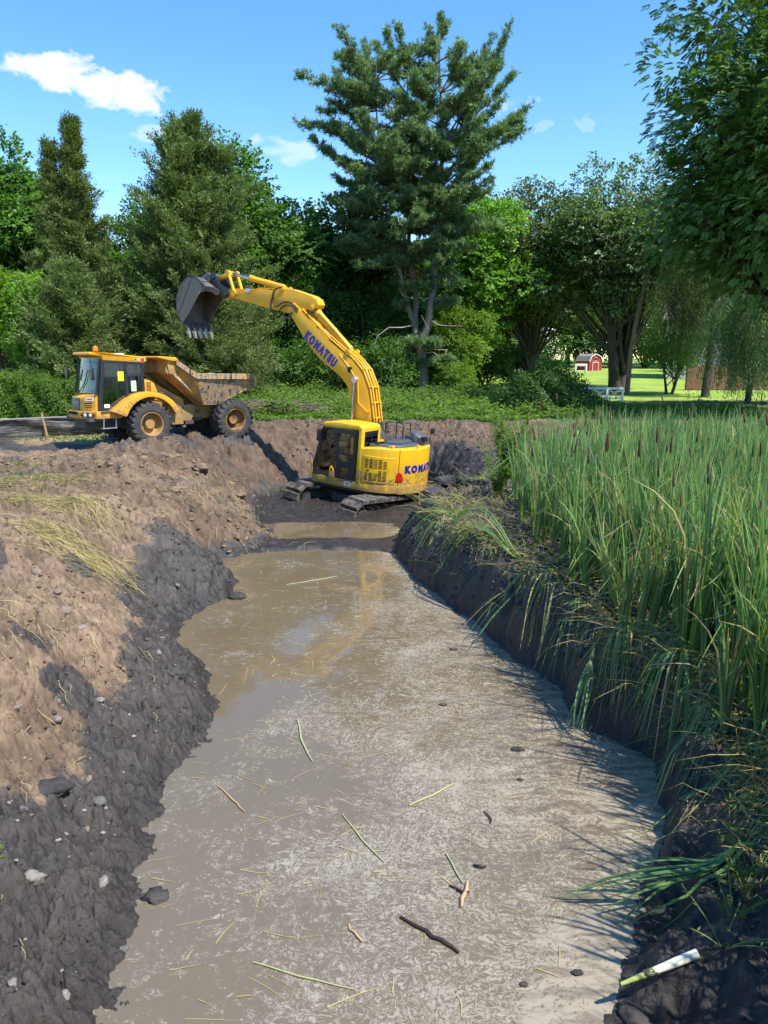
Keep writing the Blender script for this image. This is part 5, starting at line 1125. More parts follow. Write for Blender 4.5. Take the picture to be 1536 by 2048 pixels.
for i, (src, x, y, s) in enumerate(bgset):
    o = copy_tree(src); place(o, x, y, rz=i*1.37, s=s, label='leafy tree in the dense background row behind the nearer trees', group='background trees')
# understorey: dark shrubs close the gap below the crowns
sh1 = broadleaf(41, 3.6, 2.4, .1, 9000, .15, 16, .05, G_DARK, name='shrub', stems=3); sh2 = broadleaf(42, 3.0, 2.2, .1, 8000, .14, 14, .05, G_BRIGHT, name='shrub', stems=3)
place(sh1, -3.0, 47.5, label='dark shrub in the undergrowth behind the excavator', cat='shrub', group='undergrowth shrubs'); place(sh2, 4.6, 50.5, s=.8, label='brighter leafy shrub at the foot of the pine', cat='shrub')
for i, (x, y, s, src) in enumerate([(-6.2, 49, 1.05, 0), (-.2, 50, 1.1, 0), (2.0, 55, 1.2, 0), (7.8, 60, 1.1, 0), (10.5, 64, 1.0, 0), (-9, 56, 1.2, 0), (-12.5, 55, 1.3, 0), (-20, 47, 1.2, 0), (-23, 43, 1.1, 0), (-17.5, 46, 1.3, 0), (-3.2, 61, 1.5, 0), (4.3, 62, 1.4, 0), (13.2, 66, 1.1, 0), (-11, 47, 1.1, 0), (-26, 40, 1.1, 0), (38, 62, 1.5, 0), (10, 106, 2.6, 0), (16, 116, 2.6, 0), (22, 120, 2.8, 0), (29, 112, 2.6, 0), (36, 108, 2.6, 0), (40, 92, 2.6, 0), (3, 92, 2.6, 0), (-4, 84, 2.4, 0), (-14, 62, 1.9, 0), (-19, 58, 1.8, 0), (-24, 52, 1.6, 0), (-29, 46, 1.5, 0), (-9, 66, 2., 0), (10.5, 92, 2.2, 0), (-15.5, 50, 1.3, 0)]):
    o = copy_tree(sh1); place(o, x, y, rz=i*2.1, s=s, label='dark shrub in the undergrowth behind the excavator', cat='shrub', group='undergrowth shrubs')
    o['label'] = 'dark shrub under the background trees'
sh1['label'] = 'dark shrub under the background trees'
# ================================================================ REEDS AND LOW PLANTS
def reedmat():
    m, nt = new_mat('cattail leaves'); o = N(nt, 'ShaderNodeOutputMaterial'); a = attr(nt, 'rnd')
    c = ramp(nt, a, [(0, (.075, .16, .06)), (.35, (.14, .26, .095)), (.62, (.22, .345, .115)), (.80, (.28, .40, .10)), (.88, (.38, .33, .13)), (1, (.48, .36, .19))])
    b = N(nt, 'ShaderNodeBsdfPrincipled'); nt.links.new(c, b.inputs['Base Color']); b.inputs['Roughness'].default_value = .42; b.inputs['Specular IOR Level'].default_value = .45
    t = N(nt, 'ShaderNodeBsdfTranslucent'); nt.links.new(mix(nt, 1., c, (1.2, 1.4, .6), 'MULTIPLY'), t.inputs[0])
    s = N(nt, 'ShaderNodeMixShader'); s.inputs[0].default_value = .33; nt.links.new(b.outputs[0], s.inputs[1]); nt.links.new(t.outputs[0], s.inputs[2]); nt.links.new(s.outputs[0], o.inputs[0]); return m
REED = reedmat(); HEAD = plain('brown seed head', (.085, .035, .018), .9); STALK = plain('pale stalk', (.62, .60, .45), .5)
class Strips:
    """long blades: a centre line with a width and a facing"""
    def __init__(s): s.V = []; s.F = []; s.A = []; s.n = 0
    def blade(s, pts, w, face, col, w0=.7):
        P = np.asarray(pts, float); m = len(P); T = unit(np.gradient(P, axis=0)); S = unit(np.cross(T, face)); t = np.linspace(0, 1, m)
        wd = w*np.minimum(1, w0+t*2)*(1-t**3.0)**.8; wd[-1] = w*.04
        fold = unit(np.cross(S, T))*(wd*.28)[:, None]
        L_ = P-S*wd[:, None]*.5+fold; R_ = P+S*wd[:, None]*.5+fold
        s.V.append(np.stack([L_, P, R_], 1).reshape(-1, 3)); i = np.arange(m-1)[:, None]*3+s.n
        s.F.append(np.concatenate([np.hstack([i, i+1, i+4, i+3]), np.hstack([i+1, i+2, i+5, i+4])])); s.A.append(np.broadcast_to(col, (m,)).repeat(3) if np.ndim(col) == 0 else np.repeat(col, 3)); s.n += 3*m
    def build(s, name, mat, parent=None):
        me = np_mesh(name, np.concatenate(s.V), np.concatenate(s.F), {'rnd': np.concatenate(s.A)}, smooth=True); return link(name, me, mat, parent)

def cattail_blades(st, rs, n, h, base=(0, 0, 0), spread=.28, w=.032, lean=(0, 0), dead=.12, base_r=.04):
    bx, by, bz = base
    for i in range(n):
        a = rs.uniform(0, 2*PI); L_ = h*rs.uniform(.62, 1.08); out = spread*rs.uniform(.15, 1.)*L_*.5; t = np.linspace(0, 1, 8); dd = np.array([math.cos(a), math.sin(a)])
        isd = rs.rand() < dead; bend = rs.uniform(0, .35)+(.7*rs.rand() if rs.rand() < .18 else 0) if not isd else rs.uniform(.3, 1.2)
        r = out*(t**1.5) + bend*L_*.35*np.clip(t-.55, 0, 1)**1.6*2
        x = bx+dd[0]*(base_r*rs.rand()+r)+lean[0]*L_*t**1.4; y = by+dd[1]*(base_r*rs.rand()+r)+lean[1]*L_*t**1.4; z = bz-.05+L_*t-bend*L_*.6*np.clip(t-.5, 0, 1)**2
        if rs.rand() < .16:   # kinked blade
            k = rs.randint(4, 6); f = rs.uniform(.25, .5)*L_
            for j in range(k+1, 8): q = (j-k)/(7-k); x[j] = x[k]+dd[0]*f*q*.8; y[j] = y[k]+dd[1]*f*q*.8; z[j] = z[k]-f*q*rs.uniform(.5, .7)
        tw = rs.uniform(0, 2*PI); face = np.array([math.cos(tw), math.sin(tw), .15]); face = np.array([face*math.cos(.8*q)+np.array([-face[1], face[0], 0])*math.sin(.8*q) for q in t])
        g = rs.uniform(.05, .72) if rs.rand() > .12 else rs.uniform(.72, .84); col = np.full(8, g); col[:2] = [.82, max(g, .72)]
        if isd: col = np.full(8, rs.uniform(.86, 1.)); 
        elif rs.rand() < .25: col[-2:] = [max(g, .8), .92]
        st.blade(np.stack([x, y, z], 1), w*rs.uniform(.7, 1.25), face, col)

def make_cattail(seed, n, h, heads, **k):
    rs = np.random.RandomState(seed); st = Strips(); cattail_blades(st, rs, n, h, **k); o = st.build('cattail_plant', REED)
    for i in range(heads):
        a = rs.uniform(0, 2*PI); dx, dy = .16*math.cos(a), .16*math.sin(a); hh = h*rs.uniform(.80, 1.0)
        m = MB().tube([(0, 0, 0), (dx*.4, dy*.4, hh*.5), (dx, dy, hh-.2)], .005, 5); s = m.build('stem', plain_reed, o)
        q = 1.0; MB().tube([(dx, dy, hh-.24), (dx*1.01, dy*1.01, hh-.23), (dx*1.1, dy*1.1, hh+.0), (dx*1.1, dy*1.1, hh+.01)], [.007, .0175, .0165, .004], 8).tube([(dx*1.1, dy*1.1, hh+.01), (dx*1.15, dy*1.15, hh+.10)], .0035, 4).build('seed_head', HEAD, o, smooth=50)
    return o
plain_reed = plain('reed stem', (.16, .19, .06), .5)
protos = [make_cattail(100+i, 12+3*(i % 4), [2.1, 2.35, 1.95, 2.2, 2.45, 2.0, 2.25, 1.8][i], 1 if i in (1, 6) else 0, spread=[.2, .26, .32, .2, .24, .3, .22, .4][i], dead=[.08, .1, .15, .1, .1, .2, .08, .3][i]) for i in range(8)]
rs = np.random.RandomState(55)
cand = []
for _ in range(10500):
    x = rs.uniform(1.2, 19); y = rs.uniform(1.2, 26); 
    cand.append((x, y))
cand = np.array(cand); dcut = sdist(cand[:, 0], cand[:, 1]); rr_ = np.interp(cand[:, 1], RE[:, 0], RE[:, 1])
nz = pn(cand[:, 0]*.8, cand[:, 1]*.8, 40)
# the stand begins a little back from the cut; wider bare strip towards the excavator
gap = np.interp(cand[:, 1], [1, 4.5, 5, 6.8, 7.6, 8.2, 9, 11, 13, 15, 18, 22, 30], [1.2, 1.1, 1.0, .65, .5, .42, .45, .75, 1.2, 2.0, 3.0, 3.9, 5.0])
ok = (cand[:, 0] > rr_) & (dcut > gap + .35*nz) & (cand[:, 0] < cand[:, 1]*.60+np.where(cand[:, 1] < 5.5, 4., 2.)) & ((cand[:, 1] > 4.9) | (cand[:, 0] > 2.9+.3*nz)) & (cand[:, 1] < 24.5+nz*2)
ok &= ~((cand[:, 1] > 26) & (cand[:, 0] < 7.2)) & ~((cand[:, 1] > 23) & (cand[:, 0] < 5.6))
cand = cand[ok]; dist = np.hypot(cand[:, 0], cand[:, 1]) + 50*((cand[:, 0]+.3)/(cand[:, 1]+1) > .53); order = np.argsort(dist); cand = cand[order]
# thinning with a minimum spacing near the viewer
keep = []; cell = {}
for p in cand:
    dmin = .13 if p[1] < 12 else .17
    key = (int(p[0]/.25), int(p[1]/.25)); bad = False
    for i in (-1, 0, 1):
        for j in (-1, 0, 1):
            for q in cell.get((key[0]+i, key[1]+j), ()):
                if (p[0]-q[0])**2+(p[1]-q[1])**2 < dmin*dmin: bad = True
    if not bad: keep.append(p); cell.setdefault(key, []).append(p)
keep = np.array(keep); zz = Hs(keep[:, 0], keep[:, 1]); NI = 290
edge_n = 0
for i, (x, y) in enumerate(keep[:NI]):
    src = protos[rs.randint(8)]; o = src if False else copy_tree(src)
    o.location = (x, y, zz[i]-.03); o.rotation_euler = (rs.normal()*.08, rs.normal()*.09-.05, rs.uniform(0, 2*PI)); s = rs.uniform(.74, 1.08)*(.96 if y < 9 else 1-.12*float(sstep(11, 18, y))); o.scale = (s, s, s)
    tag(o, 'tall green cattail clump in the front of the dense stand on the right bank', 'cattail', 'cattails at the front of the stand')
for p in protos:
    for c in list(p.children): bpy.data.objects.remove(c)
    bpy.data.objects.remove(p)
st = Strips(); hd_ = MB(); rs = np.random.RandomState(77)
for i, (x, y) in enumerate(keep[NI:]):
    cattail_blades(st, rs, 9 if y < 18 else 8, rs.uniform(1.75, 2.3)*(1-.16*float(sstep(11, 20, y))), (x, y, zz[NI+i]), rs.uniform(.15, .3), .033 if y < 18 else .042, dead=.1)
    if rs.rand() < .05:
        hh = rs.uniform(1.8, 2.25); z = zz[NI+i]; dx = rs.normal()*.1; k0 = hd_.cur; hd_.tube([(x+dx, y, z+hh-.22), (x+dx, y, z+hh-.21), (x+dx*1.2, y, z+hh), (x+dx*1.2, y, z+hh+.01)], [.005, .018, .017, .005], 6)
bs = st.build('cattail_stand', REED); tag(bs, 'dense mass of cattails filling the marsh behind the front clumps', 'cattails', kind='stuff')
hs2 = hd_.build('seed_heads', HEAD, bs, smooth=50); hs2['kind'] = 'stuff'

# ---------------------------------------------------------------- bent and torn cattails on the bank
def bunch(base, tips, w=.02, seed=0, name='fallen_cattail', label='', yellow=.2, sag=.25, n_each=1, stalk=True, rise=.12):
    rs = np.random.RandomState(seed); st = Strips(); b = np.array(base, float)
    o = empty(name, tuple(b)); tag(o, label, 'cattail', 'torn cattails on the bank')
    for tp in tips:
        for k in range(n_each):
            e = np.array(tp, float)-b + rs.normal(size=3)*[.07, .07, .04]; L_ = np.linalg.norm(e); t = np.linspace(0, 1, 10)[:, None]
            P = e*t + np.array([0, 0, 1.])*(rise*L_*np.sin(PI*np.minimum(t*1.1, 1))) - np.array([0, 0, 1.])*sag*L_*np.clip(t-.6, 0, 1)**1.5 + rs.normal(size=3)*[.01, .01, .01]
            side_ = np.cross(e/L_, [0, 0, 1.]); P = P + side_*rs.normal()*.05*np.sin(PI*t)
            # never below the ground or water
            g = np.maximum(Hs(P[:, 0]+b[0], P[:, 1]+b[1]), .0)+.012 - b[2]; P[:, 2] = np.maximum(P[:, 2], g)
            col = np.full(10, rs.uniform(.1, .6)); col[:2] = rs.uniform(.72, .80) if rs.rand() > yellow else .88
            if rs.rand() < yellow*.5: col[:] = rs.uniform(.85, .98)
            st.blade(P, w*rs.uniform(.8, 1.2), unit(np.array([rs.normal()*.3, rs.normal()*.3, 1.])), col)
    st.build('leaves', REED, o)
    if stalk:
        d = np.mean(np.array(tips), 0)-b; d = d/np.linalg.norm(d); MB().tube([(-d*.15).tolist(), (0, 0, 0), (d*.25+[0, 0, .03]).tolist()], [.018, .022, .014], 7).build('stalk', plain_reed, o, smooth=50)
    return o
def fan(u0, u1, n, za, zb, ya, yb, seed):
    rs = np.random.RandomState(seed); return [(u0+(u1-u0)*i/max(n-1, 1)+rs.normal()*.05, ya+(yb-ya)*i/max(n-1, 1)+rs.normal()*.08, za+(zb-za)*rs.rand()) for i in range(n)]
# ================================================================ BENT REEDS, WEEDS, DEBRIS
def T3(lst): return lst
bunch((1.62,15.6,1.02), [(.35,15.7,.72),(.42,15.3,.62),(.55,15.0,.55),(.75,14.8,.5),(.5,15.9,.8),(.9,14.7,.45),(.3,16.1,.85),(.7,15.3,.7)], .026, 1, label='green reed fan drooping over the black mound near the excavator', n_each=3, sag=.5, rise=.22)
bunch((2.20,11.9,1.0), [(.95,14.6,.75),(1.1,14.3,.6),(1.25,14.0,.5),(1.0,14.9,.8),(1.35,13.7,.42),(.85,14.2,.55),(1.5,13.9,.6)], .024, 2, label='yellow based reed bunch arching away over the bank edge', n_each=3, sag=.5, rise=.26, yellow=.3)
bunch((2.25,11.5,.95), [(1.2,11.3,.10),(1.35,11.1,.12),(1.15,11.7,.2)], .022, 3, label='thin green reeds trailing down to the scummy water edge', n_each=2, rise=.05)
bunch((2.5,8.75,.80), [(2.08,8.28,.03),(2.15,8.2,.03),(2.22,8.15,.03),(2.3,8.25,.04)], .024, 4, label='single bright reed hanging down the black bank into the water', n_each=2, rise=.02, sag=.05)
bunch((2.85,5.32,.42), [(1.38,5.48,.03),(1.6,5.35,.05),(1.75,5.6,.1),(1.85,5.25,.05),(1.5,5.62,.08),(2.0,5.1,.08),(1.9,5.8,.12)], .030, 5, label='large green reed bundle lying flat over the water at lower right', n_each=2, rise=.05, sag=.12, yellow=.1)
bunch((3.37,6.85,.55), [(2.6,8.0,.05),(2.75,7.8,.05),(2.65,7.5,.04),(2.9,7.9,.15)], .024, 6, label='dark green reeds fallen outward beside the black slump', n_each=2, rise=.08)
bunch((3.5,7.4,.72), [(2.65,6.9,.05),(2.7,6.6,.04),(2.62,6.75,.05),(2.8,6.5,.1),(2.9,7.0,.2)], .024, 7, label='tall reed bunch folded down across the lower right mud', n_each=3, rise=.14, sag=.3)
bunch((3.3,6.5,.5), [(2.35,6.34,.03),(2.45,6.1,.05),(2.6,6.0,.1)], .022, 8, label='two thin pale reeds reaching the water at lower right', n_each=2, rise=.02, yellow=.7)
bunch((3.6,8.6,1.05), [(3.2,7.3,.5),(3.05,7.6,.4),(3.4,7.2,.5),(2.95,8.0,.6)], .022, 9, label='reeds folded over the bank top and hanging toward the mud', n_each=3, rise=.1, sag=.35)
bunch((2.7,10.2,1.1), [(2.2,9.3,.3),(2.1,9.6,.3),(2.3,9.1,.4)], .020, 10, label='short reeds dangling over the middle of the black bank', n_each=2, rise=.05, sag=.3)

for i, (b, tp, lab) in enumerate([((3.3,8.0,1.15), [(2.75,7.6,.35),(2.85,7.3,.3),(3.0,7.0,.35),(2.7,7.9,.5)], 'green reeds spilling over the bank left of the folded bundle'), ((4.0,7.6,1.2), [(3.5,6.6,.5),(3.3,6.8,.45),(3.7,6.4,.6),(3.2,7.1,.6)], 'reeds leaning out over the right bank above the willow weed'), ((4.1,6.9,1.15), [(3.5,5.9,.5),(3.3,6.1,.4),(3.7,5.7,.6),(3.2,6.4,.45)], 'long reeds bowed down at the right edge of the view'), ((3.9,6.2,1.1), [(3.1,5.4,.35),(3.3,5.2,.5),(3.0,5.7,.3)], 'green reeds bowed low above the flat bundle at lower right'), ((2.95,8.9,1.15), [(2.55,8.3,.5),(2.6,8.0,.4),(2.5,8.6,.5)], 'short green reeds hanging beside the bright single reed'), ((2.55,10.9,1.15), [(2.0,10.2,.4),(1.95,10.5,.45),(2.1,9.9,.4)], 'reeds drooping over the middle of the right bank')]):
    bunch(b, tp, .026, 20+i, label=lab, n_each=5, rise=.30, sag=.3, stalk=False, yellow=.35)
# dry roots, dead leaves and torn blades along the bank edge: nobody could count them
rs = np.random.RandomState(5); st = Strips()
def on_bank(y, d): r = np.interp(y, RE[:, 0], RE[:, 1]); return r+d
for i in range(4200):
    y = rs.uniform(5.0, 17.5) if rs.rand() < .55 else rs.uniform(5.2, 9.5); top = np.interp(y, [5, 6.8, 8, 12, 17], [1.15, .8, .45, .6, .9]); x = on_bank(y, top+rs.normal()*.22); z = H(x, y); 
    hang = rs.rand() < .6; L_ = rs.uniform(.15, .7); t = np.linspace(0, 1, 7)[:, None]
    if hang: e = np.array([-rs.uniform(.1, .5)*L_, rs.normal()*.25*L_, -L_])
    else: e = np.array([rs.normal()*.6, rs.normal()*.6, rs.uniform(-.1, .35)])*L_
    P = np.array([x, y, z+.02]) + e*t + np.array([0, 0, 1.])*.12*L_*np.sin(PI*t) + rs.normal(size=(7, 3))*.012
    g = np.maximum(Hs(P[:, 0], P[:, 1]), 0)+.008; P[:, 2] = np.maximum(P[:, 2], g)
    col = rs.choice([rs.uniform(.86, 1.), rs.uniform(.1, .6)], p=[.72, .28]); st.blade(P, rs.uniform(.004, .013), unit(rs.normal(size=3)), float(col), w0=.9)
for i in range(2600):      # litter under the cattails
    y = rs.uniform(6.0, 20); x = on_bank(y, rs.uniform(.5, 4.5)); z = H(x, y); a = rs.uniform(0, 2*PI); L_ = rs.uniform(.2, .7); t = np.linspace(0, 1, 5)[:, None]
    P = np.array([x, y, z+.03]) + np.array([math.cos(a), math.sin(a), rs.uniform(.0, .5)])*L_*t + rs.normal(size=(5, 3))*.02; P[:, 2] = np.maximum(P[:, 2], Hs(P[:, 0], P[:, 1])+.01)
    st.blade(P, rs.uniform(.006, .016), unit(rs.normal(size=3)+[0, 0, 1]), float(rs.uniform(.84, 1.)), w0=.9)
tag(st.build('reed_litter', REED), 'dry leaves and roots hanging over the right bank and under the cattails', 'leaf litter', kind='stuff')

# straw and dry grass on the left bank
STRAW = leafmat('straw', (.20, .16, .07), (.48, .40, .19), trans=.2, rough=.7, spec=.2)
rs = np.random.RandomState(6); st = Strips()
def patch(n, x0, y0, x1, y1, w, L0, green=.0, ang=None):
    for i in range(n):
        q = rs.rand(); x = x0+(x1-x0)*q+rs.normal()*w; y = y0+(y1-y0)*q+rs.normal()*w*1.2; a = (ang if ang is not None else math.atan2(y1-y0, x1-x0))+rs.normal()*.45; L_ = L0*rs.uniform(.5, 1.3); t = np.linspace(-.5, .5, 5)[:, None]
        P = np.array([x, y, 0]) + np.array([math.cos(a), math.sin(a), 0])*L_*t + rs.normal(size=(5, 3))*[.015, .015, 0]; hz = Hs(P[:, 0], P[:, 1]); P[:, 2] = hz[0]+(hz[-1]-hz[0])*(t[:, 0]+.5)+max(0, (hz-(hz[0]+(hz[-1]-hz[0])*(t[:, 0]+.5))).max()*.6)+rs.uniform(.005, .06)+.03*np.sin(PI*(t[:, 0]+.5))
        st.blade(P, rs.uniform(.004, .010), np.array([0, 0, 1.])+rs.normal(size=3)*.4, float(rs.uniform(.2, 1.)), w0=.9)
patch(650, -7.2, 14.6, -4.9, 13.3, .22, .55); patch(380, -5.9, 12.4, -4.3, 12.0, .16, .5); patch(260, -8.6, 15.5, -6.3, 16.8, .35, .5); patch(160, -5.4, 11.8, -4.2, 12.2, .3, .4); patch(60, -4.6, 7.6, -3.6, 6.8, .5, .25); patch(60, -4.2, 9.2, -3.2, 8.2, .5, .3)
patch(500, -9.5, 16.5, -3.5, 18.5, 1.6, .3); patch(70, -4.6, 9.5, -3.0, 5.0, .5, .2); patch(250, -5.2, 20.5, -3.2, 17.5, .8, .3)
tag(st.build('straw', STRAW), 'yellow straw and dry grass strewn over the left bank', 'straw', kind='stuff')

# blades of rough grass: strip by the silt fence and clods of turf at the left
GRASS = leafmat('grass blades', (.06, .11, .02), (.20, .27, .07), trans=.35)
rs = np.random.RandomState(8); st = Strips()
def blades(n, fx, L0, w=.012, dry=.2):
    for i in range(n):
        x, y = fx(); z = H(x, y); a = rs.uniform(0, 2*PI); L_ = L0*rs.uniform(.5, 1.4); t = np.linspace(0, 1, 4)[:, None]; P = np.array([x, y, z-.01]) + np.array([math.cos(a)*.5, math.sin(a)*.5, 0])*L_*t**1.6 + np.array([0, 0, 1.])*L_*(t-.25*t**2)
        st.blade(P, w*rs.uniform(.7, 1.3), np.array([math.sin(a), -math.cos(a), .3]), float(rs.rand()), w0=.9)
blades(2600, lambda: (rs.uniform(-17, -9.4), rs.uniform(25.6, 27.2)), .10, .02)
blades(500, lambda: (-7.6+rs.normal()*.5, 16.2+rs.normal()*.45), .16); blades(220, lambda: (-8.6+rs.normal()*.4, 18.2+rs.normal()*.4), .16); blades(90, lambda: (-4.0+rs.normal()*.12, 6.9+rs.normal()*.12), .14)
tag(st.build('grass_blades', GRASS), 'short rough grass by the silt fence and on turf clods', 'grass', kind='stuff')

# ---------------------------------------------------------------- weeds of the verge behind the machines
WEED = leafmat('weed leaves', (.05, .10, .018), (.16, .25, .05), trans=.4); IVY = leafmat('ivy leaves', (.028, .07, .016), (.075, .155, .034), trans=.25)
rs = np.random.RandomState(9); lv = Leaves()
def weeds(n, fx, hfun, leaf, lo=.2, hi=1.):
    xy = np.array([fx() for _ in range(n)]); z = Hs(xy[:, 0], xy[:, 1]); hh = hfun(xy[:, 0], xy[:, 1])*rs.uniform(.35, 1.1, n); val = rs.uniform(lo, hi, n)
    for j in range(9):
        P = np.stack([xy[:, 0]+rs.normal(size=n)*.14, xy[:, 1]+rs.normal(size=n)*.14, z+hh*rs.uniform(.15, 1., n)], 1); a = rs.uniform(0, 2*PI, n)
        T = unit(np.stack([np.cos(a), np.sin(a), rs.uniform(-.3, .7, n)], 1)); lv.add(P, T, unit(np.array([0, -.2, 1.])+rs.normal(size=(n, 3))*.45), leaf*rs.uniform(.6, 1.4, n), leaf*.55, np.clip(val+rs.normal(size=n)*.12, 0, 1))
vh = lambda x, y: .25+.75*np.clip(.35+1.5*pn(x*.55, y*.55, 77), 0, 1)+.25*sstep(33, 42, y)
weeds(4200, lambda: (rs.uniform(-7.5, 9), rs.uniform(31, 40)), vh, .15)
weeds(2400, lambda: (rs.uniform(-10, 9), rs.uniform(38, 48)), vh, .19, .1, .8)
weeds(1500, lambda: (rs.uniform(-6.5, 6), 30.6+abs(rs.normal())*.7), lambda x, y: .18+0*x, .11, .4, 1.)
weeds(700, lambda: (rs.uniform(7, 17), rs.uniform(32, 38)), lambda x, y: .22+0*x, .17, .3, 1.)
tag(lv.build('weeds', WEED), 'sunlit leafy weeds covering the verge behind the machines', 'weeds', kind='stuff')

def mound(name, x, y, rx, ry, h, n, leaf, mat, label, cat, seed, val=(.1, .9), group=None):
    """dense leafy mound: hedge or ivy heap, leaves over an uneven dome with stems inside"""
    rs = np.random.RandomState(seed); o = empty(name, (x, y, H(x, y)-.05)); tag(o, label, cat, group); lv = Leaves()
    d = rsph(rs, n); d[:, 2] = abs(d[:, 2]); bump_ = 1+.13*np.sin(d[:, 0]*5+seed)*np.cos(d[:, 1]*4.2)+.10*np.sin(d[:, 0]*11+d[:, 2]*9)+.07*np.sin(d[:, 1]*17+d[:, 0]*13)
    r = rs.uniform(.80, 1.04, n)*bump_; P = d*r[:, None]*np.array([rx, ry, h]); T = unit(d*.5+rs.normal(size=(n, 3))*.7); lv.add(P, T, unit(d+np.array([0, 0, .7])+rs.normal(size=(n, 3))*.4), leaf*rs.uniform(.6, 1.3, n), leaf*.6, np.clip(rs.uniform(val[0], val[1], n), 0, 1))
    lv.build('leaves', mat, o); w_ = MB()
    for i in range(14):
        e = rsph(rs, 1)[0]; e[2] = abs(e[2]); w_.tube([(e[0]*.2, e[1]*.2, -.1), tuple(e*np.array([rx, ry, h])*.8)], [.03, .012], 4)
    w_.build('stems', B_DARK, o); return o
mound('ivy_mound', 6.9, 33.8, 2.2, 1.9, 2.15, 17000, .11, IVY, 'rounded dark green ivy covered mound beyond the reeds', 'bush', 1)
mound('ivy_mound', 9.3, 36.4, 1.2, 1.0, .8, 4000, .11, IVY, 'low dark ivy heap to the right of the rounded mound', 'bush', 2, (.2, 1.))
mound('hedge', -17.6, 33.2, 3.2, 1.6, 2.15, 24000, .11, WEED, 'bright green leafy hedge at the far left beyond the lawn', 'hedge', 3, (.2, 1.))
mound('hedge', -14.0, 32.6, 1.9, 1.3, 1.75, 12000, .11, WEED, 'lower end of the green hedge nearest the dump truck', 'hedge', 4, (.1, .8))
# brush heap of cut branches beside the truck's tail
rs = np.random.RandomState(12); br = MB()
for i in range(150):
    x = -5.2+rs.normal()*1.5; y = 33+rs.normal()*1.0; z = H(x, y)+rs.uniform(0, .45); a = rs.normal()*.5; L_ = rs.uniform(.6, 2.2); br.tube([(x-L_/2*math.cos(a), y-L_/2*math.sin(a), z), (x, y, z+.1), (x+L_/2*math.cos(a), y+L_/2*math.sin(a), z+rs.uniform(-.2, .2))], [.03, .025, .01], 4)
tag(br.build('brush_heap', bark('cut branches', (.06, .045, .03), (.20, .15, .10))), 'heap of cut brown branches behind the tail of the dump truck', 'brush', kind='stuff')

# weeds with lance shaped leaves: one plant builder
def weed_plant(x, y, h, n, label, seed, leaf=.11, mat=None, group=None, bushy=.3, z=None):
    rs = np.random.RandomState(seed); o = empty('weed_plant', (x, y, (H(x, y) if z is None else z)-.03)); tag(o, label, 'weed', group); sm_ = MB(); lv = Leaves()
    for k in range(max(1, n)):
        a = rs.uniform(0, 2*PI); l = h*rs.uniform(.55, 1.05); e = np.array([math.cos(a)*bushy*l, math.sin(a)*bushy*l, l]); B = bez((0, 0, 0), e*np.array([.3, .3, .6]), e, 8); sm_.tube(B.tolist(), taper(.007, .002, 8), 4)
        q = int(l/.035); t = rs.uniform(.15, 1.02, q); P = np.array([np.interp(t, np.linspace(0, 1, 8), B[:, j]) for j in range(3)]).T; w = rs.uniform(0, 2*PI, q); T = unit(np.stack([np.cos(w), np.sin(w), rs.uniform(.0, .8, q)], 1))
        lv.add(P, T, unit(np.array([0, 0, 1.])+rs.normal(size=(q, 3))*.3), leaf*rs.uniform(.6, 1.2, q)*(1.2-.5*t), leaf*.26, rs.uniform(.2, 1., q))
    sm_.build('stems', plain_reed, o); lv.build('leaves', mat or WEED, o); return o
weed_plant(2.95, 18.4, 1.9, 44, 'tall leafy green weed clump left of the cattails', 1, .16, bushy=.28)
weed_plant(2.55, 17.0, 1.3, 30, 'shorter leafy weeds in front of the tall weed clump', 2, .14, bushy=.35)
weed_plant(3.5, 20.3, 1.6, 30, 'leafy weeds behind the tall clump at the reed edge', 3, .15, bushy=.35)
weed_plant(2.5, 19.9, .35, 12, 'low yellow green plant on the black mound by the excavator', 4, .14, G_BRIGHT, bushy=1.2)
weed_plant(2.45, 4.75, .42, 7, 'small lance leaved weed on black mud at lower right', 5, .07, bushy=.7)
weed_plant(2.25, 4.45, .30, 6, 'sprawling thin weed above the white stalk', 6, .055, bushy=1.3)
weed_plant(2.66, 5.0, .45, 6, 'green shoots at the lower right edge of the view', 7, .09, bushy=.6)
weed_plant(3.55, 6.6, .55, 7, 'grey green willow weed growing out of the bank at right', 8, .085, IVY, bushy=.9)
weed_plant(3.75, 7.1, .6, 9, 'thin leaved weeds under the bent reeds at right', 9, .08, bushy=.8)
weed_plant(3.0, 8.05, .55, 7, 'small broad leaved weed on top of the bank between cattails', 10, .09, bushy=.5)
weed_plant(3.3, 7.75, .45, 8, 'leafy weed hanging over the darkest part of the bank', 11, .08, bushy=1.1)
weed_plant(-2.82, 5.0, .14, 5, 'tiny green seedling on dark soil at lower left', 12, .05, G_BRIGHT, bushy=.6)
weed_plant(4.2, 7.6, .8, 12, 'bright leafy weed among the cattails at the right edge', 13, .10, G_BRIGHT, bushy=.5)
weed_plant(3.95, 6.5, .75, 12, 'leafy weed at the right edge below the bent reeds', 14, .10, bushy=.6)

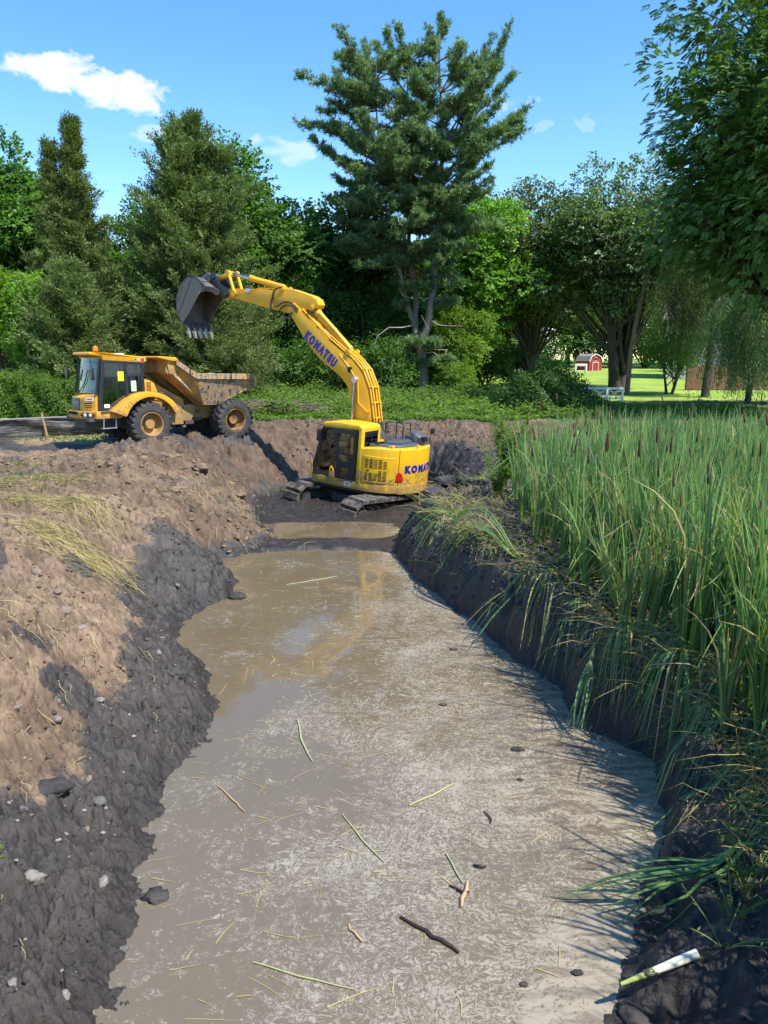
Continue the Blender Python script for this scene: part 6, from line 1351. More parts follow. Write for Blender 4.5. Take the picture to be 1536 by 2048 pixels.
# ---------------------------------------------------------------- stones, clods
def stone_mesh(seed, kind):
    import bmesh
    bm = bmesh.new(); bmesh.ops.create_icosphere(bm, subdivisions=3, radius=1)
    co = np.array([v.co[:] for v in bm.verts]); s = seed*3.1; f = 1.3 if kind == 'stone' else 2.0; am = .38 if kind == 'stone' else .55
    q = pn(co[:, 0]*f+s, co[:, 1]*f+co[:, 2]*1.7, seed)+.5*pn(co[:, 2]*2.3*f+s, co[:, 0]*2.1+co[:, 1], seed+3)
    if kind != 'stone': q = q + .35*pn(co[:, 0]*6+s, co[:, 1]*6+co[:, 2]*5, seed+7)
    co = co*(1+am*q)[:, None]*np.array([1, .8, .62])
    if kind == 'stone': co = np.sign(co)*np.abs(co)**.9
    for v, c in zip(bm.verts, co): v.co = c
    me = bpy.data.meshes.new('stone'); bm.to_mesh(me); bm.free(); me.polygons.foreach_set('use_smooth', np.ones(len(me.polygons), bool)); return me
def rockmat(name, a, b, mud=.35):
    m, nt = new_mat(name); v = objvec(nt); n_ = noise(nt, v, 2.2, 6, .6); c = ramp(nt, n_, [(.3, a), (.7, b)])
    geo = N(nt, 'ShaderNodeNewGeometry'); sep = N(nt, 'ShaderNodeSeparateXYZ'); nt.links.new(v, sep.inputs[0])
    f = mth(nt, 'MULTIPLY', ramp(nt, mth(nt, 'SUBTRACT', noise(nt, v, 1.6, 4), mth(nt, 'MULTIPLY', sep.outputs[2], .25)), [(.48, (0, 0, 0)), (.6, (1, 1, 1))]), mud)
    bsdf(nt, mix(nt, f, c, (.06, .045, .038)), .8, bump=noise(nt, v, 9, 5), bstr=.4, bdist=.1); return m
RK = [rockmat('pale stone', (.17, .15, .13), (.34, .30, .26), .95), rockmat('pinkish stone', (.18, .125, .10), (.31, .235, .19), .9), rockmat('grey stone', (.09, .085, .08), (.20, .19, .18), .95)]
def mudmat():
    m, nt = new_mat('mud clod'); v = N(nt, 'ShaderNodeNewGeometry').outputs['Position']; n_ = noise(nt, v, 6, 6); a = attr(nt, 'rnd')
    mc = ramp(nt, n_, [(.3, (.022, .020, .020)), (.7, (.085, .077, .073))]); sc = ramp(nt, n_, [(.3, (.10, .060, .034)), (.7, (.29, .195, .12))])
    f = ramp(nt, a, [(.45, (0, 0, 0)), (.55, (1, 1, 1))]); bsdf(nt, mix(nt, f, mc, sc), .8, 0, .35, bump=noise(nt, v, 40, 5), bstr=.6, bdist=.02); return m
MUD = mudmat()
def scatter(name, meshes, pos, size, rs, attrv=None, mat=None, flat=1., sink=.3):
    """joins many small lumps into one mesh"""
    base = []
    for me in meshes:
        n = len(me.vertices); co = np.empty(n*3, np.float32); me.vertices.foreach_get('co', co); f = np.empty(len(me.polygons)*3, np.int32); me.polygons.foreach_get('vertices', f); base.append((co.reshape(-1, 3), f.reshape(-1, 3)))
    V = []; F = []; A = []; off = 0
    for i, (p, s) in enumerate(zip(pos, size)):
        co, f = base[rs.randint(len(base))]; a = rs.uniform(0, 2*PI); b = rs.uniform(-.5, .5); R_ = np.array([[math.cos(a), -math.sin(a), 0], [math.sin(a), math.cos(a), 0], [0, 0, 1]]) @ np.array([[1, 0, 0], [0, math.cos(b), -math.sin(b)], [0, math.sin(b), math.cos(b)]])
        v = (co*[1, rs.uniform(.7, 1.1), flat*rs.uniform(.7, 1.1)]) @ R_.T*s + p; V.append(v); F.append(f+off); off += len(v); A.append(np.full(len(v), 0 if attrv is None else attrv[i]))
    me = np_mesh(name, np.concatenate(V), np.concatenate(F), {'rnd': np.concatenate(A)}, smooth=True); return link(name, me, mat)
def small(kind, seed):
    import bmesh
    bm = bmesh.new(); bmesh.ops.create_icosphere(bm, subdivisions=2, radius=1); co = np.array([v.co[:] for v in bm.verts]); q = pn(co[:, 0]*1.9+seed*2.3, co[:, 1]*1.9+co[:, 2]*1.3, seed)+.6*pn(co[:, 2]*3.9, co[:, 0]*3.7+co[:, 1]*2, seed+3); co = co*(1+.75*q)[:, None]*[1, .8, .62]
    for v, c in zip(bm.verts, co): v.co = c
    me = bpy.data.meshes.new('s'); bm.to_mesh(me); bm.free(); return me
sm_meshes = [small('c', k) for k in range(6)]
rs = np.random.RandomState(21)
def land(n, x0, x1, y0, y1, dmin=0., dmax=9.):
    x = rs.uniform(x0, x1, n*2); y = rs.uniform(y0, y1, n*2); z, d, s = height(x, y); k = (d > dmin) & (d < dmax); return np.stack([x, y, z], 1)[k][:n], d[k][:n], s[k][:n]
P = []; S_ = []; A_ = []
for n, x0, x1, y0, y1, dm, s0, s1 in ((1900, -4.6, -1.6, 3.8, 9, 3.0, .006, .026), (1500, -7, -2, 8, 14.5, 4.5, .010, .04), (2400, -10, -2.3, 14, 23, 9, .015, .07), (1200, -3.5, 4.5, 16.8, 30, 9, .02, .08), (500, 1.4, 4.2, 3.8, 8.5, 3, .006, .02), (2200, .3, 4.5, 8, 19, 2., .012, .05)):
    p, d, s = land(n, x0, x1, y0, y1, .0 if n > 400 else -1, dm); q = s0+(s1-s0)*rs.rand(len(p))**3.2; P.append(p); S_.append(q)
    band = muck_band(p[:, 1]); soil = (d > band+.4*rs.normal(size=len(p))) & (s < .4) | ((p[:, 1] > 15.5) & (p[:, 0] < -2.8) & (rs.rand(len(p)) < .8)); A_.append(soil*1.)
P = np.concatenate(P); S_ = np.concatenate(S_); A_ = np.concatenate(A_); P[:, 2] += S_*.05
tag(scatter('mud_clods', sm_meshes, P, S_, rs, A_, MUD), 'crumbs and clods of black muck and brown soil on both banks', 'mud', kind='stuff')
P, d, s = land(260, -4.6, -1.7, 3.9, 12.5, .12, 3.2); q = .006+.022*rs.rand(len(P))**3; P[:, 2] += q*.2
pm = RK[0]; pb = scatter('pebbles', sm_meshes, P, q, rs, None, pm); tag(pb, 'small pale pebbles sprinkled over the left bank', 'pebbles', kind='stuff')
SL = [(-2.60,5.09,.105,0,'pale blocky stone half buried in brown soil, largest at lower left'),(-2.24,5.44,.07,0,'angular pale stone alone on the dark slope at lower left'),(-2.56,5.95,.05,1,'rounded pinkish stone just above the pale blocky stone'),(-1.94,4.98,.06,2,'grey pebble at the water edge near the bottom left'),(-2.55,6.25,.075,2,'flat grey stone capping a clod on the left slope'),(-3.2,7.0,.08,1,'brown stone on the tan soil shelf at left'),(-3.35,7.35,.06,0,'pale egg shaped stone beside the brown stone'),(-3.0,7.6,.055,0,'whitish stone at the edge of the black muck'),(-3.55,6.9,.07,1,'pinkish stone at the far left of the tan shelf'),
      (-3.8,8.8,.09,1,'large tan stone in a row on the brown slope'),(-3.55,8.6,.08,0,'pale stone right of the large tan stone'),(-3.3,8.9,.06,2,'small grey stone near the row of tan stones'),(-4.1,9.3,.07,1,'tan cobble higher up the brown slope'),(-4.5,9.0,.06,0,'pale cobble near the left border'),(-3.05,10.0,.06,0,'white chip on the black bank above the water'),(-2.85,9.2,.05,0,'small white stone at the bend of the black bank'),(-3.6,12.9,.07,0,'pale pebble on the wet grey spit'),(-3.9,11.0,.10,0,'oblong pale stone sticking out of black muck'),(-4.9,10.5,.09,1,'pinkish boulder on the tan bank at left'),(-2.1,4.35,.05,0,'white pebble low at the bottom left'),(-2.35,4.2,.045,0,'second white pebble low at the bottom left'),(-2.75,6.55,.05,1,'pinkish pebble in the gravelly hollow'),(-3.05,6.35,.045,0,'pale pebble in the gravelly hollow'),(-2.95,5.7,.05,2,'grey stone at the left border above the blocky stone')]
for i, (x, y, s, k, lab) in enumerate(SL):
    o = link('stone', stone_mesh(i, 'stone'), RK[k]); s *= .8; o.location = (x, y, H(x, y)+s*.1); o.scale = (s, s, s); o.rotation_euler = (rs.normal()*.3, rs.normal()*.3, rs.uniform(0, 6)); tag(o, lab, 'stone', 'stones on the left bank')
CLD = [(-1.86,5.55,.11,'black mud clod standing in the water at the left edge',0),(1.66,4.35,.12,'black mud clod at the bottom right by the white stalk',0),(-2.9,6.15,.16,'big overhanging mud clod on the left slope',0),(-5.0,20.8,.30,'large tan soil lump on the slope below the truck',1),(-5.9,21.2,.26,'tan soil lump in front of the truck front wheel',1),(-4.4,21.6,.22,'brown soil lump left of the excavator tracks',1),(-3.9,20.6,.2,'small brown soil lump low on the slope',1),(-5.4,19.6,.24,'brown lump halfway down the soil slope',1),(-2.55,8.9,.15,'black clod at the tip of the left bank spit',0),(-2.7,13.6,.18,'dark clod on the second spit at the water',0),(-6.3,19.9,.25,'crumbly brown lump under the truck shadow',1),(1.2,17.4,.30,'black mud lump on the mound right of the excavator',0),(1.0,16.4,.25,'lower black mud lump on the right mound',0),(1.55,18.8,.3,'black lump at the top of the right mound',0)]
for i, (x, y, s, lab, a) in enumerate(CLD):
    me = stone_mesh(40+i, 'clod'); at = me.attributes.new('rnd', 'FLOAT', 'POINT'); at.data.foreach_set('value', np.full(len(me.vertices), float(a), np.float32)); o = link('mud_clod', me, MUD); o.location = (x, y, max(0, H(x, y))+s*.12); o.scale = (s, s*.9, s*.7); o.rotation_euler = (0, 0, i*1.7); tag(o, lab, 'mud clod', 'large mud clods')

# ---------------------------------------------------------------- things floating on the water
rs = np.random.RandomState(31); st = Strips()
for i in range(300):
    y = rs.uniform(4.3, 16.5); l, r = edges(np.array([y])); x = rs.uniform(l[0]+.15, r[0]-.1); a = rs.normal()*.9; L_ = rs.uniform(.05, .36)*(1 if rs.rand() < .8 else 1.4); t = np.linspace(-.5, .5, 6)[:, None]; c = rs.normal()*.05
    P = np.array([x, y, .006]) + np.array([math.cos(a), math.sin(a), 0])*L_*t + np.array([-math.sin(a), math.cos(a), 0])*c*L_*(t**2*4-.5); st.blade(P, rs.uniform(.004, .011), np.array([0, 0, 1.]), float(rs.choice([rs.uniform(.55, .9), rs.uniform(.9, 1.)])), w0=.9)
tag(st.build('floating_straw', STRAW), 'bits of straw and leaf floating on the muddy water', 'straw', kind='stuff')
STK = plain('dark wet wood', (.035, .024, .018), .5); PK = plain('pale torn root', (.45, .30, .17), .6); GR = plain('green reed piece', (.36, .37, .19), .6)
def stick(pts, r, mat, label, seed=0, cat='stick', name='stick'):
    m = MB(); P = [Vector(p) for p in pts]; rs = random.Random(seed); Q = []
    for i in range(len(P)-1):
        for t in (0, .33, .66): q = P[i].lerp(P[i+1], t); Q.append((q.x+rs.uniform(-1, 1)*r*.7, q.y+rs.uniform(-1, 1)*r*.7, q.z))
    Q.append(tuple(P[-1])); m.tube(Q, [r*(.5+.5*math.sin(PI*min(.95, max(.12, i/(len(Q)-1))))) for i in range(len(Q))], 7); o = m.build(name, mat, smooth=60); tag(o, label, cat, 'sticks floating on the water'); return o
stick([(.14,5.30,.012),(.32,5.15,.014),(.48,5.02,.012),(.55,4.94,.01)], .018, STK, 'dark curved stick floating in the lower middle', 1)
stick([(-.28,5.22,.01),(-.20,5.10,.01),(-.16,5.05,.01)], .012, PK, 'reddish root piece floating left of the dark stick', 2)
stick([(.55,5.68,.012),(.66,5.58,.02),(.70,5.60,.012)], .012, STK, 'short forked dark twig beside the pale torn fibres', 3)
stick([(.78,5.95,.012),(.82,5.90,.03),(.88,5.92,.012)], .012, STK, 'small bent dark twig right of the centre', 4)
stick([(.96,6.75,.012),(1.02,6.62,.02),(1.0,6.55,.01)], .008, STK, 'thin dark twig in the middle right', 5)
stick([(-1.9,14.4,.01),(-1.2,14.8,.012),(-.95,15.0,.01)], .010, GR, 'pale reed stalk floating in the far pool', 6)
stick([(-1.05,8.7,.01),(-.95,8.2,.012),(-.78,7.7,.01)], .013, GR, 'broken green reed piece in the left middle', 7)
stick([(.25,6.85,.01),(.5,7.05,.01),(.72,7.25,.01)], .010, GR, 'straight yellow reed piece near the centre right', 8)
stick([(-.95,4.85,.01),(-.6,4.72,.01),(-.2,4.6,.01)], .007, GR, 'long thin green stem at the bottom middle', 9)
stick([(-.4,6.7,.01),(-.2,6.3,.01),(0,5.98,.01)], .008, GR, 'thin curved green blade left of the centre', 10)
stick([(-1.7,7.2,.01),(-1.5,6.95,.01),(-1.35,6.75,.01)], .010, PK, 'pale straw stalk near the left bank', 11)
stick([(.70,5.72,.012),(.62,5.42,.012)], .02, PK, 'frayed pale reed butt in the lower right middle', 12)
stick([(.55,6.1,.012),(.66,5.7,.012)], .008, GR, 'green yellow reed piece above the frayed butt', 13)
for i, (x, y, s, lab) in enumerate([(1.50,7.96,.07,'dark clump of roots floating right of the centre'), (1.42,7.33,.035,'round purple brown pebble at the right of the pool'), (1.05,11.0,.06,'tiny dark clump floating in the far right water'), (.75,9.1,.05,'small dark tuft floating in the middle'), (1.38,4.75,.04,'black crumb floating near the white stalk'), (.98,4.65,.03,'black crumb floating at the bottom right')]):
    me = stone_mesh(70+i, 'clod'); at = me.attributes.new('rnd', 'FLOAT', 'POINT'); o = link('debris_clump', me, MUD); o.location = (x, y, .01); o.scale = (s, s*.8, s*.5); tag(o, lab, 'debris', 'dark clumps floating on the water')
# white reed butt lying at the lower right
g0, g1, g2 = H(1.57, 4.42), H(1.84, 4.52), H(2.1, 4.6)
sx_ = [1.80, 1.95, 2.10]; up_ = max(H(x, 4.40+.16*(x-1.57)) - (.04+.30*(x-1.57)) for x in np.linspace(1.57, 2.12, 9)) - .01
def sz_(x): return (x, 4.40+.16*(x-1.57), .06+.30*(x-1.57)+max(0, up_))
m = MB().tube([sz_(1.80), sz_(1.95), sz_(2.10)], [.024,.030,.032], 12); wr = m.build('reed_stalk', plain('white reed butt', (.70, .70, .55), .45), smooth=50)
tag(wr, 'thick whitish reed stalk lying on black mud at the bottom right', 'reed stalk'); MB().tube([sz_(1.57), sz_(1.68), sz_(1.80)], [.012,.018,.024], 10).build('green_end', plain('green reed end', (.33, .42, .12), .45), wr, smooth=50)
me = stone_mesh(90, 'clod'); me.attributes.new('rnd', 'FLOAT', 'POINT'); o = link('mud', me, MUD, wr); o.location = sz_(1.78); o.scale = (.06, .035, .035); o.name = 'mud_smear'

# ---------------------------------------------------------------- silt fence
FAB = None
m_, nt = new_mat('black silt fabric'); v = objvec(nt); mp = N(nt, 'ShaderNodeMapping'); mp.inputs['Scale'].default_value = (.6, .6, 9); nt.links.new(v, mp.inputs[0])
n1 = noise(nt, mp.outputs[0], 2.5, 6, .7); n2 = noise(nt, v, 3, 6, .7); c = ramp(nt, n1, [(.35, (.012, .012, .014)), (.5, (.05, .048, .048)), (.65, (.22, .205, .19))]); c = mix(nt, ramp(nt, n2, [(.52, (0, 0, 0)), (.7, (.6, .6, .6))]), c, (.20, .17, .13))
bsdf(nt, c, .55, 0, .4, bump=n1, bstr=.6, bdist=.04); FAB = m_
def silt(name, pts, ztop, label, lean=.0, fold=False, seed=0):
    rs = np.random.RandomState(seed); P = np.array(pts); n = 60; t = np.linspace(0, len(P)-1, n); X_ = np.interp(t, np.arange(len(P)), P[:, 0]); Y_ = np.interp(t, np.arange(len(P)), P[:, 1]); zt = np.interp(t, np.arange(len(P)), ztop)
    rows = 13; V = []
    for k in range(rows):
        q = k/(rows-1); g = Hs(X_, Y_)-.03
        off = .05*np.sin(X_*3+q*5+seed)+.04*pn(X_*2.2, q*4+X_*.3, seed)*2*q + lean*q
        if fold: off = off + .14*np.abs(np.sin(q*4.2*PI+.6*np.sin(X_*2)))
        V.append(np.stack([X_, Y_-off, g+(zt-g)*q], 1))
    V = np.stack(V, 0).reshape(-1, 3); i = np.arange(rows-1)[:, None]*n+np.arange(n-1)[None]; F = np.stack([i, i+1, i+n+1, i+n], -1).reshape(-1, 4)
    me = np_mesh('fabric', V, F, smooth=True); root = empty(name); tag(root, label, 'silt fence'); o = link('fabric', me, FAB, root); md = o.modifiers.new('s', 'SOLIDIFY'); md.thickness = .006; return root, X_, Y_, zt
r1, X_, Y_, zt = silt('silt_fence', [(-15.5,24.9),(-13.2,25.6),(-11.4,26.6),(-10.15,27.3)], [2.28,2.30,2.33,2.32], 'black silt fence with a pale folded top edge at the far left', .1, seed=1)
MB().tube([(x, y-.12, z+.02) for x, y, z in zip(X_[::4], Y_[::4], zt[::4])], .032, 7).build('folded_hem', plain('pale folded hem', (.21, .20, .20), .6), r1, smooth=60)
WD = plain('fresh wood stake', (.52, .30, .15), .7)
def stake(x, y, h, lean, par): z = H(x, y); MB().add([(x-.022,y-.022,z-.1),(x+.022,y-.022,z-.1),(x+.022,y+.022,z-.1),(x-.022,y+.022,z-.1),(x-.022-lean,y-.022,z+h),(x+.022-lean,y-.022,z+h),(x+.022-lean,y+.022,z+h),(x-.022-lean,y+.022,z+h)], [(0,3,2,1),(4,5,6,7),(0,1,5,4),(1,2,6,5),(2,3,7,6),(3,0,4,7)]).build('stake', WD, par)
stake(-11.5, 26.35, .80, .15, r1); stake(-14.6, 25.0, .8, .05, r1)
r2, X_, Y_, zt = silt('silt_fence', [(-10.7,27.2),(-9.2,27.9),(-7.4,28.7)], [2.40,2.44,2.40], 'crumpled folded silt fence sagging behind the truck nose', .55, True, seed=3)
stake(-8.2, 28.5, .8, .1, r2)

# ---------------------------------------------------------------- far things: railings, fences, barn, houses
WP = plain('white painted wood', (.74, .75, .74), .5)
def frail():
    root = empty('white_railing', (12.35, 44.6, H(12.35, 44.6))); tag(root, 'low white wooden railing with crossed braces on the lawn', 'railing'); L2 = 1.32
    MB().box((-L2-.05,-.05,.62),(L2+.05,.05,.74)).build('top_rail', WP, root, bevel=.01); MB().box((-L2,-.03,.08),(L2,.03,.16)).build('bottom_rail', WP, root)
    for k in range(4): x = -L2+k*2*L2/3; MB().box((x-.06,-.06,-.1),(x+.06,.06,.62)).build('post', WP, root)
    for k in range(3):
        a, b = -L2+k*2*L2/3+.06, -L2+(k+1)*2*L2/3-.06
        MB().add([(a,.0,.16),(a+.09,.0,.16),(b,.0,.62),(b-.09,.0,.62),(a,.03,.16),(a+.09,.03,.16),(b,.03,.62),(b-.09,.03,.62)], [(0,1,2,3),(7,6,5,4),(0,4,5,1),(1,5,6,2),(2,6,7,3),(3,7,4,0)]).build('brace', WP, root)
        MB().add([(a,-.033,.62),(a+.09,-.033,.62),(b,-.033,.16),(b-.09,-.033,.16),(a,-.003,.62),(a+.09,-.003,.62),(b,-.003,.16),(b-.09,-.003,.16)], [(0,1,2,3),(7,6,5,4),(0,4,5,1),(1,5,6,2),(2,6,7,3),(3,7,4,0)]).build('brace', WP, root)
frail()
def boards():
    m, nt = new_mat('brown fence boards'); v = objvec(nt); sx = N(nt, 'ShaderNodeSeparateXYZ'); nt.links.new(v, sx.inputs[0]); w = N(nt, 'ShaderNodeTexWave', wave_type='BANDS', bands_direction='X'); w.inputs['Scale'].default_value = 2.1; w.inputs['Distortion'].default_value = .1; nt.links.new(v, w.inputs[0])
    c = mix(nt, noise(nt, v, 2.5, 5), (.15, .075, .035), (.26, .14, .07)); c = mix(nt, ramp(nt, w.outputs['Fac'], [(.0, (1, 1, 1)), (.1, (0, 0, 0))]), c, (.05, .025, .015)); bsdf(nt, c, .8, bump=w.outputs['Fac'], bstr=.3); return m
BRD = boards()
def woodfence():
    x0, x1, y = 22.3, 33.5, 57.5; z = H(23.5, y); root = empty('wooden_fence', ((x0+x1)/2, y, z)); tag(root, 'brown board fence on the lawn behind the weeping trees', 'fence'); h = (x1-x0)/2
    MB().box((-h,-.02,.05),(h,.02,1.75)).build('board_panel', BRD, root)
    for k in range(6): x = -h+k*2*h/5; MB().box((x-.06,.02,-.1),(x+.06,.14,1.7)).build('post', BRD, root)
    for zz_ in (.35, 1.4): MB().box((-h,.02,zz_),(h,.07,zz_+.09)).build('rail', BRD, root)
woodfence()
RED = plain('barn red paint', (.30, .025, .022), .7); RF = plain('grey roof shingles', (.20, .19, .18), .9); RFB = plain('brown roof shingles', (.19, .14, .10), .9); SID = plain('pale siding', (.50, .49, .47), .7); WDK = plain('dark window', (.03, .035, .04), .2)
def barn(x, y, rz, label, W=3.6, Dp=3.6, hw=2.1, name='barn'):
    root = empty(name, (x, y, H(x, y)-.1), rz); tag(root, label, 'barn'); a = W/2
    wall = MB().prismY([(-a,0),(-a,hw),(-a*.72,hw+.85),(0,hw+1.3),(a*.72,hw+.85),(a,hw),(a,0)], -Dp/2, Dp/2).build('wall', RED, root)
    m = MB()
    pr = [(-a-.12,hw-.08),(-a*.74,hw+.9),(0,hw+1.38),(a*.74,hw+.9),(a+.12,hw-.08)]; pi = [(-a-.02,hw-.08),(-a*.70,hw+.84),(0,hw+1.31),(a*.70,hw+.84),(a+.02,hw-.08)]; m.prismY(pr+pi[::-1], -Dp/2-.15, Dp/2+.15); m.build('roof', RF, root)
    m = MB(); pr2 = [(p[0]*1.01, p[1]-.02) for p in pr]; m.prismY([(p[0], p[1]) for p in pr]+[(p[0]*.93, p[1]-.14) for p in pr[::-1]], -Dp/2-.19, -Dp/2-.155); m.build('trim', WP, root)
    d = MB().box((-.75,-Dp/2-.05,0),(.75,-Dp/2-.004,1.75)).build('door', RED, root); MB().box((-.85,-Dp/2-.06,1.75),(.85,-Dp/2-.01,1.87)).box((-.85,-Dp/2-.06,0),(-.75,-Dp/2-.01,1.75)).box((.75,-Dp/2-.06,0),(.85,-Dp/2-.01,1.75)).build('door_frame', WP, d)
    w_ = MB().box((-.3,-Dp/2-.03,2.2),(.3,-Dp/2-.004,2.7)).build('window', WDK, root); MB().box((-.36,-Dp/2-.04,2.14),(.36,-Dp/2-.005,2.2)).box((-.36,-Dp/2-.04,2.7),(.36,-Dp/2-.005,2.76)).build('window_frame', WP, w_)
    root.scale = (.62, .62, .62); return root
barn(25.6, 98, .55, 'small red barn with white trim seen between the trunks on the right')
wt = empty('white_playhouse', (21.6, 86, H(21.6, 86))); tag(wt, 'small white arched structure in front of the red barn', 'playhouse')
wt.scale = (.75, .75, .75); MB().box((-.9,-.3,0),(-.65,.3,1.0)).box((.65,-.3,0),(.9,.3,1.0)).box((-.9,-.3,1.0),(.9,.3,1.35)).build('frame', WP, wt, bevel=.08); MB().box((-.6,-.2,.35),(.6,.2,.42)).build('shelf', WP, wt)
def house(x, y, rz, W, Dp, hw, hr, wall, roof, label, name='house', chim=False, wins=((-.3, 1.2), (.3, 1.2))):
    root = empty(name, (x, y, H(x, y)-.1), rz); tag(root, label, 'house'); a = W/2; b = Dp/2
    MB().box((-a,-b,0),(a,b,hw)).build('wall', wall, root)
    m = MB(); m.prismX([(-b-.4,hw-.02),(0,hw+hr),(b+.4,hw-.02),(b+.4,hw+.12),(0,hw+hr+.15),(-b-.4,hw+.12)][:3]+[(b+.4,hw+.10),(0,hw+hr+.13),(-b-.4,hw+.10)][0:3], -a-.35, a+.35); rf = m.build('roof', roof, root)
    MB().prismX([(-b,hw),(0,hw+hr-.05),(b,hw)], -a+.01, -a+.1).prismX([(-b,hw),(0,hw+hr-.05),(b,hw)], a-.1, a-.01).build('gable', wall, root)
    if chim: MB().box((a*.4,-.3,hw+.3),(a*.4+.22,-.08,hw+hr+.9)).build('vent_pipe', WP, rf)
    for fx, z in wins:
        w_ = MB().box((fx*W-.5,-b-.04,z),(fx*W+.5,-b-.005,z+1.2)).build('window', WDK, root); MB().box((fx*W-.6,-b-.06,z-.1),(fx*W+.6,-b-.006,z)).box((fx*W-.6,-b-.06,z+1.2),(fx*W+.6,-b-.006,z+1.3)).build('window_frame', WP, w_)
house(32.5, 73, -.35, 12, 8, 5.2, 2.6, SID, RF, 'pale two storey house glimpsed behind the weeping trees', wins=((-.35, 1.2), (0, 1.2), (.32, 1.2), (-.35, 3.6), (0, 3.6), (.32, 3.6)))
house(-12.0, 53.5, .25, 5.0, 4.0, 2.0, .9, SID, RFB, 'low shed with a brown shingled roof behind the dump truck bed', name='shed', chim=True)
house(-8.3, 56.5, 0, 5.5, 5.0, 3.4, 1.4, RED, RFB, 'dark red building glimpsed between the cedar and the dark trees', name='red_building', wins=((-.2, 1.6),))
# pale thing half hidden above the hedge
cz = empty('garden_canopy', (-19.6, 42.0, H(-19.6, 42))); tag(cz, 'small pale canopy half hidden above the hedge at left', 'canopy')
MB().add([(-.6,-.5,2.5),(.6,-.5,2.5),(.6,.5,2.5),(-.6,.5,2.5),(0,0,2.85)], [(3,2,1,0),(0,1,4),(1,2,4),(2,3,4),(3,0,4)]).build('roof', WP, cz); MB().tube([(-.5,-.4,0),(-.5,-.4,2.5)], .03, 6).tube([(.5,-.4,0),(.5,-.4,2.5)], .03, 6).tube([(.5,.4,0),(.5,.4,2.5)], .03, 6).tube([(-.5,.4,0),(-.5,.4,2.5)], .03, 6).build('post', SILV, cz)
# ================================================================ LIGHT, SKY, CAMERA
SUN = Vector((.80, -.60, 0)); SUN_EL = rad(56)
sd = Vector((SUN.normalized().x*math.cos(SUN_EL), SUN.normalized().y*math.cos(SUN_EL), math.sin(SUN_EL)))
L = bpy.data.lights.new('sun', 'SUN'); L.energy = 3.8; L.angle = rad(.53); L.color = (1, .955, .88)
lo = bpy.data.objects.new('sun', L); C.objects.link(lo); lo.rotation_euler = sd.to_track_quat('Z', 'Y').to_euler(); lo.location = (20, -15, 30)
w = bpy.data.worlds.new('World'); bpy.context.scene.world = w; w.use_nodes = True; nt = w.node_tree; nt.nodes.clear()
sky = N(nt, 'ShaderNodeTexSky', sky_type='NISHITA', sun_disc=False, sun_elevation=SUN_EL, sun_rotation=math.atan2(sd.x, sd.y), altitude=100, air_density=1.0, dust_density=.15, ozone_density=1.6)
hs = N(nt, 'ShaderNodeHueSaturation'); hs.inputs['Saturation'].default_value = 1.3; hs.inputs['Value'].default_value = 1.0
nt.links.new(sky.outputs[0], hs.inputs['Color'])
tc = N(nt, 'ShaderNodeTexCoord').outputs['Generated']
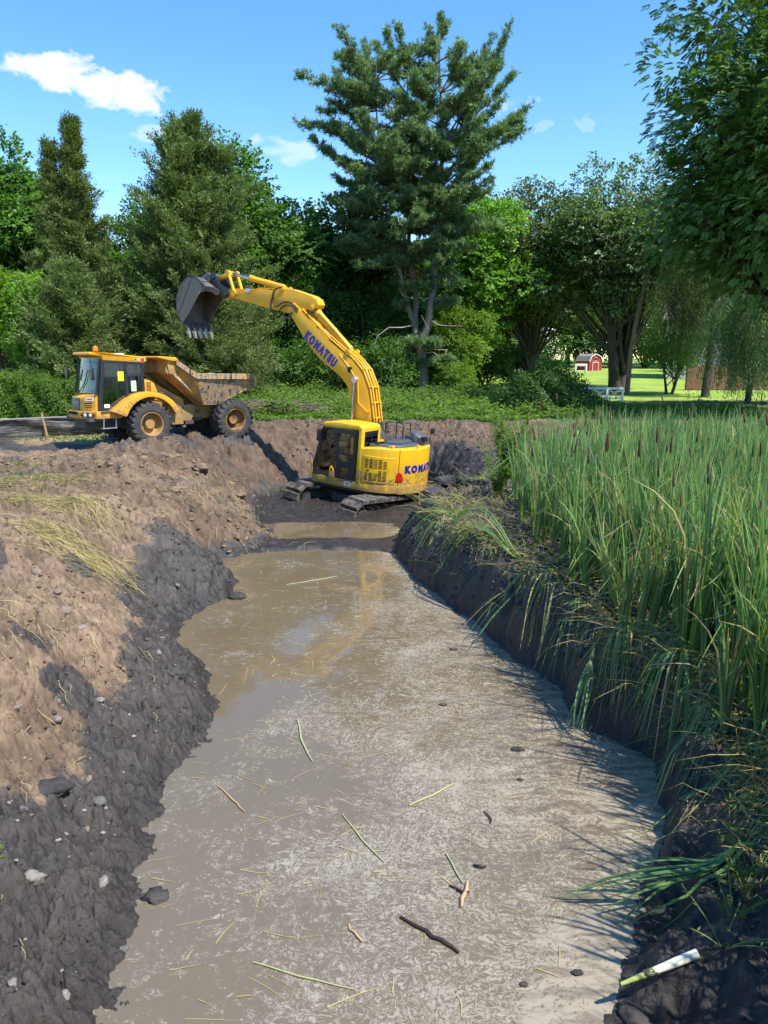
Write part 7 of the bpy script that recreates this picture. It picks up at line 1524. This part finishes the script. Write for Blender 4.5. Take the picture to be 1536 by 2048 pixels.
def cloud(az, el, wa, we, seed, thr, strength, rot=0, sc=1.):
    """soft cloud in the sky dome around a direction: azimuth from +y to +x, elevation (degrees)"""
    d = Vector((math.sin(rad(az))*math.cos(rad(el)), math.cos(rad(az))*math.cos(rad(el)), math.sin(rad(el))))
    rt = Vector((math.cos(rad(az)), -math.sin(rad(az)), 0)); up = rt.cross(d)
    r2 = rt*math.cos(rad(rot)) + up*math.sin(rad(rot)); u2 = up*math.cos(rad(rot)) - rt*math.sin(rad(rot))
    def dot(a):
        n = N(nt, 'ShaderNodeVectorMath', operation='DOT_PRODUCT'); nt.links.new(tc, n.inputs[0]); n.inputs[1].default_value = a; return n.outputs['Value']
    nz = N(nt, 'ShaderNodeTexNoise'); nz.inputs['Scale'].default_value = 14*sc; nz.inputs['Detail'].default_value = 9; nz.inputs['Roughness'].default_value = .58; nz.inputs['Distortion'].default_value = .25
    mp = N(nt, 'ShaderNodeMapping'); mp.inputs['Location'].default_value = (seed, seed*.7, 0); mp.inputs['Scale'].default_value = (1, 1, 1.5); nt.links.new(tc, mp.inputs[0]); nt.links.new(mp.outputs[0], nz.inputs[0])
    a = mth(nt, 'POWER', mth(nt, 'ABSOLUTE', mth(nt, 'DIVIDE', dot(r2), math.sin(rad(wa)))), 2.); b = mth(nt, 'POWER', mth(nt, 'ABSOLUTE', mth(nt, 'DIVIDE', dot(u2), math.sin(rad(we)))), 2.)
    e = mth(nt, 'ADD', a, b); front = mth(nt, 'GREATER_THAN', dot(d), 0.)
    val = mth(nt, 'SUBTRACT', mth(nt, 'ADD', mth(nt, 'MULTIPLY', nz.outputs[0], 1.8), .15), mth(nt, 'MULTIPLY', e, .55))
    m_ = ramp(nt, val, [(thr, (0, 0, 0)), (min(thr+.30, .9995), (1, 1, 1))])
    low = mth(nt, 'ADD', mth(nt, 'MULTIPLY', dot(u2), 3.5), .5, True)
    return mth(nt, 'MULTIPLY', mth(nt, 'MULTIPLY', m_, front), strength), low
col = hs.outputs[0]
CL = [(-20.9, 17.3, 3.4, 1.5, 3.1, .70, 1.0, -4, 2.), (-17.6, 16.7, 3.6, 1.3, 7.7, .68, 1.0, -6, 2.), (-22.4, 17.7, 1.9, 1.0, 1.2, .72, 1.0, 0, 2.5),
      (-7.1, 13.9, 3.0, 1.1, 1.7, .80, .45, -8, 1.5), (-15.4, 14.5, 2.6, .9, 5.2, .84, .4, 0, 1.5),
      (8.6, 16.3, 2.6, .9, 9.3, .90, .3, 8, 2.), (13.5, 15.1, 1.6, .9, 2.3, .95, .2, 5, 3.), (-5.9, 8.6, 2.8, 1.6, 4.4, .78, .6, 20, 1.5), (10.8, 15.2, 1.2, .7, 6.1, .96, .2, 0, 3.)]
for c_ in CL:
    f, low = cloud(*c_)
    col = mix(nt, f, col, mix(nt, low, (3.3, 3.6, 4.1), (4.3, 4.35, 4.4)))
bg = N(nt, 'ShaderNodeBackground'); bg.inputs[1].default_value = .142; nt.links.new(col, bg.inputs[0])
ow = N(nt, 'ShaderNodeOutputWorld'); nt.links.new(bg.outputs[0], ow.inputs[0])

cam = bpy.data.cameras.new('camera'); co_ = bpy.data.objects.new('camera', cam); C.objects.link(co_)
co_.location = (0, 0, 4.3); co_.rotation_euler = (rad(90-11.2), 0, 0)
cam.sensor_fit = 'VERTICAL'; cam.sensor_height = 36; cam.lens = 1540/2048*36; cam.clip_end = 3000; cam.clip_start = .05
S = bpy.context.scene; S.camera = co_
S.view_settings.view_transform = 'Standard'; S.view_settings.look = 'None'; S.view_settings.exposure = 1.0; S.view_settings.gamma = 1
S.cycles.max_bounces = 6; S.cycles.diffuse_bounces = 3; S.cycles.glossy_bounces = 3; S.cycles.transmission_bounces = 4; S.cycles.transparent_max_bounces = 8
S.cycles.caustics_reflective = False; S.cycles.caustics_refractive = False
